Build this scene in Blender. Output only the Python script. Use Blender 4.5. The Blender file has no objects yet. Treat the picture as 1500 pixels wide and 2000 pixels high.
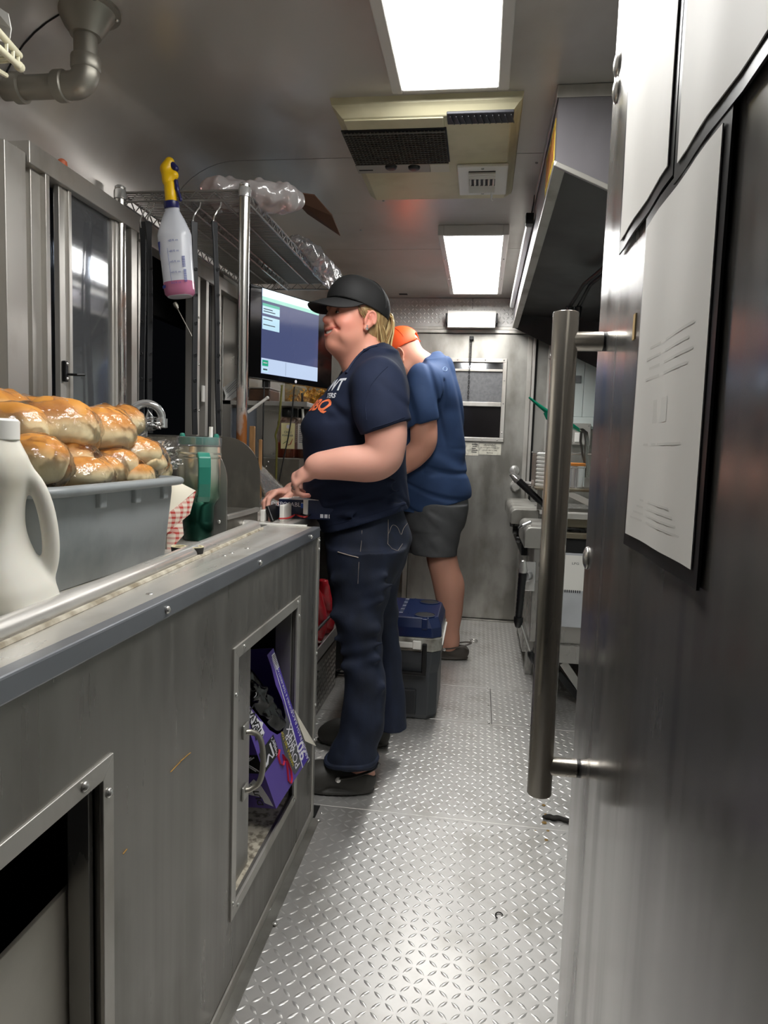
import bpy, bmesh, math, random
import numpy as np
from mathutils import Vector, Matrix
S = bpy.context.scene
COL = S.collection
random.seed(4)
rng = np.random.default_rng(4)
# ------------------------------------------------------------------ camera
FPX, CAMH = 1340.0, 1.14
_f = np.array([190, 120, FPX]); _f /= np.linalg.norm(_f)
_v = -FPX*FPX/126.3
_u = -np.array([.033*_v, _v, FPX]); _u -= _u.dot(_f)*_f; _u /= np.linalg.norm(_u)
_r = np.cross(_f, _u)
if _r[0] < 0: _r = -_r
MW = np.stack([_r, _f, _u], 0)            # rows: world axes seen from the camera
cam = bpy.data.cameras.new('camera'); camo = bpy.data.objects.new('camera', cam); COL.objects.link(camo)
cam.sensor_fit = 'AUTO'; cam.sensor_width = 36; cam.lens = 36*FPX/2000
cam.clip_start = .02; cam.clip_end = 60
R_, U_, F_ = MW[:, 0], MW[:, 1], MW[:, 2]
camo.matrix_world = Matrix(((R_[0], U_[0], -F_[0], 0), (R_[1], U_[1], -F_[1], 0), (R_[2], U_[2], -F_[2], CAMH), (0, 0, 0, 1)))
S.camera = camo
cam.dof.use_dof = False
# ------------------------------------------------------------------ world: a dark night outside
w = bpy.data.worlds.new('night'); S.world = w; w.use_nodes = True
w.node_tree.nodes['Background'].inputs[0].default_value = (.02, .022, .028, 1)
w.node_tree.nodes['Background'].inputs[1].default_value = .04
S.view_settings.view_transform = 'Standard'; S.view_settings.look = 'None'
S.view_settings.gamma = 1; S.view_settings.use_curve_mapping = False
S.view_settings.exposure = .95
METALLIC = .72
PANEL = 13.0        # emission of the two ceiling panels
try: S.cycles.max_bounces = 10; S.cycles.sample_clamp_indirect = 6
except Exception: pass

def at(px, py, x=None, y=None, z=None):
    d = MW @ np.array([px-750, 1000-py, FPX]); o = np.array([0, 0, CAMH])
    t = (x-o[0])/d[0] if x is not None else (y-o[1])/d[1] if y is not None else (z-o[2])/d[2]
    return o+t*d
V = lambda *a: np.array(a, float)
def lin(h):
    if isinstance(h, str):
        c = [int(h[i:i+2], 16)/255 for i in (0, 2, 4)]
        return tuple([x/12.92 if x <= .04045 else ((x+.055)/1.055)**2.4 for x in c])
    return tuple(h)
# ------------------------------------------------------------------ materials
MATS = {}
def nodes(name):
    m = bpy.data.materials.new(name); m.use_nodes = True
    nt = m.node_tree; b = nt.nodes['Principled BSDF']; MATS[name] = m
    return m, nt, b
def tex(nt, kind, scale=5, stretch=(1, 1, 1), detail=3, coord='Object'):
    tc = nt.nodes.new('ShaderNodeTexCoord'); mp = nt.nodes.new('ShaderNodeMapping')
    mp.inputs['Scale'].default_value = stretch
    n = nt.nodes.new(kind); n.inputs['Scale'].default_value = scale
    if 'Detail' in n.inputs: n.inputs['Detail'].default_value = detail
    nt.links.new(tc.outputs[coord], mp.inputs[0]); nt.links.new(mp.outputs[0], n.inputs['Vector'])
    return n
def rng_(nt, src, a, b, lo=.3, hi=.7):
    r = nt.nodes.new('ShaderNodeMapRange')
    r.inputs[1].default_value = lo; r.inputs[2].default_value = hi; r.inputs[3].default_value = a; r.inputs[4].default_value = b
    nt.links.new(src, r.inputs[0]); return r.outputs[0]
def mixc(nt, fac, a, b):
    m = nt.nodes.new('ShaderNodeMix'); m.data_type = 'RGBA'
    for s, v in ((6, a), (7, b)):
        if hasattr(v, 'default_value') or hasattr(v, 'links'): nt.links.new(v, m.inputs[s])
        else: m.inputs[s].default_value = (*v, 1)
    if hasattr(fac, 'links'): nt.links.new(fac, m.inputs[0])
    else: m.inputs[0].default_value = fac
    return m.outputs[2]
def bump(nt, b, src, strength, dist=.002):
    n = nt.nodes.new('ShaderNodeBump'); n.inputs['Strength'].default_value = strength; n.inputs['Distance'].default_value = dist
    nt.links.new(src, n.inputs['Height']); nt.links.new(n.outputs[0], b.inputs['Normal'])
def metal(name, col, rough=.35, streak=None, dirt=None, dirtcol='3a342c', var=.12, dirtscale=3, bmp=0, lo=.5, hi=.75, met=None):
    m, nt, b = nodes(name); c = lin(col)
    b.inputs['Metallic'].default_value = METALLIC if met is None else met; b.inputs['Base Color'].default_value = (*c, 1)
    n = tex(nt, 'ShaderNodeTexNoise', 2.2, detail=5)
    rr = rng_(nt, n.outputs['Fac'], rough-var, rough+var)
    if streak:
        s = tex(nt, 'ShaderNodeTexNoise', 6, streak, 4)
        add = nt.nodes.new('ShaderNodeMath'); add.operation = 'ADD'
        nt.links.new(rr, add.inputs[0]); nt.links.new(rng_(nt, s.outputs['Fac'], -.09, .09), add.inputs[1]); rr = add.outputs[0]
        bump(nt, b, s.outputs['Fac'], .06, .001)
    elif bmp:
        s = tex(nt, 'ShaderNodeTexNoise', 9, detail=3); bump(nt, b, s.outputs['Fac'], bmp, .004)
    nt.links.new(rr, b.inputs['Roughness'])
    if dirt:
        d = tex(nt, 'ShaderNodeTexNoise', dirtscale, (1, 1, .5), 7)
        fac = rng_(nt, d.outputs['Fac'], 0, dirt, lo, hi)
        nt.links.new(mixc(nt, fac, c, lin(dirtcol)), b.inputs['Base Color'])
    return m
def plain(name, col, rough=.5, metallic=0, spec=.5, noise=0, scale=8, col2=None, bmp=0, bscale=60, sss=0, stretch=(1, 1, 1), coat=0, lo=.35, hi=.65, detail=4):
    m, nt, b = nodes(name); c = lin(col)
    b.inputs['Base Color'].default_value = (*c, 1); b.inputs['Roughness'].default_value = rough; b.inputs['Metallic'].default_value = metallic
    b.inputs['Specular IOR Level'].default_value = spec
    if coat: b.inputs['Coat Weight'].default_value = coat; b.inputs['Coat Roughness'].default_value = .08
    if noise or col2:
        n = tex(nt, 'ShaderNodeTexNoise', scale, stretch, detail)
        c2 = lin(col2) if col2 else tuple(x*(1-noise) for x in c)
        nt.links.new(mixc(nt, rng_(nt, n.outputs['Fac'], 0, 1, lo, hi), c, c2), b.inputs['Base Color'])
    if bmp:
        n = tex(nt, 'ShaderNodeTexNoise', bscale, detail=4); bump(nt, b, n.outputs['Fac'], bmp, .002)
    if sss:
        b.inputs['Subsurface Weight'].default_value = sss; b.inputs['Subsurface Radius'].default_value = (.012, .005, .003); b.inputs['Subsurface Scale'].default_value = 1
    return m
def emit(name, col, strength):
    m, nt, b = nodes(name)
    b.inputs['Base Color'].default_value = (.02, .02, .02, 1)
    b.inputs['Emission Color'].default_value = (*lin(col), 1); b.inputs['Emission Strength'].default_value = strength
    b.inputs['Roughness'].default_value = .12
    return m
def clear(name, tint=(1, 1, 1), rough=.05, alpha=.12, bmp=0, bscale=30, white=0, spec=.6, bdist=.01):
    """thin clear sheet: mostly see-through, glossy by angle"""
    m = bpy.data.materials.new(name); m.use_nodes = True; nt = m.node_tree; MATS[name] = m
    nt.nodes.remove(nt.nodes['Principled BSDF'])
    out = nt.nodes['Material Output']
    tr = nt.nodes.new('ShaderNodeBsdfTransparent'); tr.inputs[0].default_value = (*tint, 1)
    gl = nt.nodes.new('ShaderNodeBsdfGlossy'); gl.inputs['Roughness'].default_value = rough
    fr = nt.nodes.new('ShaderNodeLayerWeight'); fr.inputs[0].default_value = .25
    mr = nt.nodes.new('ShaderNodeMapRange'); mr.inputs[3].default_value = alpha; mr.inputs[4].default_value = min(1, alpha+spec)
    nt.links.new(fr.outputs['Fresnel'], mr.inputs[0])
    mx = nt.nodes.new('ShaderNodeMixShader'); nt.links.new(mr.outputs[0], mx.inputs[0])
    nt.links.new(tr.outputs[0], mx.inputs[1]); nt.links.new(gl.outputs[0], mx.inputs[2])
    res = mx.outputs[0]
    if white:
        df = nt.nodes.new('ShaderNodeBsdfDiffuse'); df.inputs[0].default_value = (.8, .8, .8, 1)
        m2 = nt.nodes.new('ShaderNodeMixShader'); m2.inputs[0].default_value = white
        nt.links.new(res, m2.inputs[1]); nt.links.new(df.outputs[0], m2.inputs[2]); res = m2.outputs[0]
    if bmp:
        n = tex(nt, 'ShaderNodeTexNoise', bscale, detail=4)
        bn = nt.nodes.new('ShaderNodeBump'); bn.inputs['Strength'].default_value = bmp; bn.inputs['Distance'].default_value = bdist
        nt.links.new(n.outputs['Fac'], bn.inputs['Height'])
        nt.links.new(bn.outputs[0], gl.inputs['Normal']); nt.links.new(bn.outputs[0], fr.inputs['Normal'])
    nt.links.new(res, out.inputs[0]); return m
def attr_mat(name, rough=.5, spec=.4, bmp=0, bscale=200, sss=0, mul=None):
    m, nt, b = nodes(name)
    a = nt.nodes.new('ShaderNodeAttribute'); a.attribute_name = 'Col'
    nt.links.new(a.outputs['Color'], b.inputs['Base Color'])
    b.inputs['Roughness'].default_value = rough; b.inputs['Specular IOR Level'].default_value = spec
    if sss:
        b.inputs['Subsurface Weight'].default_value = sss; b.inputs['Subsurface Radius'].default_value = (.010, .004, .002); b.inputs['Subsurface Scale'].default_value = 1
    if bmp:
        n = tex(nt, 'ShaderNodeTexNoise', bscale, detail=3); bump(nt, b, n.outputs['Fac'], bmp, .001)
    return m

steel = metal('brushed_steel', 'c0beb9', .34, streak=(1, .05, 1), dirt=.5, dirtcol='6e6a62', dirtscale=4)
steelv = metal('brushed_steel_vertical', 'a3a19d', .3, streak=(3, 3, .12), dirt=.35, dirtcol='75726c', dirtscale=4)
steeld = metal('door_steel', '8f8d8b', .23, streak=(3, 3, .1), dirt=.45, dirtcol='6a6560', var=.07, dirtscale=3)
cabm = metal('cabinet_steel', '908d88', .36, streak=(1, 6, .2), dirt=.6, dirtcol='5b564e', dirtscale=5)
topm = metal('counter_steel', 'cfccc5', .3, streak=(4, .05, 1), dirt=.5, dirtcol='9c9482', dirtscale=9, met=.6)
rimm = metal('rim_steel', 'd6d3ce', .28, streak=(3, .05, 1), dirt=.4, dirtcol='a8a090', dirtscale=7, met=.6)
alum = metal('mill_aluminium', 'bdbab4', .42, dirt=.6, dirtcol='7a705f', dirtscale=7)
alumd = metal('old_aluminium', 'a9a7a1', .42, dirt=.85, dirtcol='74716a', dirtscale=5, bmp=.14, lo=.44, hi=.64, met=.82)
ceilm = metal('ceiling_sheet', 'c6c2bd', .33, dirt=.5, dirtcol='8d8378', dirtscale=2, bmp=.02, var=.05, met=.55)
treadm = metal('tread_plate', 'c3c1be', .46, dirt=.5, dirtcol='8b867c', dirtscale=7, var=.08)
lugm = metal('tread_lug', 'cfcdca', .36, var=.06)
treadd = metal('tread_plate_shaded', '807e7a', .38, dirt=.5, dirtcol='55524d', dirtscale=7, met=.95)  # wheel box copy of tread plate, its dark reflections put into the base colour
lugd = metal('tread_lug_lit', 'e4e2df', .3, var=.05, met=.8)  # wheel box lugs, paler base paints in their bright glints
chrome = metal('chrome', 'd8d8d8', .1, var=.05)
pipem = metal('cast_pipe', 'a39f95', .38, bmp=.2, met=.75)
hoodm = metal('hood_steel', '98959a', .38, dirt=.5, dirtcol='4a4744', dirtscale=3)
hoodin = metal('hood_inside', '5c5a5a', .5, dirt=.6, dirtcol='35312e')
greasy = metal('greasy_steel', '7d7565', .45, dirt=.8, dirtcol='5a3d1e', dirtscale=11)
screwm = metal('screw_steel', 'c8c6c2', .22)
black = plain('black_plastic', '0d0d0e', .38)
blackm = plain('black_paint', '141416', .5)
rubber = plain('black_rubber', '17181b', .55, bmp=.2, bscale=40)
white = plain('white_plastic', 'e8e6e0', .4)
beige = plain('beige_plastic', 'cdc6a6', .45, noise=.3, scale=5, bmp=.1, bscale=120, col2='a79d78', lo=.45, hi=.8)
paper = plain('paper', 'e9e7e2', .8, noise=.08, scale=14)
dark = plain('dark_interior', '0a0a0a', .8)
glass = clear('window_glass', (.62, .65, .70), .06, .14, spec=.75, white=.055)  # white share paints dirt haze and the reflected room's paleness into the panes
frost = plain('wire_glass', '6f7072', .35, noise=.25, scale=60)
lightm = emit('light_diffuser', 'fffefb', PANEL)
# ------------------------------------------------------------------ objects
ORI = {}
def tag(o, label=None, cat=None, group=None, kind=None):
    for k, v in (('label', label), ('category', cat), ('group', group), ('kind', kind)):
        if v: o[k] = v
    return o
def thing(name, label, cat, loc, group=None, kind=None):
    o = bpy.data.objects.new(name, None); COL.objects.link(o); o.empty_display_size = .05
    o.location = tuple(float(a) for a in loc); ORI[o.name] = np.array(loc, float)
    return tag(o, label, cat, group, kind)
def link(name, me, parent=None, loc=None, mat=None):
    o = bpy.data.objects.new(name, me); COL.objects.link(o)
    if mat is not None and not me.materials: me.materials.append(mat)
    if parent is not None: o.parent = parent; ORI[o.name] = ORI[parent.name]
    if loc is not None: o.location = tuple(float(a) for a in loc)
    return o
def piece(name, me, parent, wloc, rot=None):
    """copy of a small shared mesh at a world position under a parent"""
    o = bpy.data.objects.new(name, me); COL.objects.link(o)
    if parent is not None:
        o.parent = parent; o.location = tuple(np.array(wloc)-ORI[parent.name]); ORI[o.name] = ORI[parent.name]
    else: o.location = tuple(wloc)
    if rot is not None: o.rotation_euler = rot
    return o
def np_mesh(name, v, f, smooth=True):
    """v (n,3), f (m,k) with k 3 or 4, -> mesh"""
    me = bpy.data.meshes.new(name); v = np.asarray(v, np.float32); f = np.asarray(f, np.int32); k = f.shape[1]
    me.vertices.add(len(v)); me.vertices.foreach_set('co', v.ravel())
    me.loops.add(f.size); me.loops.foreach_set('vertex_index', f.ravel())
    me.polygons.add(len(f)); me.polygons.foreach_set('loop_start', np.arange(0, f.size, k, dtype=np.int32))
    me.polygons.foreach_set('loop_total', np.full(len(f), k, np.int32))
    me.update(calc_edges=True); me.validate()
    if smooth: me.polygons.foreach_set('use_smooth', np.ones(len(me.polygons), bool))
    return me
def unit(a): a = np.asarray(a, float); return a/(np.linalg.norm(a)+1e-12)
def frame(d):
    d = unit(d); a = V(0, 0, 1) if abs(d[2]) < .9 else V(1, 0, 0)
    x = unit(np.cross(a, d)); return x, np.cross(d, x), d
class MB:
    def __init__(s): s.v = []; s.f = []
    def add(s, v, f):
        n = len(s.v); s.v += [tuple(map(float, p)) for p in v]; s.f += [tuple(i+n for i in q) for q in f]; return s
    def box(s, x0, x1, y0, y1, z0, z1):
        return s.add([(x, y, z) for x in (x0, x1) for y in (y0, y1) for z in (z0, z1)],
                     [(0, 1, 3, 2), (4, 6, 7, 5), (0, 4, 5, 1), (2, 3, 7, 6), (0, 2, 6, 4), (1, 5, 7, 3)])
    def obox(s, c, ax, ay, az):
        """oriented box: centre and three half-axes"""
        c, ax, ay, az = map(lambda q: np.array(q, float), (c, ax, ay, az))
        return s.add([c+i*ax+j*ay+k*az for i in (-1, 1) for j in (-1, 1) for k in (-1, 1)],
                     [(0, 1, 3, 2), (4, 6, 7, 5), (0, 4, 5, 1), (2, 3, 7, 6), (0, 2, 6, 4), (1, 5, 7, 3)])
    def bar(s, a, b, w, h, up=(0, 0, 1)):
        a, b = np.array(a, float), np.array(b, float); d = unit(b-a); x = unit(np.cross(d, up)); u = np.cross(x, d)
        return s.obox((a+b)/2, (b-a)/2, x*w/2, u*h/2)
    def cyl(s, a, b, r, r2=None, n=16, cap=True):
        a, b = np.array(a, float), np.array(b, float); r2 = r if r2 is None else r2; x, y, d = frame(b-a)
        v = []
        for c, q in ((a, r), (b, r2)):
            v += [c+q*(math.cos(t)*x+math.sin(t)*y) for t in np.arange(n)*2*math.pi/n]
        f = [(i, (i+1) % n, n+(i+1) % n, n+i) for i in range(n)]
        if cap: f += [tuple(range(n-1, -1, -1)), tuple(range(n, 2*n))]
        return s.add(v, f)
    def tube(s, pts, r, n=8, closed=False, flat=1.0):
        P = [np.array(p, float) for p in pts]; m = len(P); R = r if hasattr(r, '__len__') else [r]*m
        v = []; x = None
        for i, p in enumerate(P):
            t = unit((P[(i+1) % m] if closed or i < m-1 else p)-(P[i-1] if closed or i > 0 else p))
            if x is None: x, y, _ = frame(t)
            else: x = unit(x-x.dot(t)*t); y = np.cross(t, x)
            v += [p+R[i]*(math.cos(a)*x+flat*math.sin(a)*y) for a in np.arange(n)*2*math.pi/n]
        f = []
        for i in range(m if closed else m-1):
            j = (i+1) % m
            f += [(i*n+k, i*n+(k+1) % n, j*n+(k+1) % n, j*n+k) for k in range(n)]
        if not closed: f += [tuple(range(n-1, -1, -1)), tuple(range((m-1)*n, m*n))]
        return s.add(v, f)
    def lathe(s, prof, c=(0, 0, 0), n=24, axis=None, cap=True):
        c = np.array(c, float); x, y, d = (V(1, 0, 0), V(0, 1, 0), V(0, 0, 1)) if axis is None else frame(axis)
        v = []; m = len(prof)
        for r, z in prof: v += [c+d*z+r*(math.cos(t)*x+math.sin(t)*y) for t in np.arange(n)*2*math.pi/n]
        f = [(i*n+k, i*n+(k+1) % n, (i+1)*n+(k+1) % n, (i+1)*n+k) for i in range(m-1) for k in range(n)]
        if cap: f += [tuple(range(n-1, -1, -1)), tuple(range((m-1)*n, m*n))]
        return s.add(v, f)
    def prism(s, poly, axis, lo, hi):
        """polygon in the two other axes (cyclic order kept) swept along axis 0/1/2"""
        def mk(p, h): q = list(p); q.insert(axis, h); return q
        n = len(poly); v = [mk(p, lo) for p in poly]+[mk(p, hi) for p in poly]
        return s.add(v, [(i, (i+1) % n, n+(i+1) % n, n+i) for i in range(n)]+[tuple(range(n-1, -1, -1)), tuple(range(n, 2*n))])
    def quad(s, a, b, c, d): return s.add([a, b, c, d], [(0, 1, 2, 3)])
    def sheet(s, P, thick=0, closed=False):
        """P: (m,n,3) grid of points"""
        P = np.asarray(P, float); m, n, _ = P.shape
        if thick:
            du = np.gradient(P, axis=0); dv = np.gradient(P, axis=1); N = np.cross(du, dv); N /= np.linalg.norm(N, axis=2, keepdims=True)+1e-12
            Q = P-N*thick; k = m*n
            f = [(i*n+j, (i+1)*n+j, (i+1)*n+j+1, i*n+j+1) for i in range(m-1) for j in range(n-1)]
            f += [(k+i*n+j, k+i*n+j+1, k+(i+1)*n+j+1, k+(i+1)*n+j) for i in range(m-1) for j in range(n-1)]
            for i in range(m-1):
                for j in (0, n-1): f.append((i*n+j, (i+1)*n+j, k+(i+1)*n+j, k+i*n+j))
            for j in range(n-1):
                for i in (0, m-1): f.append((i*n+j, i*n+j+1, k+i*n+j+1, k+i*n+j))
            return s.add(list(P.reshape(-1, 3))+list(Q.reshape(-1, 3)), f)
        return s.add(list(P.reshape(-1, 3)), [(i*n+j, (i+1)*n+j, (i+1)*n+j+1, i*n+j+1) for i in range(m-1) for j in range(n-1)])
    def mesh(s, name, smooth=False, origin=None):
        me = bpy.data.meshes.new(name); o = V(0, 0, 0) if origin is None else np.array(origin, float)
        me.from_pydata([tuple(np.array(p)-o) for p in s.v], [], s.f); me.update()
        bm = bmesh.new(); bm.from_mesh(me); bmesh.ops.recalc_face_normals(bm, faces=bm.faces); bm.to_mesh(me); bm.free()
        if smooth: me.polygons.foreach_set('use_smooth', np.ones(len(me.polygons), bool))
        return me
    def build(s, name, mat, parent=None, smooth=False, bevel=0, seg=2, solid=0, sub=0):
        if parent is not None: org = ORI[parent.name]
        else:
            a = np.array(s.v); org = V((a[:, 0].min()+a[:, 0].max())/2, (a[:, 1].min()+a[:, 1].max())/2, a[:, 2].min())
        me = s.mesh(name, smooth, org); me.materials.append(mat)
        o = bpy.data.objects.new(name, me); COL.objects.link(o)
        if parent is not None: o.parent = parent
        else: o.location = tuple(org)
        ORI[o.name] = org
        if solid:
            m = o.modifiers.new('solid', 'SOLIDIFY'); m.thickness = solid; m.offset = 0
        if bevel:
            m = o.modifiers.new('bevel', 'BEVEL'); m.width = bevel; m.segments = seg; m.limit_method = 'ANGLE'; m.angle_limit = .6
            me.polygons.foreach_set('use_smooth', np.ones(len(me.polygons), bool)) if smooth else None
        if sub:
            m = o.modifiers.new('sub', 'SUBSURF'); m.levels = sub; m.render_levels = sub
        if smooth and not bevel and not sub:
            try: me.set_sharp_from_angle(angle=.7)
            except Exception: pass
        return o
def box(name, mat, parent, b, bevel=.002, seg=2): return MB().box(*b).build(name, mat, parent, bevel=bevel, seg=seg)
# screws: one shared dome mesh
def dome(r, h, n=8):
    m = MB(); m.lathe([(r, 0), (r*.92, h*.45), (r*.55, h*.85), (r*.1, h)], n=n); me = m.mesh('screw', True); me.materials.append(screwm); return me
SCREW = dome(.0052, .0035, 10)
RX = {'x': (0, math.pi/2, 0), '-x': (0, -math.pi/2, 0), 'y': (-math.pi/2, 0, 0), '-y': (math.pi/2, 0, 0), 'z': (0, 0, 0), '-z': (math.pi, 0, 0)}
def screws(parent, pts, d, name='screw', me=None):
    for p in pts: piece(name, me or SCREW, parent, p, RX[d])
def text(name, body, mat, parent, origin, xdir, ydir, size, align='CENTER', depth=.0004, squash=1.0, bold=0):
    cu = bpy.data.curves.new(name, 'FONT'); cu.body = body; cu.size = 1; cu.align_x = align; cu.align_y = 'CENTER'
    cu.offset = bold; cu.resolution_u = 2
    t = bpy.data.objects.new('tmp_text', cu); COL.objects.link(t)
    dg = bpy.context.evaluated_depsgraph_get(); me = bpy.data.meshes.new_from_object(t.evaluated_get(dg)); bpy.data.objects.remove(t)
    x = unit(xdir); y = unit(np.array(ydir)-x*np.dot(ydir, x)); n = np.cross(x, y)
    co = np.empty(len(me.vertices)*3, np.float32); me.vertices.foreach_get('co', co); co = co.reshape(-1, 3)
    W = np.array(origin)+np.outer(co[:, 0]*size*squash, x)+np.outer(co[:, 1]*size, y)+n*depth
    if parent is not None: W = W-ORI[parent.name]
    me.vertices.foreach_set('co', W.astype(np.float32).ravel()); me.update(); me.materials.clear(); me.materials.append(mat)
    me.name = name
    o = bpy.data.objects.new(name, me); COL.objects.link(o)
    if parent is not None: o.parent = parent; ORI[o.name] = ORI[parent.name]
    return o
def raised(name, body, mat, parent, origin, xdir, ydir, size, **k): return text(name, body, mat, parent, origin, xdir, ydir, size, **k)
# ------------------------------------------------------------------ implicit surfaces (bodies, clothes, soft things)
class Field:
    def __init__(s, xs, ys, zs):
        s.x, s.y, s.z = [np.asarray(a, np.float32) for a in (xs, ys, zs)]
        s.F = np.full((len(xs), len(ys), len(zs)), .06, np.float32)
    def sl(s, lo, hi):
        o = []
        for a, l, h in zip((s.x, s.y, s.z), lo, hi):
            i = np.searchsorted(a, l); j = np.searchsorted(a, h); o.append(slice(max(i-1, 0), min(j+1, len(a))))
        return tuple(o)
    def blk(s, q): return s.x[q[0]][:, None, None], s.y[q[1]][None, :, None], s.z[q[2]][None, None, :]
    def add(s, prim, k=.01):
        fn, lo, hi = prim; q = s.sl(np.array(lo)-.04, np.array(hi)+.04)
        a = s.F[q]
        if a.size == 0: return s
        b = fn(*s.blk(q)).astype(np.float32); b = np.broadcast_to(b, a.shape)
        h = np.maximum(k-np.abs(a-b), 0)/k if k else 0
        s.F[q] = np.minimum(a, b)-h*h*k*.25; return s
    def cut(s, prim, k=.005):
        fn, lo, hi = prim; q = s.sl(np.array(lo)-.03, np.array(hi)+.03); a = s.F[q]
        if a.size == 0: return s
        b = -fn(*s.blk(q)); h = np.maximum(k-np.abs(a-b), 0)/k if k else 0
        s.F[q] = np.maximum(a, b)+h*h*k*.25; return s
    def keep(s, fn, k=0):
        """intersect with a half-space style function of the whole grid"""
        b = fn(*s.blk((slice(None),)*3)); s.F = np.maximum(s.F, np.broadcast_to(b, s.F.shape)).astype(np.float32); return s
    def disp(s, fn): s.F = (s.F+fn(*s.blk((slice(None),)*3))).astype(np.float32); return s
    def mesh(s, name):
        F = s.F; sg = F < 0
        nx, ny, nz = F.shape
        c = sg[:-1, :-1, :-1].astype(np.int8)
        for i, j, k in [(1, 0, 0), (0, 1, 0), (1, 1, 0), (0, 0, 1), (1, 0, 1), (0, 1, 1), (1, 1, 1)]:
            c = c+sg[i:nx-1+i, j:ny-1+j, k:nz-1+k]
        I, J, K = np.nonzero((c > 0) & (c < 8))
        idx = np.full((nx-1, ny-1, nz-1), -1, np.int32); idx[I, J, K] = np.arange(len(I))
        acc = np.zeros((len(I), 3)); cnt = np.zeros(len(I)); A = (s.x, s.y, s.z)
        for ax in range(3):
            o1, o2 = [a for a in range(3) if a != ax]
            for p in (0, 1):
                for q in (0, 1):
                    b = [I.copy(), J.copy(), K.copy()]; b[o1] = b[o1]+p; b[o2] = b[o2]+q
                    e = [a.copy() for a in b]; e[ax] = e[ax]+1
                    f0 = F[b[0], b[1], b[2]]; f1 = F[e[0], e[1], e[2]]; m = (f0 < 0) != (f1 < 0)
                    t = np.where(m, f0/np.where(m, f0-f1, 1), 0)
                    for a in range(3):
                        x0 = A[a][b[a]]; x1 = A[a][e[a]]; acc[:, a] += np.where(m, x0+(x1-x0)*t, 0)
                    cnt += m
        v = acc/cnt[:, None]; faces = []
        for ax in range(3):
            o1, o2 = [(1, 2), (2, 0), (0, 1)][ax]
            lo = [slice(None)]*3; hi = [slice(None)]*3; lo[ax] = slice(0, -1); hi[ax] = slice(1, None)
            a = sg[tuple(lo)]; b = sg[tuple(hi)]; d = a != b
            E = list(np.nonzero(d)); ok = (E[o1] > 0) & (E[o2] > 0) & (E[o1] < F.shape[o1]-1) & (E[o2] < F.shape[o2]-1)
            inside = a[E[0], E[1], E[2]][ok]; E = [q[ok] for q in E]
            def g(p, q):
                t = [x.copy() for x in E]; t[o1] = t[o1]-p; t[o2] = t[o2]-q; return idx[t[0], t[1], t[2]]
            Q = np.stack([g(1, 1), g(0, 1), g(0, 0), g(1, 0)], 1); Q[~inside] = Q[~inside][:, ::-1]; faces.append(Q)
        return v, np.concatenate(faces)
def ax(lo, hi, *segs):
    """axis samples: segs = (start, step) ascending"""
    out = []; segs = list(segs)
    for i, (a, h) in enumerate(segs):
        b = segs[i+1][0] if i+1 < len(segs) else hi; out.append(np.arange(max(a, lo), b, h))
    return np.concatenate(out)
def cap(a, b, ra, rb=None, flat=None):
    a, b = np.array(a, float), np.array(b, float); rb = ra if rb is None else rb; d = b-a; L2 = d.dot(d)+1e-12; m = max(ra, rb)
    if flat is not None: fd, fs = unit(flat[0]), flat[1]          # squash along fd by fs
    def fn(X, Y, Z):
        px, py, pz = X-a[0], Y-a[1], Z-a[2]
        t = np.clip((px*d[0]+py*d[1]+pz*d[2])/L2, 0, 1)
        qx, qy, qz = px-t*d[0], py-t*d[1], pz-t*d[2]
        r2 = qx*qx+qy*qy+qz*qz
        if flat is not None:
            h = qx*fd[0]+qy*fd[1]+qz*fd[2]; r2 = r2+h*h*(1/fs**2-1)
        return np.sqrt(r2)-(ra+(rb-ra)*t)
    return fn, np.minimum(a, b)-m, np.maximum(a, b)+m
def ell(c, r, R=None):
    c, r = np.array(c, float), np.array(r, float); m = r if R is None else np.full(3, r.max())
    def fn(X, Y, Z):
        p = [X-c[0], Y-c[1], Z-c[2]]
        if R is not None: p = [p[0]*R[0][i]+p[1]*R[1][i]+p[2]*R[2][i] for i in range(3)]
        k0 = np.sqrt((p[0]/r[0])**2+(p[1]/r[1])**2+(p[2]/r[2])**2); k1 = np.sqrt((p[0]/r[0]**2)**2+(p[1]/r[1]**2)**2+(p[2]/r[2]**2)**2)
        return k0*(k0-1)/(k1+1e-6)
    return fn, c-m, c+m
def loft(rows, e=2.0):
    """rows: (z, cx, cy, ax, ay) ascending z, smooth elliptical tower"""
    r = np.array(sorted(rows)); z0, z1 = r[0, 0], r[-1, 0]
    def fn(X, Y, Z):
        zc = np.clip(Z, z0, z1); cx, cy, a, b = [cub(zc, r[:, 0], r[:, i]) for i in (1, 2, 3, 4)]
        u, v_ = np.abs(X-cx)/a, np.abs(Y-cy)/b
        if e == 2: k0 = np.sqrt(u*u+v_*v_); k1 = np.sqrt((u/a)**2+(v_/b)**2)+1e-6; d = k0*(k0-1)/k1
        else: k0 = (u**e+v_**e)**(1/e); d = (k0-1)*np.minimum(a, b)
        dz = np.maximum(np.maximum(z0-Z, Z-z1), -.2)
        return np.maximum(d, dz)
    m = r
    return fn, V((m[:, 1]-m[:, 3]).min(), (m[:, 2]-m[:, 4]).min(), z0), V((m[:, 1]+m[:, 3]).max(), (m[:, 2]+m[:, 4]).max(), z1)
def cub(x, xp, fp):
    """smooth monotone-ish interpolation"""
    m = np.gradient(fp, xp); i = np.clip(np.searchsorted(xp, x)-1, 0, len(xp)-2)
    h = xp[i+1]-xp[i]; t = (x-xp[i])/h
    return (2*t**3-3*t**2+1)*fp[i]+(t**3-2*t**2+t)*h*m[i]+(-2*t**3+3*t**2)*fp[i+1]+(t**3-t**2)*h*m[i+1]
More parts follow.
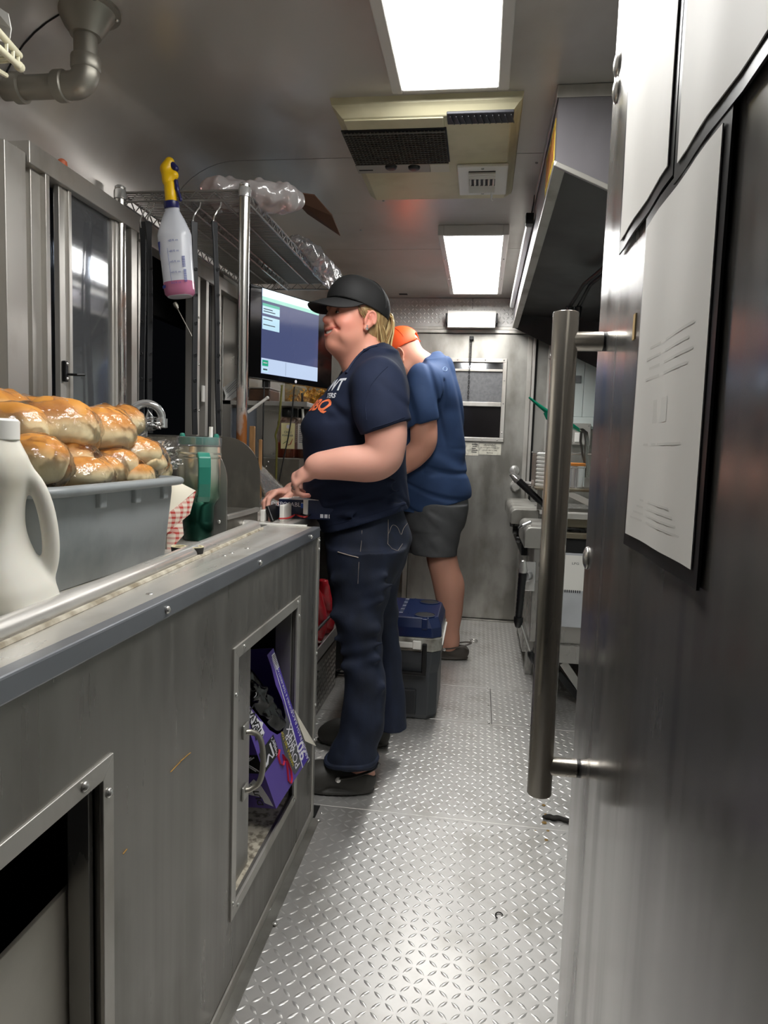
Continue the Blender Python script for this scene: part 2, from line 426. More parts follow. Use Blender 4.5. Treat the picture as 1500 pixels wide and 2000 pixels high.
def solid(name, field, mat, parent, colfn=None, mesh_only=False, smooth_iter=0, org=None):
    v, f = field.mesh(name)
    o0 = ORI[parent.name] if parent is not None else org
    if smooth_iter:
        e = np.concatenate([f[:, [0, 1]], f[:, [1, 2]], f[:, [2, 3]], f[:, [3, 0]]])
        for _ in range(smooth_iter):
            s_ = np.zeros_like(v); n_ = np.zeros(len(v))
            for a, b in ((0, 1), (1, 0)):
                np.add.at(s_, e[:, a], v[e[:, b]]); np.add.at(n_, e[:, a], 1)
            v = v*.5+.5*s_/n_[:, None]
    if parent is None and o0 is None: o0 = V(v[:, 0].mean(), v[:, 1].mean(), v[:, 2].min())
    me = np_mesh(name, v-o0, f)
    if colfn is not None:
        c = colfn(v).astype(np.float32); a = me.color_attributes.new('Col', 'FLOAT_COLOR', 'POINT')
        a.data.foreach_set('color', np.concatenate([c, np.ones((len(c), 1), np.float32)], 1).ravel())
    me.materials.append(mat)
    o = bpy.data.objects.new(name, me); COL.objects.link(o)
    if parent is not None: o.parent = parent; ORI[o.name] = o0
    else: o.location = tuple(o0); ORI[o.name] = o0
    return o

def catm(P, n=5):
    P = [np.array(p, float) for p in P]; Q_ = [2*P[0]-P[1]]+P+[2*P[-1]-P[-2]]; out = []
    for i in range(1, len(Q_)-2):
        for t in np.arange(n)/n:
            a, b, c, d = Q_[i-1:i+3]; out.append(.5*((2*b)+(c-a)*t+(2*a-5*b+4*c-d)*t*t+(3*b-a-3*c+d)*t**3))
    return out+[P[-1]]
# ================================================================== THE SETTING
CZ, WX, RX_, BY = 2.13, -1.18, .95, 4.64      # ceiling height, left wall, right wall, back wall
def lugs(name, parent, mat, u0, u1, v0, v1, O, U, W, N, sp=.027, hl=.0145, hw=.0042, h=.0017, mask=None):
    """raised almond lugs of tread plate on the plane O + u*U + v*W, one joined part"""
    iu = np.arange(math.ceil(u0/sp), math.floor(u1/sp)+1); iv = np.arange(math.ceil(v0/sp), math.floor(v1/sp)+1)
    A, B = np.meshgrid(iu, iv, indexing='ij'); A = A.ravel(); B = B.ravel()
    cu, cv = A*sp, B*sp; ok = (cu > u0+.01) & (cu < u1-.01) & (cv > v0+.01) & (cv < v1-.01)
    if mask is not None: ok &= mask(cu, cv)
    A, B, cu, cv = A[ok], B[ok], cu[ok], cv[ok]
    th = np.where((A+B) % 2 == 0, math.pi/4, -math.pi/4)
    T = np.array([(-1, 0, 0), (-.45, .8, 0), (0, 1, 0), (.45, .8, 0), (1, 0, 0), (.45, -.8, 0), (0, -1, 0), (-.45, -.8, 0), (-.5, 0, .85), (0, 0, 1), (.5, 0, .85)])
    Fq = np.array([(0, 8, 1), (1, 8, 9), (1, 9, 2), (2, 9, 3), (3, 9, 10), (3, 10, 4), (4, 10, 5), (5, 10, 9), (5, 9, 6), (6, 9, 7), (7, 9, 8), (7, 8, 0)])[:, ::-1]
    x = T[:, 0]*hl; y = T[:, 1]*hw
    pu = cu[:, None]+x*np.cos(th)[:, None]-y*np.sin(th)[:, None]; pv = cv[:, None]+x*np.sin(th)[:, None]+y*np.cos(th)[:, None]
    P = np.array(O)+pu[..., None]*np.array(U)+pv[..., None]*np.array(W)+(T[:, 2]*h)[None, :, None]*np.array(N)
    F = (Fq[None]+(np.arange(len(A))*len(T))[:, None, None]).reshape(-1, 3)
    me = np_mesh(name, P.reshape(-1, 3)-ORI[parent.name], F, True); me.materials.append(mat)
    o = bpy.data.objects.new(name, me); COL.objects.link(o); o.parent = parent; ORI[o.name] = ORI[parent.name]
    o['kind'] = 'stuff'; return o
Xa, Ya, Za = V(1, 0, 0), V(0, 1, 0), V(0, 0, 1)
floor = thing('floor', None, None, (0, 2, -.03), kind='structure')
box('subfloor', dark, floor, (-1.2, .98, -.25, 4.7, -.03, -.006), 0)
sx = float(at(959, 1380, z=0)[0])
for (x0, x1, y0, y1, z) in ((-.455, .95, -.2, 2.045, .0), (-.66, .95, 2.048, 2.825, -.0016), (-.66, sx-.001, 2.828, 3.262, -.001), (sx+.001, .95, 2.828, 3.262, -.0018), (-.66, .95, 3.265, 4.62, -.001)):
    p = box('floor_plate', treadm, floor, (x0, x1, y0, y1, z-.005, z), .0008, 1)
    lugs('tread_lugs', p, lugm, x0, min(x1, .62), max(y0, .9), y1, (0, 0, z), Xa, Ya, Za)
screws(floor, [at(px, py, z=.0005) for px, py in ((955, 1345), (955, 1378), (955, 1412), (1035, 1354), (1034, 1417), (628, 1588))], 'z')
# ceiling: bent sheets with a rounded corner down to the left wall
ceiling = thing('ceiling', None, None, (0, 2, CZ), kind='structure')
arc = [(WX+.28-.28*math.cos(a), 1.85+.28*math.sin(a)) for a in np.linspace(0, math.pi/2, 13)]
prof = arc+[(RX_, CZ)]
for y0, y1 in ((-.2, 2.424), (2.428, 3.517), (3.521, BY)):
    P = [[(x, y, z) for y in (y0, y1)] for x, z in prof]
    MB().sheet(np.array(P), -.004).build('ceiling_panel', ceilm, ceiling, smooth=True)
MB().tube([(x+.0005, 1.555, z-.0005) for x, z in arc[:11]], .0022, 5).build('sheet_seam', blackm, ceiling, smooth=True)
box('roof', dark, ceiling, (WX-.05, RX_+.03, -.2, BY+.05, CZ+.012, CZ+.03), 0)
MB().sheet(np.array([[(x-.012, y, z+.012) for y in (-.2, BY)] for x, z in arc]), -.004).build('corner_backing', dark, ceiling, smooth=True)
screws(ceiling, [at(px, py, z=CZ-.001) for px, py in ((749, 392), (705, 449), (1048, 318), (1062, 318), (123, 242), (37, 191))], '-z')
box('vent_slot', blackm, ceiling, (*[float(q) for q in (at(780, 575, z=CZ)[0], at(796, 575, z=CZ)[0])], 4.5, 4.53, CZ-.004, CZ+.001), .001)
# left wall with the serving windows
YW = lambda px, py=600, x=-1.13: float(at(px, py, x=x)[1])
wl = thing('wall_left', None, None, (WX, 2, 0), kind='structure')
ww = dict()
box('wall_panel', alum, wl, (WX-.03, WX, -.2, 1.552, 0, 1.852))
box('wall_panel', alum, wl, (WX-.03, WX, 1.555, BY, 0, 1.06))
box('wall_panel', alum, wl, (WX-.03, WX, 1.555, BY, 1.835, 1.852))
box('wall_panel', alum, wl, (WX-.03, WX+.0, YW(432), BY, 1.06, 1.835))
y1, y2, y3 = YW(10), YW(51), YW(92)
p = box('post_cover', alum, wl, (WX-.03, -1.125, y1, y2, .9, 1.822))
p = box('post_cover', alum, wl, (WX-.03, -1.15, y2+.002, YW(62, x=-1.15), .9, 1.84))
p = box('post_cover', alum, wl, (WX-.03, -1.135, YW(63, x=-1.135), y3-.002, .9, 1.838))
screws(wl, [(-1.1495, YW(56, py, -1.15), float(at(56, py, x=-1.15)[2])) for py in (362, 533, 697)], 'x', me=SCREW)
hd = MB(); hd.box(WX-.0, -1.118, y2+.004, YW(268), 1.80, 1.853); hd.build('window_header', alum, wl, bevel=.002)
hd = MB(); hd.box(WX-.0, -1.125, YW(270), 3.6, 1.785, 1.838); hd.build('window_header', alum, wl, bevel=.002)
# window 1: two sliding sashes
w1 = thing('window_1', None, None, (-1.15, y3, 1.05), kind='structure')
def strip(n, px0, px1, x0, x1, z0=1.02, z1=1.80, par=None, mat=alum, py=600):
    return box(n, mat, par, (x0, x1, YW(px0, py, x1), YW(px1, py, x1), z0, z1), .0015)
strip('window_frame', 92, 100, -1.18, -1.12, par=w1)
strip('window_frame', 257, 268, -1.18, -1.12, par=w1)
box('window_sill', alum, w1, (-1.2, -1.11, y3, YW(268), 1.005, 1.03))
st = strip('sash_stile', 117, 140, -1.15, -1.134, par=w1)
strip('sash_bead', 136, 142, -1.14, -1.128, par=w1)
strip('sash_stile', 219, 229, -1.15, -1.136, par=w1)
strip('sash_bead', 226, 231, -1.15, -1.132, par=w1)
box('glass_pane', glass, w1, (-1.147, -1.143, YW(141), YW(257), 1.03, 1.80), 0)
box('glass_pane', glass, w1, (-1.172, -1.168, YW(100), YW(225), 1.03, 1.80), 0)
lz = float(at(126, 725, x=-1.13)[2]); ly = YW(126, 725)
la = box('latch', black, w1, (-1.134, -1.122, ly-.008, ly+.008, lz-.028, lz+.028), .003)
MB().tube([(-1.122, ly+.004, lz-.008), (-1.10, ly+.01, lz-.008), (-1.09, ly+.03, lz-.006)], .0035).build('latch_lever', black, la, smooth=True)
screws(la, [(-1.122, ly, lz+.02), (-1.122, ly, lz-.02)], 'x')
# window 2: the open hatch
w2 = thing('window_2', None, None, (-1.15, YW(300), 1.05), kind='structure')
for a, b, x0, x1, m in ((270, 276, -1.18, -1.14, alumd), (386, 391, -1.18, -1.13, alum), (393, 402, -1.2, -1.15, blackm), (403, 408, -1.18, -1.125, alum), (410, 421, -1.19, -1.14, blackm), (422, 432, -1.18, -1.122, alum)):
    strip('window_track', a, b, x0, x1, z1=1.785, par=w2, mat=m)
box('window_sill', alum, w2, (-1.2, -1.11, YW(268), YW(432), 1.005, 1.03))
screws(w2, [(-1.13, YW(388, py), float(at(388, py, x=-1.13)[2])) for py in (620, 712, 802)], 'x')
box('pull_tab', white, w2, (-1.125, -1.118, YW(391, 765), YW(395, 765), *sorted(float(at(393, q, x=-1.12)[2]) for q in (752, 784))), .001)
tag(box('hatch_flap', plain('hatch_paint', '2a2b2d', .6), None, (-1.42, -1.38, 1.9, 3.3, 1.66, 2.05)), 'dark raised serving hatch hanging outside the black window opening', 'hatch')
# galvanised sheet with a taped notice beyond the windows
sh = box('splash_sheet', steel, wl, (WX, -1.165, YW(434), 3.45, 1.06, 1.79))
# back wall
wb = thing('wall_back', None, None, (0, BY, 0), kind='structure')
DX0, DX1, DZ = -.46, .30, 1.90
box('wall_panel', alumd, wb, (WX, DX0-.04, BY, BY+.04, 0, 1.94))
box('wall_panel', alumd, wb, (DX1+.035, .435, BY-.002, BY+.04, 0, 1.94))
box('wall_panel', alumd, wb, (.438, RX_, BY, BY+.04, 0, 1.30))
box('wall_panel', alumd, wb, (WX, RX_, BY, BY+.04, 1.94, CZ+.01))
wpan = plain('white_wall_panel', 'c9d2cf', .35, noise=.1, scale=3)
xs = float(at(1141, 740, y=BY)[0])
box('wall_panel', wpan, wb, (.438, xs-.001, BY-.004, BY+.04, 1.38, 1.94)); box('wall_panel', wpan, wb, (xs+.001, RX_, BY-.004, BY+.04, 1.38, 1.94))
box('wall_panel', wpan, wb, (.438, RX_, BY-.02, BY+.04, 1.302, 1.378))
box('corner_strip', alum, wb, (.405, .425, BY-.012, BY+.01, 0, 1.935))
c = at(1128, 741, y=BY-.01); box('wall_switch', plain('grey_switch', '6c6f70', .5), wb, (c[0]-.03, c[0]+.022, BY-.012, BY-.003, c[2]-.022, c[2]+.024))
hp = box('header_panel', treadm, wb, (-1.1, .93, BY-.012, BY-.004, 1.945, CZ-.002), .001)
lugs('tread_lugs', hp, lugm, -.9, .62, 1.95, 2.125, (0, BY-.012, 0), Xa, Za, -Ya, sp=.026, hl=.013, hw=.0042, h=.0022)
box('header_rail', alum, wb, (-1.1, .5, BY-.03, BY-.004, 1.925, 1.945))
box('panel_seam', blackm, wb, (float(at(923, 600, y=BY)[0])-.0012, float(at(923, 600, y=BY)[0])+.0012, BY-.0135, BY-.011, 2.06, CZ))
c = at(1074, 697, y=BY); MB().tube([c+V(0, -.01, .02), c+V(.006, -.02, .0), c+V(0, -.015, -.02), c+V(-.008, -.015, -.01)], .003, 6).build('hook', screwm, wb, smooth=True)
d1 = thing('door_1', None, None, ((DX0+DX1)/2, BY-.02, .01), kind='structure')
WX0, WX1, WZ0, WZ1 = -.30, .141, 1.20, 1.74
dp = MB()
for b in ((DX0, DX1, BY-.03, BY-.002, .012, WZ0+.01), (DX0, DX1, BY-.03, BY-.002, WZ1-.01, DZ-.004), (DX0, WX0+.01, BY-.03, BY-.002, WZ0+.01, WZ1-.01), (WX1-.01, DX1, BY-.03, BY-.002, WZ0+.01, WZ1-.01)): dp.box(*b)
dp.build('door_panel', alumd, d1)
for b in ((DX1+.002, DX1+.02, BY-.05, BY, 0, DZ+.02), (DX0-.035, DX0-.004, BY-.05, BY, 0, DZ+.02), (DX0-.035, DX1+.02, BY-.05, BY, DZ, DZ+.022)): box('door_frame', alum, d1, b)
box('door_gap', blackm, d1, (DX1+.02, DX1+.034, BY-.01, BY, 0, DZ+.02), 0)
box('door_edge', alum, d1, (DX1-.03, DX1-.004, BY-.036, BY-.03, .012, DZ-.006), .001)
box('threshold', alumd, d1, (DX0-.03, DX1+.05, BY-.06, BY-.03, -.001, .008))
fw = .026
wf = MB()
for b in ((WX0, WX1, BY-.045, BY-.028, WZ1-fw, WZ1), (WX0, WX1, BY-.045, BY-.028, WZ0, WZ0+fw), (WX0, WX0+fw, BY-.045, BY-.028, WZ0+fw, WZ1-fw), (WX1-fw, WX1, BY-.045, BY-.028, WZ0+fw, WZ1-fw)): wf.box(*b)
fr = wf.build('window_frame', alum, d1, bevel=.002)
zt = float(at(950, 722, y=BY-.04)[2]); zm = float(at(950, 789, y=BY-.04)[2])
box('window_rail', alum, d1, (WX0+fw, WX1-fw, BY-.04, BY-.028, zt-.012, zt+.004)); box('window_rail', alum, d1, (WX0+fw, WX1-fw, BY-.042, BY-.028, zm-.016, zm+.012))
box('window_pane', glass, d1, (WX0+fw, WX1-fw, BY-.02, BY-.016, zt, WZ1-fw), 0)
box('window_pane', frost, d1, (WX0+fw, WX1-fw, BY-.026, BY-.022, zm, zt), 0)
box('window_pane', plain('black_pane', '151314', .15), d1, (WX0+fw, WX1-fw, BY-.024, BY-.02, WZ0+fw, zm), 0)
screws(fr, [(x, BY-.045, z) for x, z in ((-.18, 1.728), (0, 1.728), (.12, 1.728), (.128, 1.6), (.128, 1.45), (.128, 1.26), (.0, 1.212), (.1, 1.212))], '-y')
stk = plain('sticker', 'c9c6b8', .6, col2='8a877c', scale=40, lo=.5, hi=.75)
ink = plain('black_ink', '25252a', .7)
for q0, q1, ls in (((904, 864), (934, 890), None), ((936, 866), (978, 889), ['WARNING', 'DO NOT OPERATE THIS UNIT', 'UNLESS VENT IS OPEN', 'PROPANE'])):
    a, b = at(*q0, y=BY-.03), at(*q1, y=BY-.03)
    s_ = box('warning_sticker', stk, d1, (a[0], b[0], BY-.032, BY-.03, b[2], a[2]), 0)
    for k in range(0 if ls else 5): box('small_print', ink, s_, (a[0]+.06+.004*(k % 2), b[0]-.006-.006*(k % 3), BY-.0326, BY-.032, a[2]-.014-.0125*k, a[2]-.009-.0125*k), 0)
    for i, t in enumerate(ls or ()): text('sticker_lettering', t, ink, s_, ((a[0]+b[0])/2, BY-.0325, a[2]-(a[2]-b[2])*(i+.6)/4.3), Xa, Za, .021 if i == 0 else .0125, squash=.75)
for n, pp, r in (('deadbolt', (1005, 919), .033), ('door_knob', (1007, 949), .036)):
    c = at(*pp, y=BY-.05)
    m = MB(); m.lathe([(r, 0), (r, .006), (r*.55, .012), (r*.5, .03), (r*.9, .042), (r, .055), (r*.7, .066), (.002, .068)] if n == 'door_knob' else [(r, 0), (r*.95, .014), (r*.6, .018), (.002, .018)], (c[0], BY-.03, c[2]), 24, axis=(0, -1, 0)); m.build(n, screwm, d1, smooth=True)
    if n == 'deadbolt': box('turn_piece', screwm, d1, (c[0]-.006, c[0]+.006, BY-.064, BY-.046, c[2]-.018, c[2]+.018))
# door closer chain and spring
c = at(921, 660, y=BY-.06); e = at(919, 762, y=BY-.05)
ch = thing('door_chain', 'dark spring and short chain hanging over the back door window', 'chain', (c[0], c[1], e[2]))
box('bracket', blackm, ch, (c[0]-.014, c[0]+.014, c[1]-.01, BY-.03, c[2]-.012, c[2]+.01))
zz = np.linspace(c[2]-.01, c[2]-.17, 160)
MB().tube([(c[0]-.004+.008*math.cos(i*.75), c[1]+.008*math.sin(i*.75), z) for i, z in enumerate(zz)], .0018, 5).build('spring', blackm, ch, smooth=True)
lk = MB(); lk.tube([(.005*math.cos(a), 0, .011*math.sin(a)) for a in np.linspace(0, 2*math.pi, 11)[:-1]], .0016, 5, True); lkm = lk.mesh('chain_link', True); lkm.materials.append(blackm)
for i in range(13): piece('chain_link', lkm, ch, (c[0]-.005, c[1], c[2]-.185-i*.0165), (0, 0, math.pi/2*(i % 2)))
# paper towel roll under the header
a, b = at(875, 624, y=4.53), at(968, 622, y=4.53); r_ = .055; zc = float(at(920, 624, y=4.53)[2])
pr = thing('paper_towel_roll', 'white paper towel roll in a black holder above the back door', 'paper towel', (a[0]/2+b[0]/2, 4.53, zc-r_))
MB().lathe([(.018, 0), (r_, 0), (r_, b[0]-a[0]), (.018, b[0]-a[0])], (a[0], 4.53, zc), 36, axis=(1, 0, 0)).build('roll', paper, pr, smooth=True)
for x in (a[0]-.014, b[0]+.002): box('holder_arm', black, pr, (x, x+.012, 4.50, 4.60, zc-.03, zc+.035), .004)
box('holder_plate', black, pr, (a[0]-.014, b[0]+.014, 4.60, 4.622, zc-.02, zc+.03), .002)
box('loose_sheet', paper, pr, (a[0]+.002, b[0]-.002, 4.53-r_-.0015, 4.53-r_, zc-r_-.004, zc), .0005)
# right wall and rear jamb (mostly hidden by the open door)
wr = thing('wall_right', None, None, (RX_, 2, 0), kind='structure')
box('wall_panel', wpan, wr, (RX_, RX_+.03, .9, 2.8, 0, CZ)); box('wall_panel', wpan, wr, (RX_, RX_+.03, 2.803, BY, 0, CZ))
tag(box('wall_front', alum, None, (.25, RX_+.03, .85, .9, 0, CZ)), kind='structure')
# ------------------------------------------------------------------ ceiling fittings
def light(px, x0, x1, y0, y1, label, dz=.0, t=.03, bz=.045):
    L = thing('ceiling_light', label, 'light', ((x0+x1)/2, (y0+y1)/2, CZ-dz), 'ceiling light panels')
    m = MB(); z0 = CZ-dz-t; z1 = CZ
    for b in ((x0, x0+bz, y0, y1, z0, z1), (x1-bz, x1, y0, y1, z0, z1), (x0+bz, x1-bz, y0, y0+bz*.6, z0, z1), (x0+bz, x1-bz, y1-bz*.6, y1, z0, z1)): m.box(*b)
    f = m.build('light_frame', plain('light_frame_'+str(len(MATS)), 'cfcbc6', .5), L, bevel=.003)
    box('diffuser', lightm, L, (x0+bz, x1-bz, y0+bz*.6, y1-bz*.6, z0+.003, z0+.006), 0)
    box('housing', white, L, (x0+.01, x1-.01, y0+.01, y1-.01, z0+.012, CZ), 0)
    screws(L, [(x, y, z0) for x in (x0+.012, x1-.012) for y in (y0+(y1-y0)*.33, y0+(y1-y0)*.67)], '-z')
light(0, -.29, .03, .70, 1.99, 'large bright ceiling light panel nearest the camera, cut by the top edge', 0, .012, .03)
light(1, -.235, .078, 3.15, 4.32, 'small bright ceiling light box farther back, above the orange cap and back door', .0, .045, .026)
# rooftop air conditioner
ac = thing('air_conditioner', 'yellowed ceiling air conditioner with black intake grille and white vent', 'air conditioner', (-.2, 2.37, CZ))
X0, X1, Y0, Y1 = -.475, .072, 2.02, 2.74
P = []
for (i, z) in ((0, CZ), (.004, CZ-.018), (.012, CZ-.024), (.03, CZ-.042), (.034, CZ-.044)):
    P.append([(X0+i, Y0+i, z), (X1-i, Y0+i, z), (X1-i, Y1-i, z), (X0+i, Y1-i, z), (X0+i, Y0+i, z)])
m = MB(); m.sheet(np.array(P)); i = .034; m.quad((X0+i, Y0+i, CZ-.044), (X1-i, Y0+i, CZ-.044), (X1-i, Y1-i, CZ-.044), (X0+i, Y1-i, CZ-.044)); m.build('shroud', beige, ac)
zb = CZ-.044
box('front_ridge', beige, ac, (X0+.034, -.15, Y0+.036, Y0+.096, zb-.004, zb+.002), .004, 3)
g = thing('tmp', None, None, (0, 0, 0)); bpy.data.objects.remove(g)
gz = zb-.006
gr = box('intake_frame', blackm, ac, (-.462, -.145, 2.12, 2.36, zb-.004, zb), .001)
m = MB()
for t in np.linspace(-.455, -.152, 27): m.box(t-.0016, t+.0016, 2.126, 2.354, gz-.004, gz)
for t in np.linspace(2.13, 2.35, 16): m.box(-.458, -.149, t-.0012, t+.0012, gz-.006, gz-.002)
m.build('intake_mesh', plain('grille_plastic', '4a4740', .5), gr)['kind'] = 'stuff'
cp = box('control_plate', plain('grey_plate', '9a968e', .5), ac, (-.465, -.215, 2.375, 2.44, zb-.004, zb), .001)
box('control_cover', plain('pale_plate', 'c9c5b4', .5), ac, (-.213, -.15, 2.375, 2.44, zb-.005, zb), .001)
for px, py in ((764, 323), (809, 324)):
    c = at(px, py, z=zb); MB().lathe([(.021, 0), (.019, .006), (.016, .008), (.001, .008)], (c[0], c[1], zb-.004), 20, axis=(0, 0, -1)).build('control_knob', black, ac, smooth=True)
box('small_print', ink, ac, (-.458, -.41, 2.408, 2.416, zb-.0048, zb-.004), 0)
dvm = plain('vent_dark', '2b2c33', .5)
dv = box('discharge_vent', dvm, ac, (-.14, .048, 2.03, 2.095, zb-.006, zb+.002), .002)
for k in range(11):
    x = -.13+k*.017; MB().bar((x, 2.04, zb-.008), (x+.010, 2.088, zb-.008), .002, .004).build('vent_slat', plain('slat_%d' % k, '3a3d44', .4) if k == 0 else MATS['slat_0'], dv)
sv = box('side_vent', white, ac, (-.122, .046, 2.385, 2.64, zb-.012, zb-.001), .003)
box('vent_hole', blackm, sv, (-.085, .005, 2.42, 2.6, zb-.0135, zb-.012), 0)
for k in range(4): MB().bar((-.085, 2.425+k*.012, zb-.017), (.005, 2.425+k*.012, zb-.017), .004, .012, up=(0, .5, 1)).build('vent_slat', white, sv)
for k in range(6): MB().bar((-.08+k*.016, 2.48, zb-.015), (-.08+k*.016, 2.535, zb-.015), .004, .009, up=(.6, 0, 1)).build('vent_slat', white, sv)
for k in range(5): MB().bar((-.085, 2.55+k*.011, zb-.016), (.005, 2.55+k*.011, zb-.016), .005, .008, up=(0, -.5, 1)).build('vent_slat', white, sv)
screws(sv, [(-.038, 2.4, zb-.012), (-.038, 2.625, zb-.012)], '-z')
MB().tube([(-.005, 2.6, zb-.012), (-.005, 2.625, zb-.03), (0, 2.64, zb-.03)], .004, 6).build('vent_lever', white, sv, smooth=True)
# vent pipe
PY = 1.575
vp = thing('vent_pipe', 'grey metal vent pipe with elbow and flared ceiling flange', 'pipe', (-.95, PY, CZ))
cx = -.955
m = MB(); m.lathe([(.078, 0), (.078, -.007), (.066, -.009), (.058, -.02), (.047, -.042), (.038, -.054), (.034, -.062)], (cx, PY, CZ), 32); m.build('flange', pipem, vp, smooth=True)
screws(vp, [(cx+.068*math.cos(a), PY+.068*math.sin(a), CZ-.009) for a in np.arange(5)*2*math.pi/5+.5], '-z', me=dome(.006, .005))
m = MB(); m.cyl((cx, PY, CZ-.058), (cx, PY, 2.0), .0265, n=28); m.build('upright', pipem, vp, smooth=True)
m = MB(); m.lathe([(.0265, 0), (.0325, 0), (.0335, -.004), (.0335, -.026), (.031, -.03)], (cx, PY, 2.022), 28); 
m.tube([(cx, PY, 2.0)]+[(cx-.032+.032*math.cos(a), PY, 1.993-.032*math.sin(a)) for a in np.linspace(0, math.pi/2, 9)]+[(cx-.05, PY, 1.961)], .0305, 24)
m.lathe([(.0265, 0), (.0325, 0), (.0345, .004), (.0345, .024), (.0305, .027)], (cx-.075, PY, 1.961), 28, axis=(1, 0, 0)); m.build('elbow', pipem, vp, smooth=True)
m = MB(); m.cyl((-1.2, PY, 1.961), (cx-.06, PY, 1.961), .0265, n=28); m.lathe([(.0265, 0), (.034, 0), (.034, .02), (.027, .022)], (-1.135, PY, 1.961), 24, axis=(1, 0, 0)); m.build('crosspipe', pipem, vp, smooth=True)
# white wire rack in the top left corner
wr_ = thing('wire_rack', 'cream coated wire rack holding paper in the top left corner', 'rack', at(20, 110, y=1.1))
creamw = plain('cream_coating', 'e4dfc2', .4)
a, b = at(-40, 60, y=1.0), at(38, 130, y=1.22); a2, b2 = at(-40, 20, y=1.0), at(38, 108, y=1.22)
MB().cyl(a, b, .006, n=10).build('rail', creamw, wr_, smooth=True); MB().cyl(a2+V(0, 0, 0), b2, .006, n=10).build('rail', creamw, wr_, smooth=True)
MB().lathe([(.003, -.012), (.0085, -.008), (.0085, .006), (.004, .011)], b, 12, axis=b-a).build('end_cap', creamw, wr_, smooth=True)
dn = unit(b-a); off = V(-.05, .03, 0)
for t in (.62, .8, .95): MB().tube([a2+(b2-a2)*t, a+(b-a)*t], .0035, 6).build('wire', creamw, wr_, smooth=True)
for k in range(3): MB().tube([a+(b-a)*(.55+.13*k), V(-1.181, (a+(b-a)*(.55+.13*k))[1]+.02, (a+(b-a)*(.55+.13*k))[2])], .003, 6).build('wire', creamw, wr_, smooth=True)
MB().cyl(a+off+V(0, 0, -.01), a+(b-a)*.85+off*.6+V(0, 0, -.012), .0045, n=8).build('rail', creamw, wr_, smooth=True)
q = [at(-60, -20, y=1.12), at(16, 26, y=1.14), at(18, 86, y=1.15), at(-60, 60, y=1.12)]
tag(MB().sheet(np.array([[q[0], (q[0]+q[1])/2, q[1]], [(q[0]+q[3])/2+V(0, .01, 0), (q[0]+q[2])/2+V(0, .015, 0), (q[1]+q[2])/2+V(.004, 0, 0)], [q[3], (q[3]+q[2])/2, q[2]]]), .002).build('paper_stack', paper, None), 'white paper sheets standing in the cream wire rack, top left corner', 'paper')
# tiny lamps outside in the dark, seen through the serving windows
yl_ = thing('outdoor_lights', 'row of tiny bright yard lamps far outside in the dark beyond the serving windows', 'lights', (-3.0, 6.3, 2.2))
lampm = emit('lamp_glow', 'fff4e2', 12)
for i, (px, py) in enumerate(((112, 457), (150, 476), (157, 479), (164, 482), (188, 493), (197, 498), (282, 540), (300, 551), (317, 559), (168, 579), (178, 580), (188, 580), (283, 577), (312, 576))):
    p = at(px, py, x=-3.0); r = 1.0 if i != 7 else 2.2
    MB().lathe([(.004*r, -.008*r), (.008*r, -.003*r), (.008*r, .003*r), (.004*r, .008*r)], p, 8, axis=(.3, 1, 0)).build('lamp', lampm, yl_, smooth=True)
P_ = [at(px, py, x=-3.005) for px, py in ((105, 452), (200, 500), (240, 522), (330, 566))]; MB().tube(P_, .003, 5).build('cable', blackm, yl_)
og = at(121, 325, x=-1.14); tag(MB().lathe([(.012, 0), (.014, .004), (.013, .016), (.006, .022), (.001, .023)], (og[0], og[1], 1.853), 14).build('orange_cap', plain('orange_tip', 'c9643c', .5), None, smooth=True), 'small dull orange cap lying on top of the aluminium window header', 'cap')
# ================================================================== LEFT SIDE: CABINET, SINK, FOOD
CX, CT, CY0, CY1 = -.465, .90, .25, 1.97
cab = thing('counter_cabinet', 'long stainless steel counter cabinet with two framed openings along the left of the aisle', 'counter', (-.7, 1.1, 0))
O1 = (.20, .814, .05, .728); O2 = (1.262, 1.766, .165, .737)
f = MB()
def wall_with_holes(m, x0, x1, y0, y1, z0, z1, holes, g):
    ys = sorted([y0, y1]+[h[0]+g for h in holes]+[h[1]-g for h in holes]); 
    for a, b in zip(ys[:-1], ys[1:]):
        hs = [h for h in holes if h[0]+g <= a+1e-6 and h[1]-g >= b-1e-6]
        if hs:
            h = hs[0]; m.box(x0, x1, a, b, z0, h[2]+g); m.box(x0, x1, a, b, h[3]-g, z1)
        else: m.box(x0, x1, a, b, z0, z1)
wall_with_holes(f, CX-.012, CX, CY0, CY1, .012, CT-.026, [O1, O2], .02)
f.build('front_panel', cabm, cab)
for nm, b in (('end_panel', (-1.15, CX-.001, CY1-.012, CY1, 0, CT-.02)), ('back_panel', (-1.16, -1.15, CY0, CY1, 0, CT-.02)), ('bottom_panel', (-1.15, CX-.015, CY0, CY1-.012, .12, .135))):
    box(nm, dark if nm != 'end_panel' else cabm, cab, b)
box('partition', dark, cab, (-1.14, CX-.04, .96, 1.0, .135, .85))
def frame_ring(h, name, wid, wr):
    y0, y1, z0, z1 = h; m = MB(); xa, xb = CX-.002, CX+.004
    m.prism([(y0, z1), (y1, z1), (y1-wr, z1-wid), (y0+wid, z1-wid)], 0, xa, xb)
    m.prism([(y0, z0), (y0, z1), (y0+wid, z1-wid), (y0+wid, z0+wid)], 0, xa, xb)
    m.prism([(y1, z1), (y1, z0), (y1-wr, z0+wid), (y1-wr, z1-wid)], 0, xa, xb)
    m.prism([(y1, z0), (y0, z0), (y0+wid, z0+wid), (y1-wr, z0+wid)], 0, xa, xb)
    o = m.build(name, alum, cab, bevel=.001); return o
fr1 = frame_ring(O1, 'opening_frame', .026, .026); fr2 = frame_ring(O2, 'opening_frame', .026, .03)
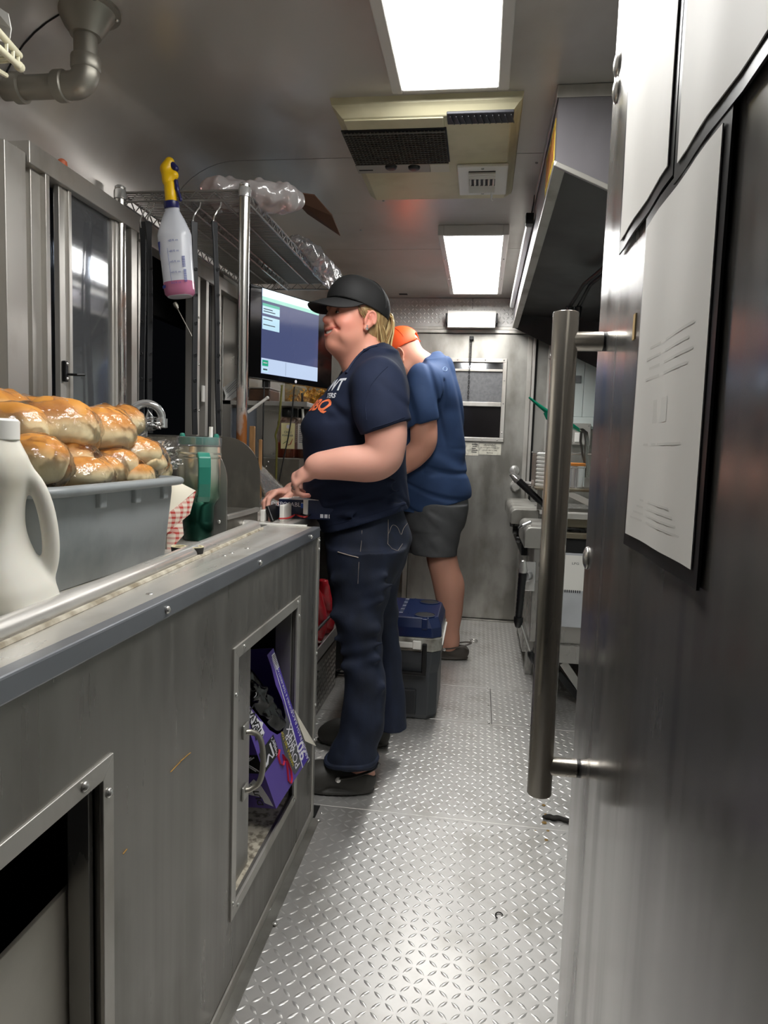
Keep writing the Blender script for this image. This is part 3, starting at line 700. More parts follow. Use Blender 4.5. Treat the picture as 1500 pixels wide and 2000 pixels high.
dirtyl = plain('dirty_ledge', 'b9b1a0', .7, col2='6f675a', scale=55, lo=.45, hi=.62)
for (fr, h) in ((fr1, O1), (fr2, O2)):
    y0, y1, z0, z1 = h
    for b in ((CX-(.042 if y1 < 1 else .055), CX-.012, y1-.034, y1-.024, z0, z1), (CX-.05, CX-.012, y0+.02, y1-.024, z1-.026, z1-.02), (CX-.10, CX-.012, y0+.02, y1-.024, z0+.014, z0+.02)): box('jamb', dirtyl if b[5] < z0+.03 else steelv, fr, b, .001)
screws(fr1, [(CX+.004, .745, .716), (CX+.004, .80, .68)], 'x', me=dome(.007, .006, 12))
screws(fr2, [(CX+.004, y, z) for y, z in ((1.318, .726), (1.274, .64), (1.735, .726), (1.752, .685), (1.752, .255), (1.735, .178), (1.30, .178), (1.272, .20))], 'x')
# screws of the top strip and the end edge
edge = box('edge_strip', metal('edge_aluminium', '94979d', .33, streak=(1, .05, 1), dirt=.4, dirtcol='73757a', dirtscale=6), cab, (CX-.02, CX+.004, CY0, CY1+.002, CT-.03, CT), .003)
screws(edge, [(CX+.004, y, CT-.016) for y in (.967, 1.41, 1.86)], 'x', me=dome(.0065, .006, 12))
ee = box('corner_angle', alum, cab, (CX-.006, CX+.004, CY1-.018, CY1+.006, .0, CT-.03), .002)
screws(ee, [(CX+.004, CY1-.008, z) for z in (.86, .835, .52, .36, .25)], 'x')
box('counter_ledge', topm, cab, (-.62, CX-.001, CY0, CY1, CT-.012, CT-.001), .001)
screws(cab, [at(px, py, z=CT-.001) for px, py in ((292, 1160), (483, 1071), (452, 1080), (438, 1085))], 'z', me=dome(.007, .002, 10))
box('splash_strip', white, cab, (-.66, -.50, CY1-.012, CY1, CT-.001, CT+.004), .001)
box('caulk_seam', plain('sealant', 'c9c2b2', .6, col2='8a7f6a', scale=30), cab, (-.1, -.1, .5, .5, .5, .5), 0)
bpy.data.objects.remove(bpy.data.objects['caulk_seam'])
p, q = V(-.5165, .45, CT), V(-.603, 1.86, CT)
MB().tube([p+(q-p)*t for t in np.linspace(0, 1, 30)], .005, 6).build('sealant_bead', MATS['sealant'], cab, smooth=True)
# floor angle
ta = box('trim_1', alumd, None, (CX, CX+.028, CY0, CY1-.01, -.0, .004), .001); ta['kind'] = 'structure'
tb = box('trim_2', alum, None, (CX+.0002, CX+.005, CY0, CY1-.01, .0042, .03), .001); tb['kind'] = 'structure'
screws(ta, [], 'z')
for k, (px, py) in enumerate(((537, 1804), (622, 1602), (525, 1776))):
    c = at(px, py, z=.004); o = piece('screw', dome(.007, .004, 10), ta, (0, 0, 0)); o.location = tuple(V(c[0], c[1], .0042)-V(*ta.location))
# sliding door leaf with D handle
SY = float(at(488, 1400, x=CX-.022)[1])
sd = box('sliding_door', steelv, cab, (CX-.03, CX-.022, .90, SY, .17, .715), .001)
za_, zb_ = float(at(478, 1428, x=CX-.02)[2]), float(at(480, 1543, x=CX-.02)[2]); ya_ = float(at(480, 1480, x=CX-.018)[1])
for z_ in (za_, zb_): box('handle_plate', steel, sd, (CX-.022, CX-.016, ya_-.016, ya_+.016, z_-.016, z_+.016), .003)
zc_ = (za_+zb_)/2; hr_ = (za_-zb_)/2
pts = [(CX-.018, ya_, za_-.004), (CX-.010, ya_+.004, za_-.004)]+[(CX-.008+.026*math.sin(a)**.7, ya_+.012, zc_+(hr_-.008)*math.cos(a)) for a in np.linspace(.25, math.pi-.25, 15)]+[(CX-.010, ya_+.004, zb_+.004), (CX-.018, ya_, zb_+.004)]
MB().tube(pts, .0065, 10).build('handle', pipem, sd, smooth=True)
box('inner_leaf', plain('pale_panel', 'd8d2c6', .5, noise=.15), cab, (-.520, -.513, .30, float(at(150, 1800, x=-.513)[1]), .14, float(at(145, 1722, x=-.513)[2])), .001)
box('inner_ledge', cabm, cab, (-.75, CX-.10, 1.38, 1.75, .135, .268), .002)
# trash bag box leaning out of the far opening
tbx = thing('trash_bag_box', 'torn purple and grey carton of trash bags leaning out of the cabinet opening', 'box', (-.5, 1.6, .2))
BR, TR, BL = at(603, 1480, x=-.42), at(534, 1266, x=-.50), at(529, 1549, x=-.466)
hv = TR-BR; wv = BL-BR; wv = wv-hv*wv.dot(hv)/hv.dot(hv); nv = unit(np.cross(hv, wv)); nv = nv if nv[0] > 0 else -nv
hu, wu = unit(hv), unit(wv); HL, WL, DL = np.linalg.norm(hv), np.linalg.norm(wv), .12
PB = lambda a, b, d=0: BR+hu*a*HL+wu*b*WL+nv*d          # a up the box, b from right edge to near edge
purple = plain('purple_carton', '5b469f', .38, noise=.12, scale=6)
carton = MB()
hole = [(1.0, .18), (.9, .17), (.75, .2), (.6, .17), (.47, .2), (.40, .36), (.43, .5), (.52, .62), (.68, .74), (.82, .84), (.93, .93), (1.0, .95)]
R0 = [(0, 0), (0, .2), (0, .36), (0, .5), (0, .62), (0, .74), (0, .84), (0, .93), (0, 1)]
strip1 = [(a, 0) for a, b in hole[:5]]
# face cells between hole outline and the box edges
def face(m, pts, th=.0015):
    n = len(pts); v = [PB(a, b, 0) for a, b in pts]+[PB(a, b, -th) for a, b in pts]
    m.add(v, [tuple(range(n)), tuple(range(2*n-1, n-1, -1))]+[(i, (i+1) % n, n+(i+1) % n, n+i) for i in range(n)])
for i in range(4): face(carton, [(hole[i][0], 0), hole[i], hole[i+1], (hole[i+1][0], 0)])
face(carton, [(hole[4][0], 0), hole[4], hole[5], (0, hole[5][1]), (0, 0)])
for i in range(5, 11): face(carton, [hole[i], hole[i+1], (0, hole[i+1][1]), (0, hole[i][1])])
face(carton, [(1, .95), (1, 1), (0, 1), (0, .95)])
def slab(a0, a1, b0, b1, d0, d1): carton.add([PB(a, b, d) for a in (a0, a1) for b in (b0, b1) for d in (d0, d1)], [(0, 1, 3, 2), (4, 6, 7, 5), (0, 4, 5, 1), (2, 3, 7, 6), (0, 2, 6, 4), (1, 5, 7, 3)])
slab(0, 1, .992, 1, -DL, -.001); slab(0, 1, 0, .008, -DL, -.001); slab(0, .006, .008, .992, -DL, -.001); slab(0, 1, .0, 1, -DL-.001, -DL); slab(.994, 1, .45, .992, -DL, -.02)
carton.build('carton', purple, tbx)
def patch(name, mat, pts, d=.0006, b1=None):
    m = MB(); m.add([PB(a, b, d) for a, b in pts], [tuple(range(len(pts)))]); return m.build(name, mat, tbx)
greyc = plain('grey_print', '4a4a50', .4); whiteink = plain('white_ink', 'e6e4ec', .5); blackc = plain('black_print', '121214', .4); band = plain('violet_band', '43309c', .38); redp = plain('red_ribbon_print', 'd0304a', .4); yel = plain('yellow_ink', 'd8c320', .5)
patch('printed_panel', greyc, [(.03, .22), (.3, .17), (.59, .175), (.48, .21), (.41, .36), (.40, .45), (.2, .5), (.03, .42)])
patch('printed_band', band, [(.0, .005), (.98, .005), (.98, .1), (.6, .12), (.3, .15), (.0, .2)])
patch('printed_line', whiteink, [(.0, .2), (.3, .15), (.6, .12), (.95, .1), (.95, .108), (.6, .135), (.3, .166), (.0, .218)], .0009)
patch('barcode_patch', whiteink, [(.84, .012), (.97, .012), (.97, .095), (.84, .09)], .0009)
for k in range(9): patch('barcode_bar', blackc, [(.85+k*.0125, .02), (.856+k*.0125, .02), (.856+k*.0125, .08), (.85+k*.0125, .08)], .0012)
patch('emblem_panel', blackc, [(.31, .985), (.31, .585), (.47, .585), (.47, .985)], .0009)
bt = lambda name, s, mat, a, b, size, sq=1.0, **k: text(name, s, mat, tbx, PB(a, b), hu, wu, size, depth=.0012, squash=sq, **k)
hu_w = -unit(np.cross(nv, hu))
def bt(name, s, mat, a, b, size, sq=1.0, **k): return text(name, s, mat, tbx, PB(a, b), hu, wu if np.dot(np.cross(hu, wu), nv) > 0 else wu, size, depth=.0012 if np.dot(np.cross(hu, wu), nv) > 0 else -.0012, squash=sq, **k)
bt('lettering', '90', whiteink, .12, .105, .052, .9, bold=.02)
bt('lettering', 'POWER', whiteink, .21, .30, .034, .9); bt('lettering', 'FLEX', whiteink, .30, .22, .034, .9)
bt('lettering', 'DURABLE & TEAR-RESISTANT', whiteink, .66, .055, .011); bt('lettering', 'LARGE TRASH BAGS', whiteink, .22, .03, .018)
bt('lettering', 'HANDLE TIES TOP', yel, .26, .395, .013)
bt('lettering', "Member's", whiteink, .39, .645, .013); bt('lettering', 'Mark', whiteink, .395, .62, .013)
for k in range(3):       # folded-ribbon M emblem in white strokes
    o_ = .012*k
    for (a0, b0), (a1, b1) in (((.335+o_*.4, .93-o_), (.445, .93-o_)), ((.335, .93-o_*2), (.39, .82-o_)), ((.39, .82-o_), (.335, .73+o_)), ((.335, .70+o_), (.445, .70+o_))):
        pa, pb = PB(a0, b0, .0014), PB(a1, b1, .0014); MB().bar(pa, pb, .0018, .0006, up=nv).build('emblem_stroke', whiteink, tbx)
ribs = [(.33, .55), (.30, .62), (.24, .63), (.2, .58), (.22, .53), (.27, .52), (.2, .47), (.1, .46), (.04, .5), (.02, .55), (.06, .58), (.13, .53), (.2, .49)]
MB().tube([PB(a, b+.02, .001) for a, b in ribs], .0042, 6, flat=.3).build('ribbon_print', redp, tbx, smooth=True)
patch('starburst_label', whiteink, [(.53, .86), (.55, .74), (.60, .75), (.62, .70), (.66, .76), (.74, .82), (.83, .86), (.83, .92), (.68, .93), (.60, .92)], .0009)
bt('lettering', 'HEAVY', blackc, .68, .83, .03, 1, bold=.02); bt('lettering', 'DUTY', blackc, .66, .895, .024, 1, bold=.02)
def Lp(a, d): return PB(a, 1, -d)                        # near side face
def lpatch(name, mat, pts):
    m = MB(); m.add([Lp(a, d)+wu*.0006 for a, d in pts], [tuple(range(len(pts)))]); m.build(name, mat, tbx)
lpatch('emblem_panel', blackc, [(.31, .0), (.47, .0), (.47, .06), (.31, .06)])
lpatch('starburst_label', whiteink, [(.02, .005), (.05, .028), (.1, .03), (.12, .07), (.2, .06), (.26, .035), (.2, .02), (.1, .01)])
for k in range(2): MB().bar(Lp(.33, .012+k*.008)+wu*.001, Lp(.40, .042+k*.008)+wu*.001, .003, .0006, up=wu).build('emblem_stroke', whiteink, tbx); MB().bar(Lp(.40, .042+k*.008)+wu*.001, Lp(.45, .012+k*.008)+wu*.001, .003, .0006, up=wu).build('emblem_stroke', whiteink, tbx)
text('lettering', 'DUTY', blackc, tbx, Lp(.12, .04), hu, nv if np.dot(np.cross(hu, -nv), wu) < 0 else -nv, .024, depth=.001, bold=.02)
fl = [PB(.46, -.0, .002), at(617, 1457, x=-.415), PB(.16, -.005, .004), PB(.30, -.0, .002)]
m = MB(); m.add(fl+[q_+V(.0015, -.0015, 0) for q_ in fl], [(0, 1, 2, 3), (7, 6, 5, 4), (0, 4, 5, 1), (1, 5, 6, 2), (2, 6, 7, 3), (3, 7, 4, 0)]); m.build('torn_flap', plain('raw_card', 'cfc8bb', .8), tbx)
# black bags bulging in the hole
blackbag = plain('black_film', '08080a', .16, bmp=.9, bscale=24, spec=.8)
c = PB(.62, .45, -.03)
F = Field(ax(c[0]-.13, c[0]+.1, (c[0]-.13, .004)), ax(c[1]-.13, c[1]+.13, (c[1]-.13, .004)), ax(c[2]-.2, c[2]+.2, (c[2]-.2, .004)))
for a, b, d, r in ((.47, .34, -.022, .026), (.56, .40, -.028, .03), (.66, .46, -.036, .034), (.78, .5, -.04, .036), (.9, .54, -.045, .034)): F.add(ell(PB(a, b, d), (r, r*1.1, r*1.2)), .02)
for a, b, a2, b2 in ((.45, .3, .6, .5), (.55, .3, .62, .55), (.62, .36, .8, .62), (.7, .4, .9, .6), (.5, .42, .7, .4), (.8, .42, .82, .7)): F.add(cap(PB(a, b, .0), PB(a2, b2, -.004), .006), .012)
for a, b, a2, b2 in ((.5, .28, .66, .42), (.58, .48, .75, .45), (.72, .62, .9, .52), (.44, .38, .56, .5)): F.cut(cap(PB(a, b, .012), PB(a2, b2, .008), .007), .012)
solid('bag_film', F, blackbag, tbx, smooth_iter=1)
# ------------------------------------------------------------------ sink let into the counter
SF = .888
sk = thing('sink', 'stainless sink drainboard with rolled front rim let into the counter', 'sink', (-.8, 1.2, .8))
a, b = V(-.535, .28, CT+.004), V(-.622, 1.845, CT+.004)
rim = [a, a+(b-a)*.5, b]+[b+V(-.022*(1-math.cos(t)), .02*math.sin(t), 0) for t in np.linspace(.2, math.pi/2, 5)]
ymx = rim[-1][1]; rim += [V(-.70, ymx, CT+.002)]
MB().tube(rim, .0185, 16).build('rolled_rim', rimm, sk, smooth=True)
m = MB(); m.prism([(a[0]-.012, a[1]), (b[0]-.012, b[1]+.01), (-1.12, b[1]+.01), (-1.12, a[1])], 2, SF-.008, SF); m.build('drainboard', topm, sk)
box('back_splash', steel, sk, (-1.135, -1.122, .28, 1.74, SF, 1.0), .003)
hs = thing('hand_sink', 'small hand sink between two rounded stainless splash guards', 'sink', (-.85, 1.85, SF))
GX = -.657
def guard(y, x0, xr, ztop, rad, z0):
    poly = [(x0, z0), (xr, z0), (xr, ztop-rad)]+[(xr-rad+rad*math.cos(t), ztop-rad+rad*math.sin(t)) for t in np.linspace(.15, math.pi/2, 9)]+[(x0, ztop)]
    m = MB(); m.add([(x, y, z) for x, z in poly]+[(x, y+.004, z) for x, z in poly], [tuple(range(len(poly))), tuple(range(2*len(poly)-1, len(poly)-1, -1))]+[(i, (i+1) % len(poly), len(poly)+(i+1) % len(poly), len(poly)+i) for i in range(len(poly))]); return m
scuff = metal('scuffed_steel', '74716a', .42, dirt=.7, dirtcol='8d8a80', dirtscale=26)
g1 = guard(1.725, -1.11, GX, 1.148, .11, .895); g1.build('splash_guard', steelv, hs)
g2 = guard(1.985, -1.11, GX+.004, 1.156, .11, .94); g2.build('splash_guard', scuff, hs)
box('guard_trough', scuff, hs, (-1.08, GX, 1.73, 1.985, .893, .945), .004)
bpy.data.objects['guard_trough'].name = 'basin'
box('basin_lip', steel, hs, (GX-.01, GX+.004, 1.73, 1.988, .935, .948), .002)
screws(hs, [(GX-.02, 1.7245, .93)], '-y')
# faucet
fa = thing('gooseneck_faucet', 'chrome gooseneck faucet curving over the sink behind the bread', 'faucet', (-1.045, 1.93, 1.0))
fl_, ft, fr_ = at(257, 800, y=1.90), at(288, 785, y=1.92), at(316, 815, y=1.95)
b0 = V(fl_[0], 1.90, 1.0); R = (fr_[0]-fl_[0])/2; zc = ft[2]-R-.004
pts = [V(fl_[0], 1.90, z) for z in np.linspace(1.0, zc, 6)]+[V(fl_[0]+R-R*math.cos(t), 1.90+.05*t/math.pi, zc+R*math.sin(t)) for t in np.linspace(.2, math.pi, 14)]+[V(fr_[0], 1.95, zc-.015)]
MB().tube(pts, .0115, 16).build('spout', chrome, fa, smooth=True)
MB().lathe([(.012, 0), (.0165, 0), (.0165, -.026), (.012, -.028)], (fr_[0], 1.95, zc-.008), 18).build('aerator', chrome, fa, smooth=True)
MB().lathe([(.026, 0), (.026, .012), (.016, .03), (.0125, .04)], (fl_[0], 1.90, .985), 20).build('base', chrome, fa, smooth=True)
MB().tube([V(fl_[0]+.03, 1.93, 1.06), V(fl_[0]+.03, 1.93, zc-.01), V(fl_[0]+.037, 1.93, zc+.014), V(fl_[0]+.046, 1.935, zc-.004), V(fl_[0]+.046, 1.935, zc-.03)], .004, 8).build('lever', chrome, fa, smooth=True)
# ------------------------------------------------------------------ grey tub
tub = thing('bus_tub', 'grey plastic bus tub heaped with bagged bread on the drainboard', 'tub', (-.84, 1.19, SF))
tubm = plain('grey_tub_plastic', '8b9092', .42, noise=.2, scale=7, col2='6f7577', bmp=.1, bscale=90, lo=.5, hi=.75)
def rrect(x0, x1, y0, y1, r, n=6):
    o = []
    for cx_, cy_, s in ((x1-r, y0+r, -90), (x1-r, y1-r, 0), (x0+r, y1-r, 90), (x0+r, y0+r, 180)):
        o += [(cx_+r*math.cos(math.radians(s+90*k/n)), cy_+r*math.sin(math.radians(s+90*k/n))) for k in range(n+1)]
    return o
TX1 = -.66
tb_ = lambda g: (-1.04-g, TX1+.004+g, .957-g, 1.425+g)
lv = [(tb_(-.014), .03, SF+.001), (tb_(-.012), .032, SF+.004), (tb_(0), .035, 1.03), (tb_(0), .035, 1.044)]+[(tb_(.0135+.0085*math.sin(t)), .045, 1.0535-.0085*math.cos(t)) for t in np.linspace(-.4, math.pi, 9)]+[(tb_(.004), .038, 1.062), (tb_(-.003), .034, 1.052), (tb_(-.02), .03, SF+.006)]
L_ = [[(*p, z) for p in rrect(*b, r)] for b, r, z in lv]; n = len(L_[0]); m = MB()
m.add([p for r in L_ for p in r], [(i*n+k, i*n+(k+1) % n, (i+1)*n+(k+1) % n, (i+1)*n+k) for i in range(len(L_)-1) for k in range(n)]+[tuple(range(n-1, -1, -1)), tuple(range((len(L_)-1)*n, len(L_)*n))])
m.build('tub_body', tubm, tub, smooth=True)
for y in [float(at(p_, 975, x=TX1)[1]) for p_ in (190, 259, 314)]: box('rim_rib', tubm, tub, (TX1-.004, TX1+.013, y-.011, y+.011, 1.018, 1.049), .003)
# ------------------------------------------------------------------ bread in clear bags
crust = attr_mat('bread_crust', .55, .3, bmp=.12, bscale=60)
film = clear('clear_film', (1, 1, 1), .055, .045, bmp=.75, bscale=42, spec=.9, white=.012, bdist=.011)
def bun_mesh(c, r, R, seed):
    """one roll: domed top, flattened pale sides"""
    u = np.linspace(0, math.pi, 17); v = np.linspace(0, 2*math.pi, 25)[:-1]
    s = np.random.default_rng(seed); ph = s.uniform(0, 6, 6)
    U, W = np.meshgrid(u, v, indexing='ij')
    e = .85
    sg = lambda t: np.sign(t)*np.abs(t)**e
    x = sg(np.sin(U)*np.cos(W)); y = sg(np.sin(U)*np.sin(W)); z = np.cos(U); z = np.where(z < 0, -np.abs(z)**.7*.62, z**.95)
    w = 1+.05*np.sin(3*W+ph[0])*np.sin(U)+.035*np.sin(2*U*2+ph[1])+.03*np.sin(5*W+ph[2]+3*U)*np.sin(U)
    P = np.stack([x*w*r[0], y*w*r[1], z*w*r[2]], -1)
    t = np.clip((z-.02)/.6, 0, 1)[..., None]; t = t*t*(3-2*t)
    mott = (.5+.5*np.sin(4*W+ph[3]+2*U)*np.sin(3*U+ph[4]))[..., None]
    top = np.array(lin('d39440'))*(1-.55*mott)+np.array(lin('a86224'))*.55*mott; side = np.array(lin('ecdcb2'))
    colr = side*(1-t)+top*t
    k = len(v); f = [(i*k+j, i*k+(j+1) % k, (i+1)*k+(j+1) % k, (i+1)*k+j) for i in range(len(u)-1) for j in range(k)]
    return (P.reshape(-1, 3) @ np.array(R).T)+c, f, colr.reshape(-1, 3)
def rotm(yaw=0, pitch=0, roll=0): return np.array(Matrix.Rotation(yaw, 3, 'Z') @ Matrix.Rotation(pitch, 3, 'Y') @ Matrix.Rotation(roll, 3, 'X'))
def bag_of_buns(label, buns, tail, seed):
    c0 = np.mean([b[0] for b in buns], 0); buns = [(c, tuple(1.05*q for q in r), R) for c, r, R in buns]
    B = thing('bag_of_buns', label, 'bread', (c0[0], c0[1], min(b[0][2]-b[1][2]*.6 for b in buns)), 'bagged bread heaped in the grey tub')
    lo = np.min([b[0]-max(b[1])-.05 for b in buns]+[tail-.03], 0); hi = np.max([b[0]+max(b[1])+.05 for b in buns]+[tail+.03], 0)
    F = Field(*[ax(l, h_, (l, .005)) for l, h_ in zip(lo, hi)])
    for i, (c, r, R) in enumerate(buns):
        v, f, col = bun_mesh(np.array(c), r, R, seed*7+i)
        me = np_mesh('bun', v-ORI[B.name], f); a = me.color_attributes.new('Col', 'FLOAT_COLOR', 'POINT'); a.data.foreach_set('color', np.concatenate([col, np.ones((len(col), 1))], 1).astype(np.float32).ravel()); me.materials.append(crust)
        o = bpy.data.objects.new('bun', me); COL.objects.link(o); o.parent = B; ORI[o.name] = ORI[B.name]
        F.add(ell(np.array(c)-V(0, 0, r[2]*.06), np.array(r)*V(1.08, 1.08, 1.02)+.004, R), .035)
    e = np.array(buns[-1][0]); F.add(cap(e, tail, .03, .012), .03)
    ph = np.random.default_rng(seed).uniform(0, 6, 8)
    F.disp(lambda X, Y, Z: .003*np.sin(90*X+70*Z+ph[0])*np.sin(60*Y+ph[1])+.0026*np.abs(np.sin(95*Y+70*Z+40*X+ph[2]))+.0022*np.abs(np.sin(110*Z-90*X+30*Y+ph[3]))-.002)
    w_ = solid('plastic_wrap', F, film, B)
    s = np.random.default_rng(seed); t = unit(tail-e); xx, yy, _ = frame(t); m = MB()
    n = 20; rows = []
    for i in range(5):
        q = i/4; rows.append([tail+t*(q*.035-.008)+(xx*math.cos(k*2*math.pi/n)+yy*math.sin(k*2*math.pi/n)*.55)*(.01+.026*q+s.uniform(-.006, .006)*(.3+q)) for k in range(n+1)])
        rows[-1][-1] = rows[-1][0]
    m.sheet(np.array(rows)); m.build('bag_tail', film, B, smooth=False)
    return B
Q = lambda px, py, x: at(px, py, x=x-.045)
bag_of_buns('long clear bag of golden buns lying on top of the heap, nearest the jug', [(Q(62, 852, -.72)+V(-.02, -.03, .012), (.062, .06, .042), rotm(.3)), (Q(118, 835, -.72), (.06, .075, .052), rotm(.2, .1)), (Q(195, 848, -.73), (.055, .07, .052), rotm(-.2, .15))], Q(232, 858, -.73), 1)
bag_of_buns('bag of dark golden buns at the back left of the heap, cut by frame', [(Q(-10, 812, -.88), (.07, .08, .05), rotm(.2)), (Q(58, 815, -.90), (.06, .07, .042), rotm(.1))], Q(100, 815, -.90), 2)
bag_of_buns('bag with one glossy bun low on the left of the heap, beside the jug', [(Q(72, 905, -.66), (.045, .055, .046), rotm(.4, .2)), (Q(30, 920, -.70), (.045, .05, .04), rotm(.2))], Q(100, 938, -.69), 3)
bag_of_buns('bag of pale sided buns squeezed under the long top bag, mid heap', [(Q(135, 895, -.70), (.04, .055, .034), rotm(.3)), (Q(160, 928, -.655), (.042, .065, .032), rotm(.1)), (Q(210, 925, -.68), (.03, .05, .032), rotm(.1))], Q(222, 940, -.67), 4)
bag_of_buns('bag of buns at the back right of the heap, in front of the faucet', [(Q(205, 830, -.84), (.05, .06, .045), rotm(.1)), (Q(242, 828, -.85), (.045, .06, .045), rotm(.2))], Q(282, 828, -.85), 5)
bag_of_buns('bag with one round bun at the far right end of the heap', [(Q(262, 885, -.70), (.045, .055, .036), rotm(-.2, .1)), (Q(280, 903, -.70), (.045, .06, .03), rotm(.1))], Q(318, 880, -.70), 6)
bag_of_buns('bag of flat buns lying lowest at the right tub rim', [(Q(225, 908, -.69), (.04, .05, .034), rotm(.2)), (Q(262, 931, -.67), (.036, .06, .026), rotm(.1)), (Q(300, 922, -.70), (.034, .045, .028), rotm(.1))], Q(320, 908, -.70), 7)
bag_of_buns('bag of buns packed at the bottom of the grey tub under all the others', [(V(x, y, z), (.07, .062, .04), rotm(.2*i)) for i, (x, y, z) in enumerate(((-.76, 1.03, .935), (-.76, 1.17, .935), (-.76, 1.31, .935), (-.93, 1.05, .935), (-.93, 1.2, .935), (-.93, 1.33, .935), (-.88, 1.08, 1.0), (-.86, 1.22, 1.0), (-.86, 1.34, .995)))], V(-.86, 1.37, .985), 8)
# ------------------------------------------------------------------ plastic jug
jg = thing('plastic_jug', 'cream white plastic jug with hollow handle at the bottom left, cut by the frame', 'jug', (-.66, .82, SF))
jm = plain('jug_plastic', 'dddad0', .35, col2='c4ba98', scale=6, stretch=(1, 1, .6), sss=.08, lo=.5, hi=.8)
JC = at(-14, 1000, x=-.645); JC[2] = SF
zt_ = float(at(20, 825, y=JC[1])[2])-JC[2]; H_ = zt_
jd = unit(V(.80, .6, 0)); jo = V(-jd[1], jd[0], 0)      # handle side
F = Field(ax(JC[0]-.14, JC[0]+.16, (JC[0]-.14, .0028)), ax(JC[1]-.14, JC[1]+.16, (JC[1]-.14, .0028)), ax(JC[2]-.01, JC[2]+H_+.02, (JC[2]-.01, .003)))
k_ = 1.0
F.add(loft([(JC[2]+h*H_, JC[0]+o*jd[0], JC[1]+o*jd[1], r*1.08, r*1.08) for h, r, o in ((0, .060, 0), (.03, .066, 0), (.16, .066, 0), (.25, .056, -.001), (.36, .043, -.002), (.46, .036, -.002), (.56, .035, -.002), (.66, .038, -.002), (.75, .041, -.001), (.82, .038, 0), (.88, .032, 0), (.91, .029, 0), (1.0, .028, 0))], 2.6), .01)
hp_ = [JC+jd*o*1.08+V(0, 0, h*H_) for h, o in ((.785, .022), (.765, .033), (.71, .046), (.62, .056), (.51, .062), (.39, .065), (.29, .064), (.2, .058), (.12, .048))]
hq_ = []
for i in range(len(hp_)-1):
    for t in np.linspace(0, 1, 5)[:-1]: hq_.append(hp_[i]*(1-t)+hp_[i+1]*t)
for _ in range(4): hq_ = [hq_[0]]+[(hq_[i-1]+2*hq_[i]+hq_[i+1])/4 for i in range(1, len(hq_)-1)]+[hq_[-1]]
Fh = Field(F.x, F.y, F.z)
for i in range(len(hq_)-1): Fh.add(cap(hq_[i], hq_[i+1], .0113), 0)
h_ = np.maximum(.008-np.abs(F.F-Fh.F), 0)/.008; F.F = (np.minimum(F.F, Fh.F)-h_*h_*.008*.25).astype(np.float32)
solid('jug_body', F, jm, jg, smooth_iter=1)
MB().lathe([(.031, 0), (.034, .002), (.034, .026), (.031, .029), (.001, .029)], JC+V(0, 0, H_*.985-.02), 28).build('screw_cap', white, jg, smooth=True)
# ------------------------------------------------------------------ red checked paper trays
def tray(label, c, op, up, L, W, D):
    """open boat tray: c base centre, op opening direction, up its long direction"""
    T = thing('paper_tray', label, 'food tray', c, 'red checked paper trays')
    op = unit(op); up = unit(up-op*np.dot(up, op)); sd_ = np.cross(op, up); m = MB(); mi = MB()
    b = [c+up*a*L*.38+sd_*s*W*.36 for a, s in ((-1, -1), (1, -1), (1, 1), (-1, 1))]; t = [c+op*D+up*a*L*.5+sd_*s*W*.5 for a, s in ((-1, -1), (1, -1), (1, 1), (-1, 1))]
    m.add(b+t, [(0, 1, 2, 3)]+[(i, (i+1) % 4, 4+(i+1) % 4, 4+i) for i in range(4)])
    cc = c+op*D*.5; ins = [p+(cc+0*op-p)*.03+op*.001 for p in b]+[p+(c+op*D-p)*.02 for p in t]
    mi.add(ins, [(3, 2, 1, 0)]+[(4+i, 4+(i+1) % 4, (i+1) % 4, i) for i in range(4)])
    m.build('checked_outside', chk, T); mi.build('white_inside', trayw, T); return T
trayw = plain('tray_white', 'e9e3d2', .6)
chk, nt, bb = nodes('red_checks')
def chkpat(nt, scale):
    tc = nt.nodes.new('ShaderNodeTexCoord'); sp = nt.nodes.new('ShaderNodeSeparateXYZ'); nt.links.new(tc.outputs['Object'], sp.inputs[0]); outs = []
    for ax_ in ('Y', 'Z'):
        a = nt.nodes.new('ShaderNodeMath'); a.operation = 'MULTIPLY'; a.inputs[1].default_value = scale; nt.links.new(sp.outputs[ax_], a.inputs[0])
        fr = nt.nodes.new('ShaderNodeMath'); fr.operation = 'FRACT'; nt.links.new(a.outputs[0], fr.inputs[0])
        lt = nt.nodes.new('ShaderNodeMath'); lt.operation = 'LESS_THAN'; lt.inputs[1].default_value = .42; nt.links.new(fr.outputs[0], lt.inputs[0]); outs.append(lt.outputs[0])
    s = nt.nodes.new('ShaderNodeMath'); s.operation = 'ADD'; nt.links.new(outs[0], s.inputs[0]); nt.links.new(outs[1], s.inputs[1])
    h = nt.nodes.new('ShaderNodeMath'); h.operation = 'MULTIPLY'; h.inputs[1].default_value = .5; nt.links.new(s.outputs[0], h.inputs[0]); return h.outputs[0]
nt.links.new(mixc(nt, chkpat(nt, 85), lin('efe2d2'), lin('c4453f')), bb.inputs['Base Color']); bb.inputs['Roughness'].default_value = .6
def folded(label, wq, cqs):
    c0 = np.mean([at(px, py, y=y) for px, py, y in wq], 0); T = thing('paper_tray', label, 'food tray', (c0[0], c0[1], SF), 'red checked paper trays')
    def pl(q, name, mat):
        P = [at(px, py, y=y+.04) for px, py, y in q]; a = np.array([[P[0]*(1-u)*(1-v)+P[1]*u*(1-v)+P[2]*u*v+P[3]*(1-u)*v+V(0, -.006*math.sin(math.pi*u)*math.sin(math.pi*v), 0) for u in np.linspace(0, 1, 6)] for v in np.linspace(0, 1, 5)]); MB().sheet(a, .0012).build(name, mat, T, smooth=True)
    pl(wq, 'white_inside', trayw)
    for q in cqs: pl(q, 'checked_side', chk)
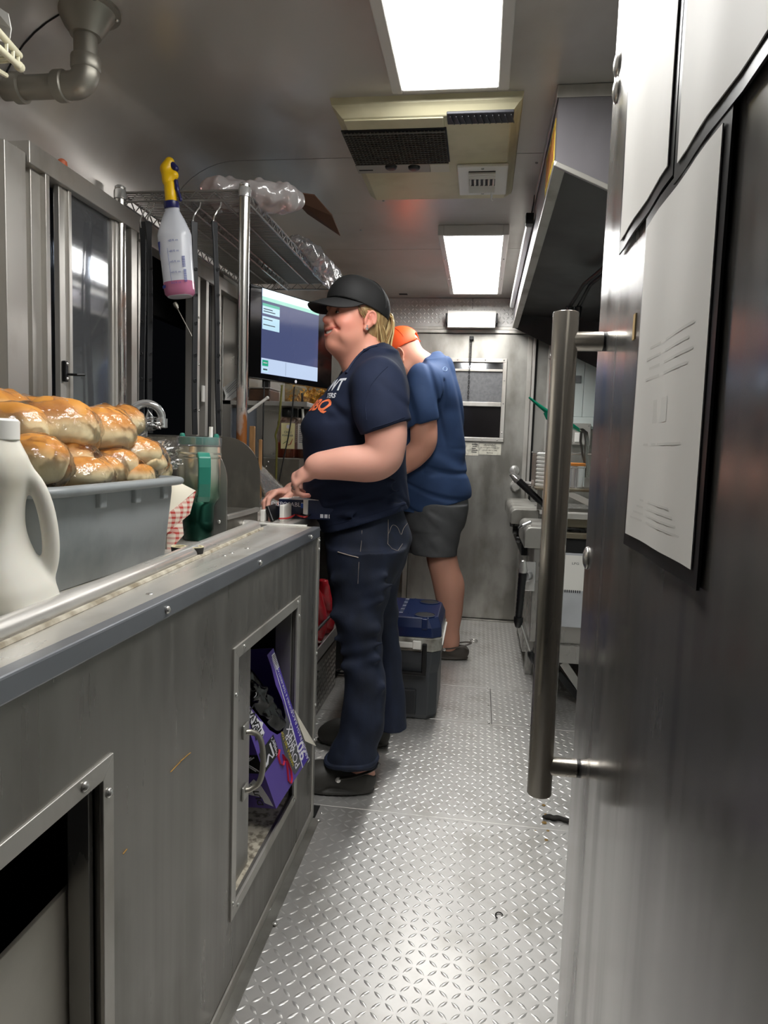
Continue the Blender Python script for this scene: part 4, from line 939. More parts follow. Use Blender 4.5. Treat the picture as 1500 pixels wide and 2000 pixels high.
folded('red checked paper tray standing on its side behind the grey tub, upper one', [(326, 940, 1.52), (350, 942, 1.52), (382, 958, 1.50), (326, 1006, 1.46)], [[(326, 1004, 1.455), (383, 959, 1.50), (371, 1004, 1.49), (326, 1042, 1.455)]])
folded('red checked paper tray crumpled low between tub and tumbler', [(326, 1030, 1.47), (352, 1012, 1.48), (356, 1022, 1.48), (326, 1044, 1.47)], [[(326, 1040, 1.46), (356, 1016, 1.47), (359, 1045, 1.47), (326, 1082, 1.45)]])
# ------------------------------------------------------------------ tumbler
c = at(387, 1056, z=SF+.002)+V(-.012, .03, 0); c[2] = SF+.001
tm = thing('tumbler', 'tall steel tumbler fading to green with dark green handle and clear lid', 'tumbler', c)
ts, nt, bb = nodes('tumbler_finish')
tc = nt.nodes.new('ShaderNodeTexCoord'); sp = nt.nodes.new('ShaderNodeSeparateXYZ'); nt.links.new(tc.outputs['Object'], sp.inputs[0])
rp = nt.nodes.new('ShaderNodeValToRGB'); mr = nt.nodes.new('ShaderNodeMapRange'); mr.inputs[2].default_value = .24; nt.links.new(sp.outputs['Z'], mr.inputs[0]); nt.links.new(mr.outputs[0], rp.inputs[0])
rp.color_ramp.elements[0].position = .0; rp.color_ramp.elements[0].color = (*lin('0c2a22'), 1); rp.color_ramp.elements[1].position = .72; rp.color_ramp.elements[1].color = (*lin('dcdbcc'), 1)
e = rp.color_ramp.elements.new(.40); e.color = (*lin('10463a'), 1); e = rp.color_ramp.elements.new(.56); e.color = (*lin('8aa28a'), 1)
nt.links.new(rp.outputs[0], bb.inputs['Base Color']); bb.inputs['Metallic'].default_value = .8; bb.inputs['Roughness'].default_value = .22
HT = float(at(395, 872, y=c[1])[2])-c[2]
MB().lathe([(.034, 0), (.037, .004), (.0385, .05), (.040, .088), (.046, .098), (.0535, .11), (.0545, HT), (.051, HT), (.051, HT-.01)], c, 40, cap=False).build('cup', ts, tm, smooth=True)
tmg = plain('tumbler_green', '2a7a6a', .35)
MB().lathe([(.0535, 0), (.056, .002), (.0565, .022), (.052, .024)], c+V(0, 0, HT), 36).build('clear_lid_ring', clear('lid_plastic', (.9, .93, .97), .05, .14, white=.1), tm, smooth=True)
MB().lathe([(.05, .004), (.049, .024), (.02, .02), (.001, .02)], c+V(0, 0, HT), 32).build('lid', tmg, tm, smooth=True)
for s_ in (-1, 1): MB().lathe([(.006, 0), (.0075, .008), (.005, .014), (.001, .015)], c+V(.045*s_, 0, HT+.018), 12).build('lid_tab', tmg, tm, smooth=True)
MB().cyl(c+V(.035, -.012, HT+.01), c+V(.036, -.012, HT+.05), .0052, n=14).build('straw', white, tm, smooth=True)
hdir = unit(V(.52, -.85, 0))
pts = [c+hdir*r+V(0, 0, z) for r, z in ((.050, HT-.022), (.072, HT-.02), (.085, HT-.028), (.089, HT-.05), (.087, HT-.09), (.080, .118), (.072, .108), (.052, .107))]
m = MB(); so = np.cross(hdir, V(0, 0, 1)); sec = []
for i, p_ in enumerate(pts):
    d_ = unit((pts[min(i+1, 7)]-pts[max(i-1, 0)])); nn = np.cross(so, d_)
    sec.append([p_+so*u_*.015+nn*v_*.006 for u_, v_ in ((-1, -1), (1, -1), (1, 1), (-1, 1), (-1, -1))])
m.sheet(np.array(sec)); m.add([sec[0][i] for i in range(4)], [(0, 1, 2, 3)]); m.add([sec[-1][i] for i in range(4)], [(0, 1, 2, 3)]); m.build('handle', tmg, tm, bevel=.003, seg=3)
MB().lathe([(.0545, 0), (.056, .003), (.056, .012), (.0545, .015)], c+V(0, 0, HT-.03), 32, cap=False).build('handle_band', ts, tm, smooth=True)
# small dark cups
for i, (px, py, r, lb) in enumerate(((388, 1066, .019, 'small dark cup with cream rim right beside the tumbler foot'), (349, 1068, .016, 'small dark cup with cream rim nearest the checked tray'))):
    c2 = at(px, py, z=SF+.03); 
    if i == 0: c2[1] -= .02
    T = thing('sauce_cup', lb, 'cup', (c2[0], c2[1], SF), 'small sauce cups on the drainboard')
    MB().lathe([(r*.8, 0), (r, .03), (r*.9, .03), (r*.85, .02), (.001, .02)], (c2[0], c2[1], SF), 20).build('cup', plain('cup_dark', '1c1a19', .4) if i == 0 else MATS['cup_dark'], T, smooth=True)
    MB().lathe([(r*.98, .029), (r*.98, .032), (r*.8, .032), (r*.8, .029)], (c2[0], c2[1], SF), 20, cap=False).build('rim', plain('cup_cream', 'e4d9b4', .5) if i == 0 else MATS['cup_cream'], T, smooth=True)
    MB().lathe([(.001, .0205), (r*.83, .0205)], (c2[0], c2[1], SF), 20, cap=False).build('filling', MATS['cup_cream'], T, smooth=True)
# ================================================================== WIRE SHELF AND WHAT HANGS FROM IT
SX0, SX1, SY0, SY1, SZ = -1.135, -.735, 2.055, 3.215, 1.893
ws = thing('wire_shelf', 'chrome wire shelf with truss edges on round posts above the sink', 'shelf', (-.93, 2.63, 1.0))
wire = metal('zinc_wire', '8f8d8a', .35)
postm, nt, bb = nodes('rusty_post')
n_ = tex(nt, 'ShaderNodeTexNoise', 14, (1, 1, .35), 6); g_ = nt.nodes.new('ShaderNodeNewGeometry'); sp = nt.nodes.new('ShaderNodeSeparateXYZ'); nt.links.new(g_.outputs['Position'], sp.inputs[0])
zr = rng_(nt, sp.outputs['Z'], .25, -.12, 1.15, 1.75); ad = nt.nodes.new('ShaderNodeMath'); nt.links.new(n_.outputs['Fac'], ad.inputs[0]); nt.links.new(zr, ad.inputs[1])
fc = rng_(nt, ad.outputs[0], 0, 1, .58, .70); nt.links.new(mixc(nt, fc, lin('cfcdc9'), lin('7a4a24')), bb.inputs['Base Color'])
mm = nt.nodes.new('ShaderNodeMath'); mm.operation = 'SUBTRACT'; mm.inputs[0].default_value = 1; nt.links.new(fc, mm.inputs[1]); nt.links.new(mm.outputs[0], bb.inputs['Metallic']); bb.inputs['Roughness'].default_value = .25
for x, y, zb_ in ((SX1-.002, SY0, CT), (SX0, SY0, 1.06), (SX0, SY1, 1.06)):
    m = MB(); m.cyl((x, y, zb_), (x, y, 1.905), .0165, n=24)
    pst = m.build('post', postm, ws, smooth=True)
    MB().lathe([(.0165, 0), (.0195, .002), (.0195, .026), (.017, .03)], (x, y, SZ-.022), 24, cap=False).build('collar', chrome, pst, smooth=True)
    MB().lathe([(.0168, 0), (.0168, .004), (.012, .008), (.001, .008)], (x, y, 1.905), 20).build('post_cap', chrome, pst, smooth=True)
def truss(a, b, dz=.028, step=.03, ra=.0034, rz=.0022):
    a, b = np.array(a), np.array(b); m = MB(); d = V(0, 0, dz); m.tube([a, b], ra, 6); m.tube([a-d, b-d], ra, 6)
    n = int(np.linalg.norm(b-a)/step); m.tube([a+(b-a)*(i/n)-(d if i % 2 else 0) for i in range(n+1)], rz, 5); return m
for k, (a, b) in enumerate((((SX0, SY0, SZ), (SX1, SY0, SZ)), ((SX0, SY1, SZ), (SX1, SY1, SZ)), ((SX1, SY0, SZ), (SX1, SY1, SZ)), ((SX0, SY0, SZ), (SX0, SY1, SZ)), (((SX0+SX1)/2, SY0, SZ-.004), ((SX0+SX1)/2, SY1, SZ-.004)))):
    truss(a, b).build('truss_edge', wire, ws, smooth=True)
MB().tube([(SX0+.1, SY0, SZ-.004), (SX0+.1, SY1, SZ-.004)], .003, 6).build('support_rod', wire, ws, smooth=True); MB().tube([(SX1-.1, SY0, SZ-.004), (SX1-.1, SY1, SZ-.004)], .003, 6).build('support_rod', wire, ws, smooth=True)
dw = MB(); dw.cyl((SX0, 0, 0), (SX1, 0, 0), .0019, n=6, cap=False); dwm = dw.mesh('deck_wire', True); dwm.materials.append(wire)
for y in np.arange(SY0+.014, SY1-.005, .0145): piece('deck_wire', dwm, ws, (0, y, SZ+.001))
a, b = at(547, 548, y=3.19), at(484, 618, y=3.12)
br_ = MB(); br_.bar(a, b, .004, .026, up=(0, 1, 0)); br_.build('brace', steel, ws, bevel=.001)
# straps
def strap(px0, px1, label, y, w=.017, z1=1.16, turn=0.0):
    p0, p1 = at(px0, 432, y=y), at(px1, 850, y=y); zt = p0[2]
    T = thing('rubber_strap', label, 'strap', (p0[0], y, z1), 'black rubber straps hanging from the wire shelf')
    zs = np.linspace(zt, z1, 24); c, s = math.cos(turn), math.sin(turn); rows = []
    for i, z in enumerate(zs):
        t = i/23; x = p0[0]+(p1[0]-p0[0])*t+.004*math.sin(t*5); yy = y-.006*math.sin(t*3.2); ww = w*(1.25 if t < .05 else 1)*.5
        rows.append([(x-c*ww, yy-s*ww, z), (x+c*ww, yy+s*ww, z)])
    MB().sheet(np.array(rows), .006).build('strap_band', rubber, T, bevel=.0015)
    m = MB(); hx = p0[0]; m.tube([(hx-.004, y, zt-.02), (hx-.006, y, zt-.004), (hx-.003, y, zt+.012), (hx+.006, y, zt+.028), (hx+.012, SY0-.005, zt+.045), (hx+.012, SY0+.005, SZ-.025), (hx+.006, SY0+.006, SZ-.022)], .0022, 7); m.build('hook', screwm, T, smooth=True)
    for k in (.22, .34, .47, .62, .74, .88):
        z = zt+(z1-zt)*k; x = p0[0]+(p1[0]-p0[0])*k+.004*math.sin(k*5); yy = y-.006*math.sin(k*3.2); nx, ny = s, -c
        m = MB(); m.tube([(x+nx*.0035+c*.0045*math.cos(a_), yy+ny*.0035+s*.0045*math.cos(a_), z+.0045*math.sin(a_)) for a_ in np.linspace(0, 2*math.pi, 9)[:-1]], .0013, 4, True); m.build('strap_eyelet', rubber, T, smooth=True)
strap(278, 279, 'black rubber strap hanging from the wire shelf, leftmost, flat face towards us', 2.04)
strap(291, 297, 'black rubber strap second from the left, edge on, beside the spray bottle', 2.045, turn=1.1)
strap(380, 384, 'black rubber strap just right of the spray bottle', 2.04, turn=.9)
strap(420, 431, 'black rubber strap nearest the steel post, rightmost of four', 2.04, turn=1.15)
# spray bottle
sb = thing('spray_bottle', 'clear spray bottle with yellow and navy trigger head, pink liquid at the bottom', 'bottle', at(351, 582, y=2.0))
bt0, bt1 = at(352, 580, y=2.0), at(336, 408, y=2.0); ax_ = unit(bt1-bt0); HB = np.linalg.norm(bt1-bt0)
bx_ = unit(np.cross(V(0, 1, 0), ax_)); by_ = np.cross(ax_, bx_)
def BP(x, y, h): return bt0+bx_*x+by_*y+ax_*h*HB
def blathe(prof, n=32, cap=True, fy=.72):
    m = MB(); v = []
    for r, h in prof:
        for t in np.arange(n)*2*math.pi/n:
            q = lambda u: math.copysign(abs(u)**.8, u)
            v.append(BP(r*q(math.cos(t)), r*fy*q(math.sin(t)), h))
    k = len(prof); f = [(i*n+j, i*n+(j+1) % n, (i+1)*n+(j+1) % n, (i+1)*n+j) for i in range(k-1) for j in range(n)]
    if cap: f += [tuple(range(n-1, -1, -1)), tuple(range((k-1)*n, k*n))]
    return m.add(v, f)
bottlem = plain('milky_plastic', 'd9dce4', .25, sss=.0); bn_ = bottlem.node_tree.nodes['Principled BSDF']; bn_.inputs['Alpha'].default_value = .72
pinkm = plain('pink_liquid', 'b06a88', .15); bn_ = pinkm.node_tree.nodes['Principled BSDF']; bn_.inputs['Alpha'].default_value = .9
bprof = [(.036, 0), (.043, .03), (.0445, .08), (.0465, .45), (.049, .66), (.0495, .70), (.046, .75), (.033, .88), (.0225, .965), (.0215, .97), (.0215, 1.0)]
blathe(bprof).build('bottle_body', bottlem, sb, smooth=True)
blathe([(.037, .004), (.0438, .03), (.0452, .08), (.0456, .16)]).build('liquid', pinkm, sb, smooth=True)
navy = plain('navy_plastic', '1b1d55', .35); yellow = plain('yellow_plastic', 'f2c210', .35)
blathe([(.0205, .995), (.0215, 1.0), (.0215, 1.07), (.019, 1.075)], fy=1).build('collar', navy, sb, smooth=True)
blathe([(.0155, 1.07), (.0165, 1.075), (.0165, 1.2), (.0155, 1.29)], fy=1).build('neck_sleeve', yellow, sb, smooth=True)
F = Field(*[ax(l, l+.16, (l, .0025)) for l in BP(0, 0, 1.35)-.08])
for x0, h0, x1, h1, r in ((-.004, 1.31, -.006, 1.45, .0165), (-.006, 1.45, .006, 1.52, .014), (-.002, 1.33, .016, 1.37, .013)): F.add(cap(BP(x0, 0, h0), BP(x1, 0, h1), r), .012)
solid('trigger_head', F, yellow, sb)
F = Field(*[ax(l, l+.2, (l, .0025)) for l in BP(0, 0, 1.25)-.1])
for x0, h0, x1, h1, r in ((.010, 1.50, .022, 1.44, .010), (.02, 1.30, .021, 1.22, .0065), (.021, 1.22, .029, 1.09, .0055)): F.add(cap(BP(x0, 0, h0), BP(x1, 0, h1), r), .006)
solid('trigger', F, navy, sb)
blue = plain('blue_ink', '2b3c8c', .6)
fy_ = -.0375
for k, s_ in enumerate(('25 fl. oz.', '20 fl. oz.', '15 fl. oz.', '10 fl. oz.', '5 fl. oz.')):
    text('scale_lettering', s_, blue, sb, BP(.012, -.0362, .60-.118*k), bx_, ax_, .0085, depth=.0012); o = MB(); o.bar(BP(-.006, -.0372, .60-.118*k), BP(-.001, -.0372, .60-.118*k), .0006, .0008); o.build('scale_mark', blue, sb)
for k in range(9): MB().bar(BP(.0295, -.031, .42-.014*k), BP(.038, -.0285, .42-.014*k), .0006, .0016).build('printed_line', blue, sb)
for k in range(11): MB().bar(BP(.031, -.0305, .27-.013*k), BP(.0385, -.028, .27-.013*k), .0006, .0016).build('printed_line', blue, sb)
MB().bar(BP(-.010, -.037, .52), BP(-.006, -.037, .12), .0006, .0008, up=by_).build('printed_line', blue, sb)
m = MB(); m.add([BP(-.042, -.027, .61), BP(-.032, -.0335, .61), BP(-.037, -.0295, .48), BP(-.0405, -.0265, .47)], [(0, 1, 2, 3)]); m.build('printed_wedge', blue, sb); m = MB(); m.add([BP(-.0405, -.026, .12), BP(-.027, -.0345, .12), BP(-.027, -.0345, .085), BP(-.0405, -.026, .085)], [(0, 1, 2, 3)]); m.build('printed_block', blue, sb)
tr = thing('thin_wand', 'thin grey wand hanging below the spray bottle in front of the dark hatch', 'wand', at(345, 600, y=2.2))
a, b = at(341, 592, y=2.2), at(381, 668, y=2.2); MB().lathe([(.007, 0), (.008, .01), (.004, .02), (.003, .022)], a, 10, axis=b-a).build('ferrule', pipem, tr, smooth=True); MB().tube([a, a+(b-a)*.3, b], .0018, 6).build('rod', pipem, tr, smooth=True)
# things lying on the wire shelf
def crumple(name, label, cat, pts, mat, seed, h=.006, amp=.005, k=.03):
    P = np.array([p for p, r in pts]); rr = np.array([r if hasattr(r, '__len__') else (r,)*3 for p, r in pts]); lo = (P-rr).min(0)-.03; hi = (P+rr).max(0)+.03
    F = Field(*[ax(a, b, (a, h)) for a, b in zip(lo, hi)])
    for (p, r) in pts: F.add(ell(p, r if hasattr(r, '__len__') else (r,)*3), k)
    ph = np.random.default_rng(seed).uniform(0, 6, 6)
    F.disp(lambda X, Y, Z: amp*(np.sin(70*X+40*Z+ph[0])*np.sin(55*Y+ph[1])+.6*np.sin(110*Y+80*Z+ph[2])+.5*np.sin(130*X-90*Z+ph[3])))
    F.keep(lambda X, Y, Z: lo[2]+.032-Z)
    return tag(solid(name, F, mat, None), label, cat)
filmbag = clear('grey_film', (.85, .82, .82), .12, .16, bmp=.6, bscale=30, white=.10)
zt = SZ+.006
crumple('plastic_bag', 'clear plastic bag of pinkish goods on the near end of the wire shelf', 'bag', [(V(-.86, 2.2, zt+.035), (.07, .09, .045)), (V(-.75, 2.22, zt+.03), (.08, .09, .045)), (V(-.66, 2.24, zt+.035), (.05, .07, .04))], clear('pink_film', (.9, .66, .64), .12, .2, bmp=.6, bscale=30, white=.3), 5)
crumple('plastic_bag', 'crumpled clear plastic bag drooping over the far end of the wire shelf', 'bag', [(V(-.745, 2.72, zt+.02), (.05, .09, .03)), (V(-.73, 2.85, zt+.02), (.05, .1, .04)), (V(-.71, 3.0, zt-.0), (.045, .1, .05)), (V(-.695, 3.12, zt-.01), (.04, .08, .05))], filmbag, 7)
card = plain('brown_card', '5c3d2c', .8)
tag(MB().sheet(np.array([[(-.74, 2.30, zt+.085), (-.60, 2.36, zt+.085)], [(-.70, 2.36, zt+.10), (-.56, 2.46, zt+.05)], [(-.66, 2.5, zt+.07), (-.55, 2.56, zt+.01)]]), .004).build('cardboard_sheet', card, None), 'dark brown cardboard sheet behind the pinkish bag on the wire shelf', 'cardboard')
# notice taped to the splash sheet
nq = [at(433, 755, x=-1.164), at(462, 735, x=-1.164), at(462, 775, x=-1.164), at(436, 790, x=-1.164)]
nt_ = thing('taped_notice', 'crumpled grey receipt taped to the splash sheet left of the steel post', 'notice', nq[3])
MB().sheet(np.array([[nq[0], nq[1]], [(nq[0]+nq[3])/2+V(.012, 0, 0), (nq[1]+nq[2])/2+V(.008, 0, 0)], [nq[3], nq[2]]])+V(.003, 0, 0), .001).build('receipt', plain('receipt_grey', 'c9c9c6', .7), nt_, smooth=True)
for k in range(5): MB().bar(nq[0]*(1-.15-.12*k)+nq[3]*(.15+.12*k)+V(.013, .02, 0), nq[1]*(1-.15-.12*k)+nq[2]*(.15+.12*k)+V(.011, -.02, 0), .0006, .004).build('printed_line', plain('receipt_ink', '8f9092', .8) if k == 0 else MATS['receipt_ink'], nt_)
# ------------------------------------------------------------------ television
LT, LB, RT, RB = at(484, 556, y=3.02), at(486, 741, y=3.02), at(641, 599, y=3.56), at(651, 757, y=3.56)
tw = unit((RT-LT+RB-LB)*V(1, 1, 0)); tu = Za; tn = np.cross(tw, tu); TW = np.linalg.norm((RB-LB)[:2]); TH = (LT[2]+RT[2]-LB[2]-RB[2])/2
O_ = V(LB[0], LB[1], (LB[2]+RB[2])/2)
tn = tn if tn[0] > 0 else -tn
TVP = lambda a, b, d=0: O_+tw*a*TW+tu*b*TH+tn*d
tv = thing('television', 'black flat screen television showing an order list, mounted behind the woman', 'television', TVP(.5, 0, -.03))
def tbx_(name, mat, a0, a1, b0, b1, d0, d1, bev=.002):
    m = MB(); m.add([TVP(a, b, d) for a in (a0, a1) for b in (b0, b1) for d in (d0, d1)], [(0, 1, 3, 2), (4, 6, 7, 5), (0, 4, 5, 1), (2, 3, 7, 6), (0, 2, 6, 4), (1, 5, 7, 3)]); return m.build(name, mat, tv, bevel=bev)
gb = plain('gloss_black', '0b0b0c', .12)
tbx_('bezel', gb, 0, 1, 0, 1, -.04, 0, .004)
scr = tbx_('screen', emit('screen_navy', '4a5480', .42), .125, .80, .065, .985, .0002, .002, 0)
tbx_('screen_header', emit('screen_pale', 'cfe0ea', .9), .125, .80, .90, .985, .0022, .0026, 0)
tbx_('screen_header_band', emit('screen_teal', '8fc4b4', .75), .125, .80, .86, .90, .0022, .0026, 0)
sw = emit('screen_ticket', 'a9c9d8', .7)
tbx_('order_ticket', sw, .13, .32, .72, .80, .0022, .0026, 0); tbx_('ticket_bar', emit('screen_green', '4fb096', .6), .13, .32, .80, .83, .0022, .0026, 0); tbx_('order_ticket', sw, .13, .32, .55, .69, .0022, .0026, 0)
for i, b in enumerate((.77, .745, .66, .60)): MB().bar(TVP(.14, b, .003), TVP(.24+.03*(i % 2), b, .003), .0004, .004).build('ticket_line', plain('ticket_ink', '39465c', .6) if i == 0 else MATS['ticket_ink'], tv)
tbx_('screen_footer', emit('screen_footer', 'a9b9d2', .7), .125, .80, .067, .235, .0022, .0026, 0)
tbx_('footer_button', emit('screen_button', '1c9a76', .6), .135, .20, .15, .215, .0028, .0032, 0); tbx_('footer_tag', sw, .135, .20, .085, .14, .0028, .0032, 0)
tbx_('footer_divider', MATS['ticket_ink'], .40, .402, .075, .225, .0028, .0032, 0)
MB().bar(TVP(.145, .185, .0034), TVP(.19, .185, .0034), .0004, .005).build('small_print', whiteink, tv); MB().bar(TVP(.145, .112, .0034), TVP(.19, .112, .0034), .0004, .007).build('small_print', MATS['ticket_ink'], tv)
m = MB(); m.lathe([(.008, 0), (.008, .0006), (.001, .0006)], TVP(.53, .03, .0002), 16, axis=tn); m.build('logo_badge', whiteink, tv)
tbx_('mount_plate', blackm, .35, .6, .2, .6, -.07, -.04)
MB().bar(TVP(.45, .4, -.07), V(-1.165, 3.45, 1.62), .04, .05).build('mount_arm', blackm, tv)
MB().bar(TVP(.24, .02, -.03), TVP(.24, -.26, -.03), .03, .03, up=(0, 1, 0)).build('mount_leg', blackm, tv)
# ------------------------------------------------------------------ shelves and supplies under the television
bs = thing('spice_shelf', 'steel shelf unit under the television with chips above and jars below', 'shelf', (-1.0, 3.6, .9))
zU = float(at(560, 786, y=3.05)[2]); zL = float(at(560, 894, y=3.05)[2])
box('upper_board', steel, bs, (-1.16, -.77, 2.98, 4.4, zU-.02, zU)); box('lower_board', steel, bs, (-1.16, -.80, 2.98, 4.4, zL-.012, zL))
box('front_skirt', steelv, bs, (-.802, -.796, 2.98, 4.4, .9, zL)); box('near_end', scuff, bs, (-1.16, -.80, 2.975, 2.98, .9, zL-.004)); box('upright', steelv, bs, (-1.0, -.975, 2.978, 3.0, zL, zU)); box('back_panel', steel, bs, (-1.164, -1.16, 2.98, 4.4, .9, 1.9))
box('upright', steelv, bs, (-1.16, -1.12, 2.98, 3.0, zL, zU)); box('side_panel', metal('blue_grey_panel', '8d94a0', .4), bs, (-1.15, -1.0, 3.02, 3.03, zL, zU-.03))
screws(bs, [at(524, 902, y=2.974), at(553, 903, y=2.974), at(520, 911, y=2.974)], '-y')
bin_ = thing('chip_bin', 'clear bin of yellow chips on the upper shelf under the television', 'bin', (-.92, 3.86, zU))
m = MB(); wall_ = [(-1.06, -.79, 3.62, 3.622), (-1.06, -.79, 4.1, 4.102), (-1.06, -1.058, 3.62, 4.1), (-.792, -.79, 3.62, 4.1)]
for b in wall_: m.box(*b, zU+.002, zU+.14)
m.box(-1.06, -.79, 3.62, 4.102, zU+.001, zU+.003); m.build('bin_walls', clear('bin_plastic', (.95, .93, .85), .08, .1), bin_)
chipm = plain('chips_yellow', 'e8b84a', .6, col2='b97a18', scale=30); m = MB()
for i in range(900):
    c = V(rng.uniform(-1.04, -.81), rng.uniform(3.64, 4.08), zU+.012+abs(rng.normal(0, .05))); c[2] = min(c[2], zU+.125); u_ = unit(rng.normal(size=3)); v_ = unit(np.cross(u_, rng.normal(size=3))); s_ = .015
    m.add([c+u_*s_, c-u_*s_*.5+v_*s_*.85, c-u_*s_*.5-v_*s_*.85, c+np.cross(u_, v_)*.006], [(0, 1, 3), (1, 2, 3), (2, 0, 3), (0, 2, 1)])
o = m.build('tortilla_chips', chipm, None); tag(o, 'heap of yellow chips inside the clear bin under the television', 'chips', kind='stuff')
b2_ = thing('brown_bin', 'bin of dark brown goods left of the chips, just right of the steel post', 'bin', (-1.0, 3.08, zU))
m = MB(); m.box(-1.05, -.95, 3.01, 3.16, zU+.001, zU+.055); m.build('bin_body', plain('brown_goods', '4a2f1b', .5, noise=.5, scale=22), b2_, bevel=.006)
MB().box(-1.052, -.948, 3.008, 3.162, zU+.056, zU+.062).build('bin_lid', plain('smoke_lid', '77706a', .3), b2_, bevel=.003)
# spice jars
def jar(label, c, w, h, body, lab, lid=True):
    J = thing('spice_jar', label, 'jar', c, 'spice jars under the television'); x, y, z = c
    MB().prism([(x-w, y-w), (x+w, y-w), (x+w, y+w), (x-w, y+w)], 2, z, z+h*.34).build('spice', body, J, bevel=.008, seg=3)
    m = MB(); r = w*1.03; lv = [(r, 0), (r, h*.78), (r*.85, h*.86), (r*.62, h*.9), (r*.62, h*.93)]
    v = []; 
    for q_, zz_ in lv: v += [(px_, py_, z+zz_) for px_, py_ in rrect(x-q_, x+q_, y-q_, y+q_, q_*.3, 4)]
    n = 20; m.add(v, [(i*n+k, i*n+(k+1) % n, (i+1)*n+(k+1) % n, (i+1)*n+k) for i in range(4) for k in range(n)]); m.build('jar_glass', MATS['jar_clear'], J, smooth=True)
    MB().lathe([(w*.72, 0), (w*.75, .004), (w*.75, .034), (w*.7, .04), (.001, .04)], (x, y, z+h*.9), 24).build('lid', black, J, smooth=True)
    if lab: 
        L__ = box('label', lab, J, (x-w*.5, x+w*1.0, y-r-.002, y-r-.001, z+h*.2, z+h*.76), 0); return J, L__
    return J, None
clear('jar_clear', (.92, .85, .82), .05, .12)
paprika = plain('paprika', '7a3215', .8, noise=.3); pap2 = plain('spice_rub', '5c2a1a', .8)
c = at(560, 890, y=3.03); c[2] = zL
J, L_1 = jar('square jar of red brown spice with cream label, front of the jars under the television', V(c[0], 3.05, zL), .042, .205, paprika, plain('cream_label', 'e6dca8', .6))
x, y = c[0], 3.05
r_ = .0445
text('label_lettering', 'CHILI', MATS['ticket_ink'], J, (x+.01, y-r_-.0018, zL+.115), Xa, Za, .014); text('label_lettering', 'POWDER', MATS['ticket_ink'], J, (x+.01, y-r_-.0018, zL+.1), Xa, Za, .012)
pepper = plain('pepper_red', 'a02a18', .5); leafg = plain('leaf_print', '3f7a34', .5)
MB().tube([(x+.012, y-r_-.0018, zL+.058), (x+.024, y-r_-.0018, zL+.062), (x+.03, y-r_-.0018, zL+.078), (x+.034, y-r_-.0018, zL+.088)], [.009, .010, .006, .002], 8, flat=.15).build('pepper_print', pepper, J, smooth=True)
MB().tube([(x-.012, y-r_-.0018, zL+.062), (x+.0, y-r_-.0018, zL+.07), (x+.008, y-r_-.0018, zL+.078)], [.003, .008, .003], 8, flat=.15).build('leaf_print', leafg, J, smooth=True)
MB().lathe([(.009, 0), (.009, .0008), (.001, .0008)], (x+.012, y-r_-.0012, zL+.14), 18, axis=(0, -1, 0)).build('label_crest', MATS['white_ink'], J)
J2, _ = jar('second spice jar with white nutrition label, right behind the front jar', V(c[0]+.062, 3.10, zL), .04, .205, pap2, MATS['white_plastic'])
for k in range(9): MB().bar((c[0]+.048, 3.0565, zL+.145-k*.009), (c[0]+.085-.008*(k % 3), 3.0565, zL+.145-k*.009), .0004, .003).build('label_line', MATS['ticket_ink'], J2)
jar('third dark spice jar half hidden behind the front two jars', V(c[0]-.02, 3.16, zL), .042, .21, pap2, None)
tag(MB().lathe([(.03, 0), (.034, .01), (.036, .07), (.033, .075), (.001, .075)], (c[0]+.115, 3.04, zL), 24).build('white_tub', white, None, smooth=True), 'small white plastic tub beside the spice jars', 'tub')
pn = thing('marker_pen', 'white marker with black cap standing up behind the spice jars', 'pen', at(592, 850, y=3.02))
a, b = at(593, 845, y=3.02), at(590, 768, y=3.02); MB().cyl(a, a+(b-a)*.6, .0055, n=12).build('barrel', white, pn, smooth=True); MB().cyl(a+(b-a)*.6, b, .0065, .004, n=12).build('cap', black, pn, smooth=True)
wt = thing('white_stick', 'white plastic stick slanting out from behind the steel post', 'stick', at(500, 785, y=2.6)); MB().cyl(at(484, 805, y=2.6), at(521, 778, y=2.6), .006, n=12).build('stick_body', white, wt, smooth=True); MB().lathe([(.006, 0), (.0068, .002), (.0068, .006), (.004, .009), (.001, .01)], at(521, 778, y=2.6), 12, axis=at(521, 778, y=2.6)-at(484, 805, y=2.6)).build('tip', white, wt, smooth=True)
def cord(label, pxs, y, r, mat):
    P = [at(px, py, y=y) for px, py in pxs]; Q_ = []
    for i in range(len(P)-1):
        for t in np.linspace(0, 1, 5)[:-1]: Q_.append(P[i]*(1-t)+P[i+1]*t)
    for _ in range(3): Q_ = [Q_[0]]+[(Q_[i-1]+Q_[i]*2+Q_[i+1])/4 for i in range(1, len(Q_)-1)]+[Q_[-1]]
    tag(MB().tube(Q_+[P[-1]], r, 8).build('power_cord', mat, None, smooth=True), label, 'cord')
olive = plain('olive_cord', '6b6728', .5)
cord('olive yellow power cord hanging from the television past the spice jars', [(551, 752), (547, 800), (545, 830), (537, 850), (541, 862), (540, 900), (539, 950)], 2.95, .0048, olive)
cord('thin black cord hanging left of the olive cord', [(516, 745), (515, 800), (513, 860), (513, 915)], 2.93, .003, blackm)
cord('thin black cord hanging across the front spice jar', [(575, 755), (570, 810), (564, 850), (555, 890), (546, 935), (540, 965)], 2.94, .003, blackm)
wood = plain('worn_wood', 'b98a58', .7, noise=.4, scale=10, stretch=(6, 6, 1))
tag(MB().box(*[float(v) for v in (at(505, 860, y=2.55)[0], at(511, 860, y=2.55)[0])], 2.55, 2.562, .9, float(at(507, 858, y=2.55)[2])).build('wooden_paddle', wood, None, bevel=.003), 'narrow light wooden paddle behind the rounded splash guard', 'paddle')
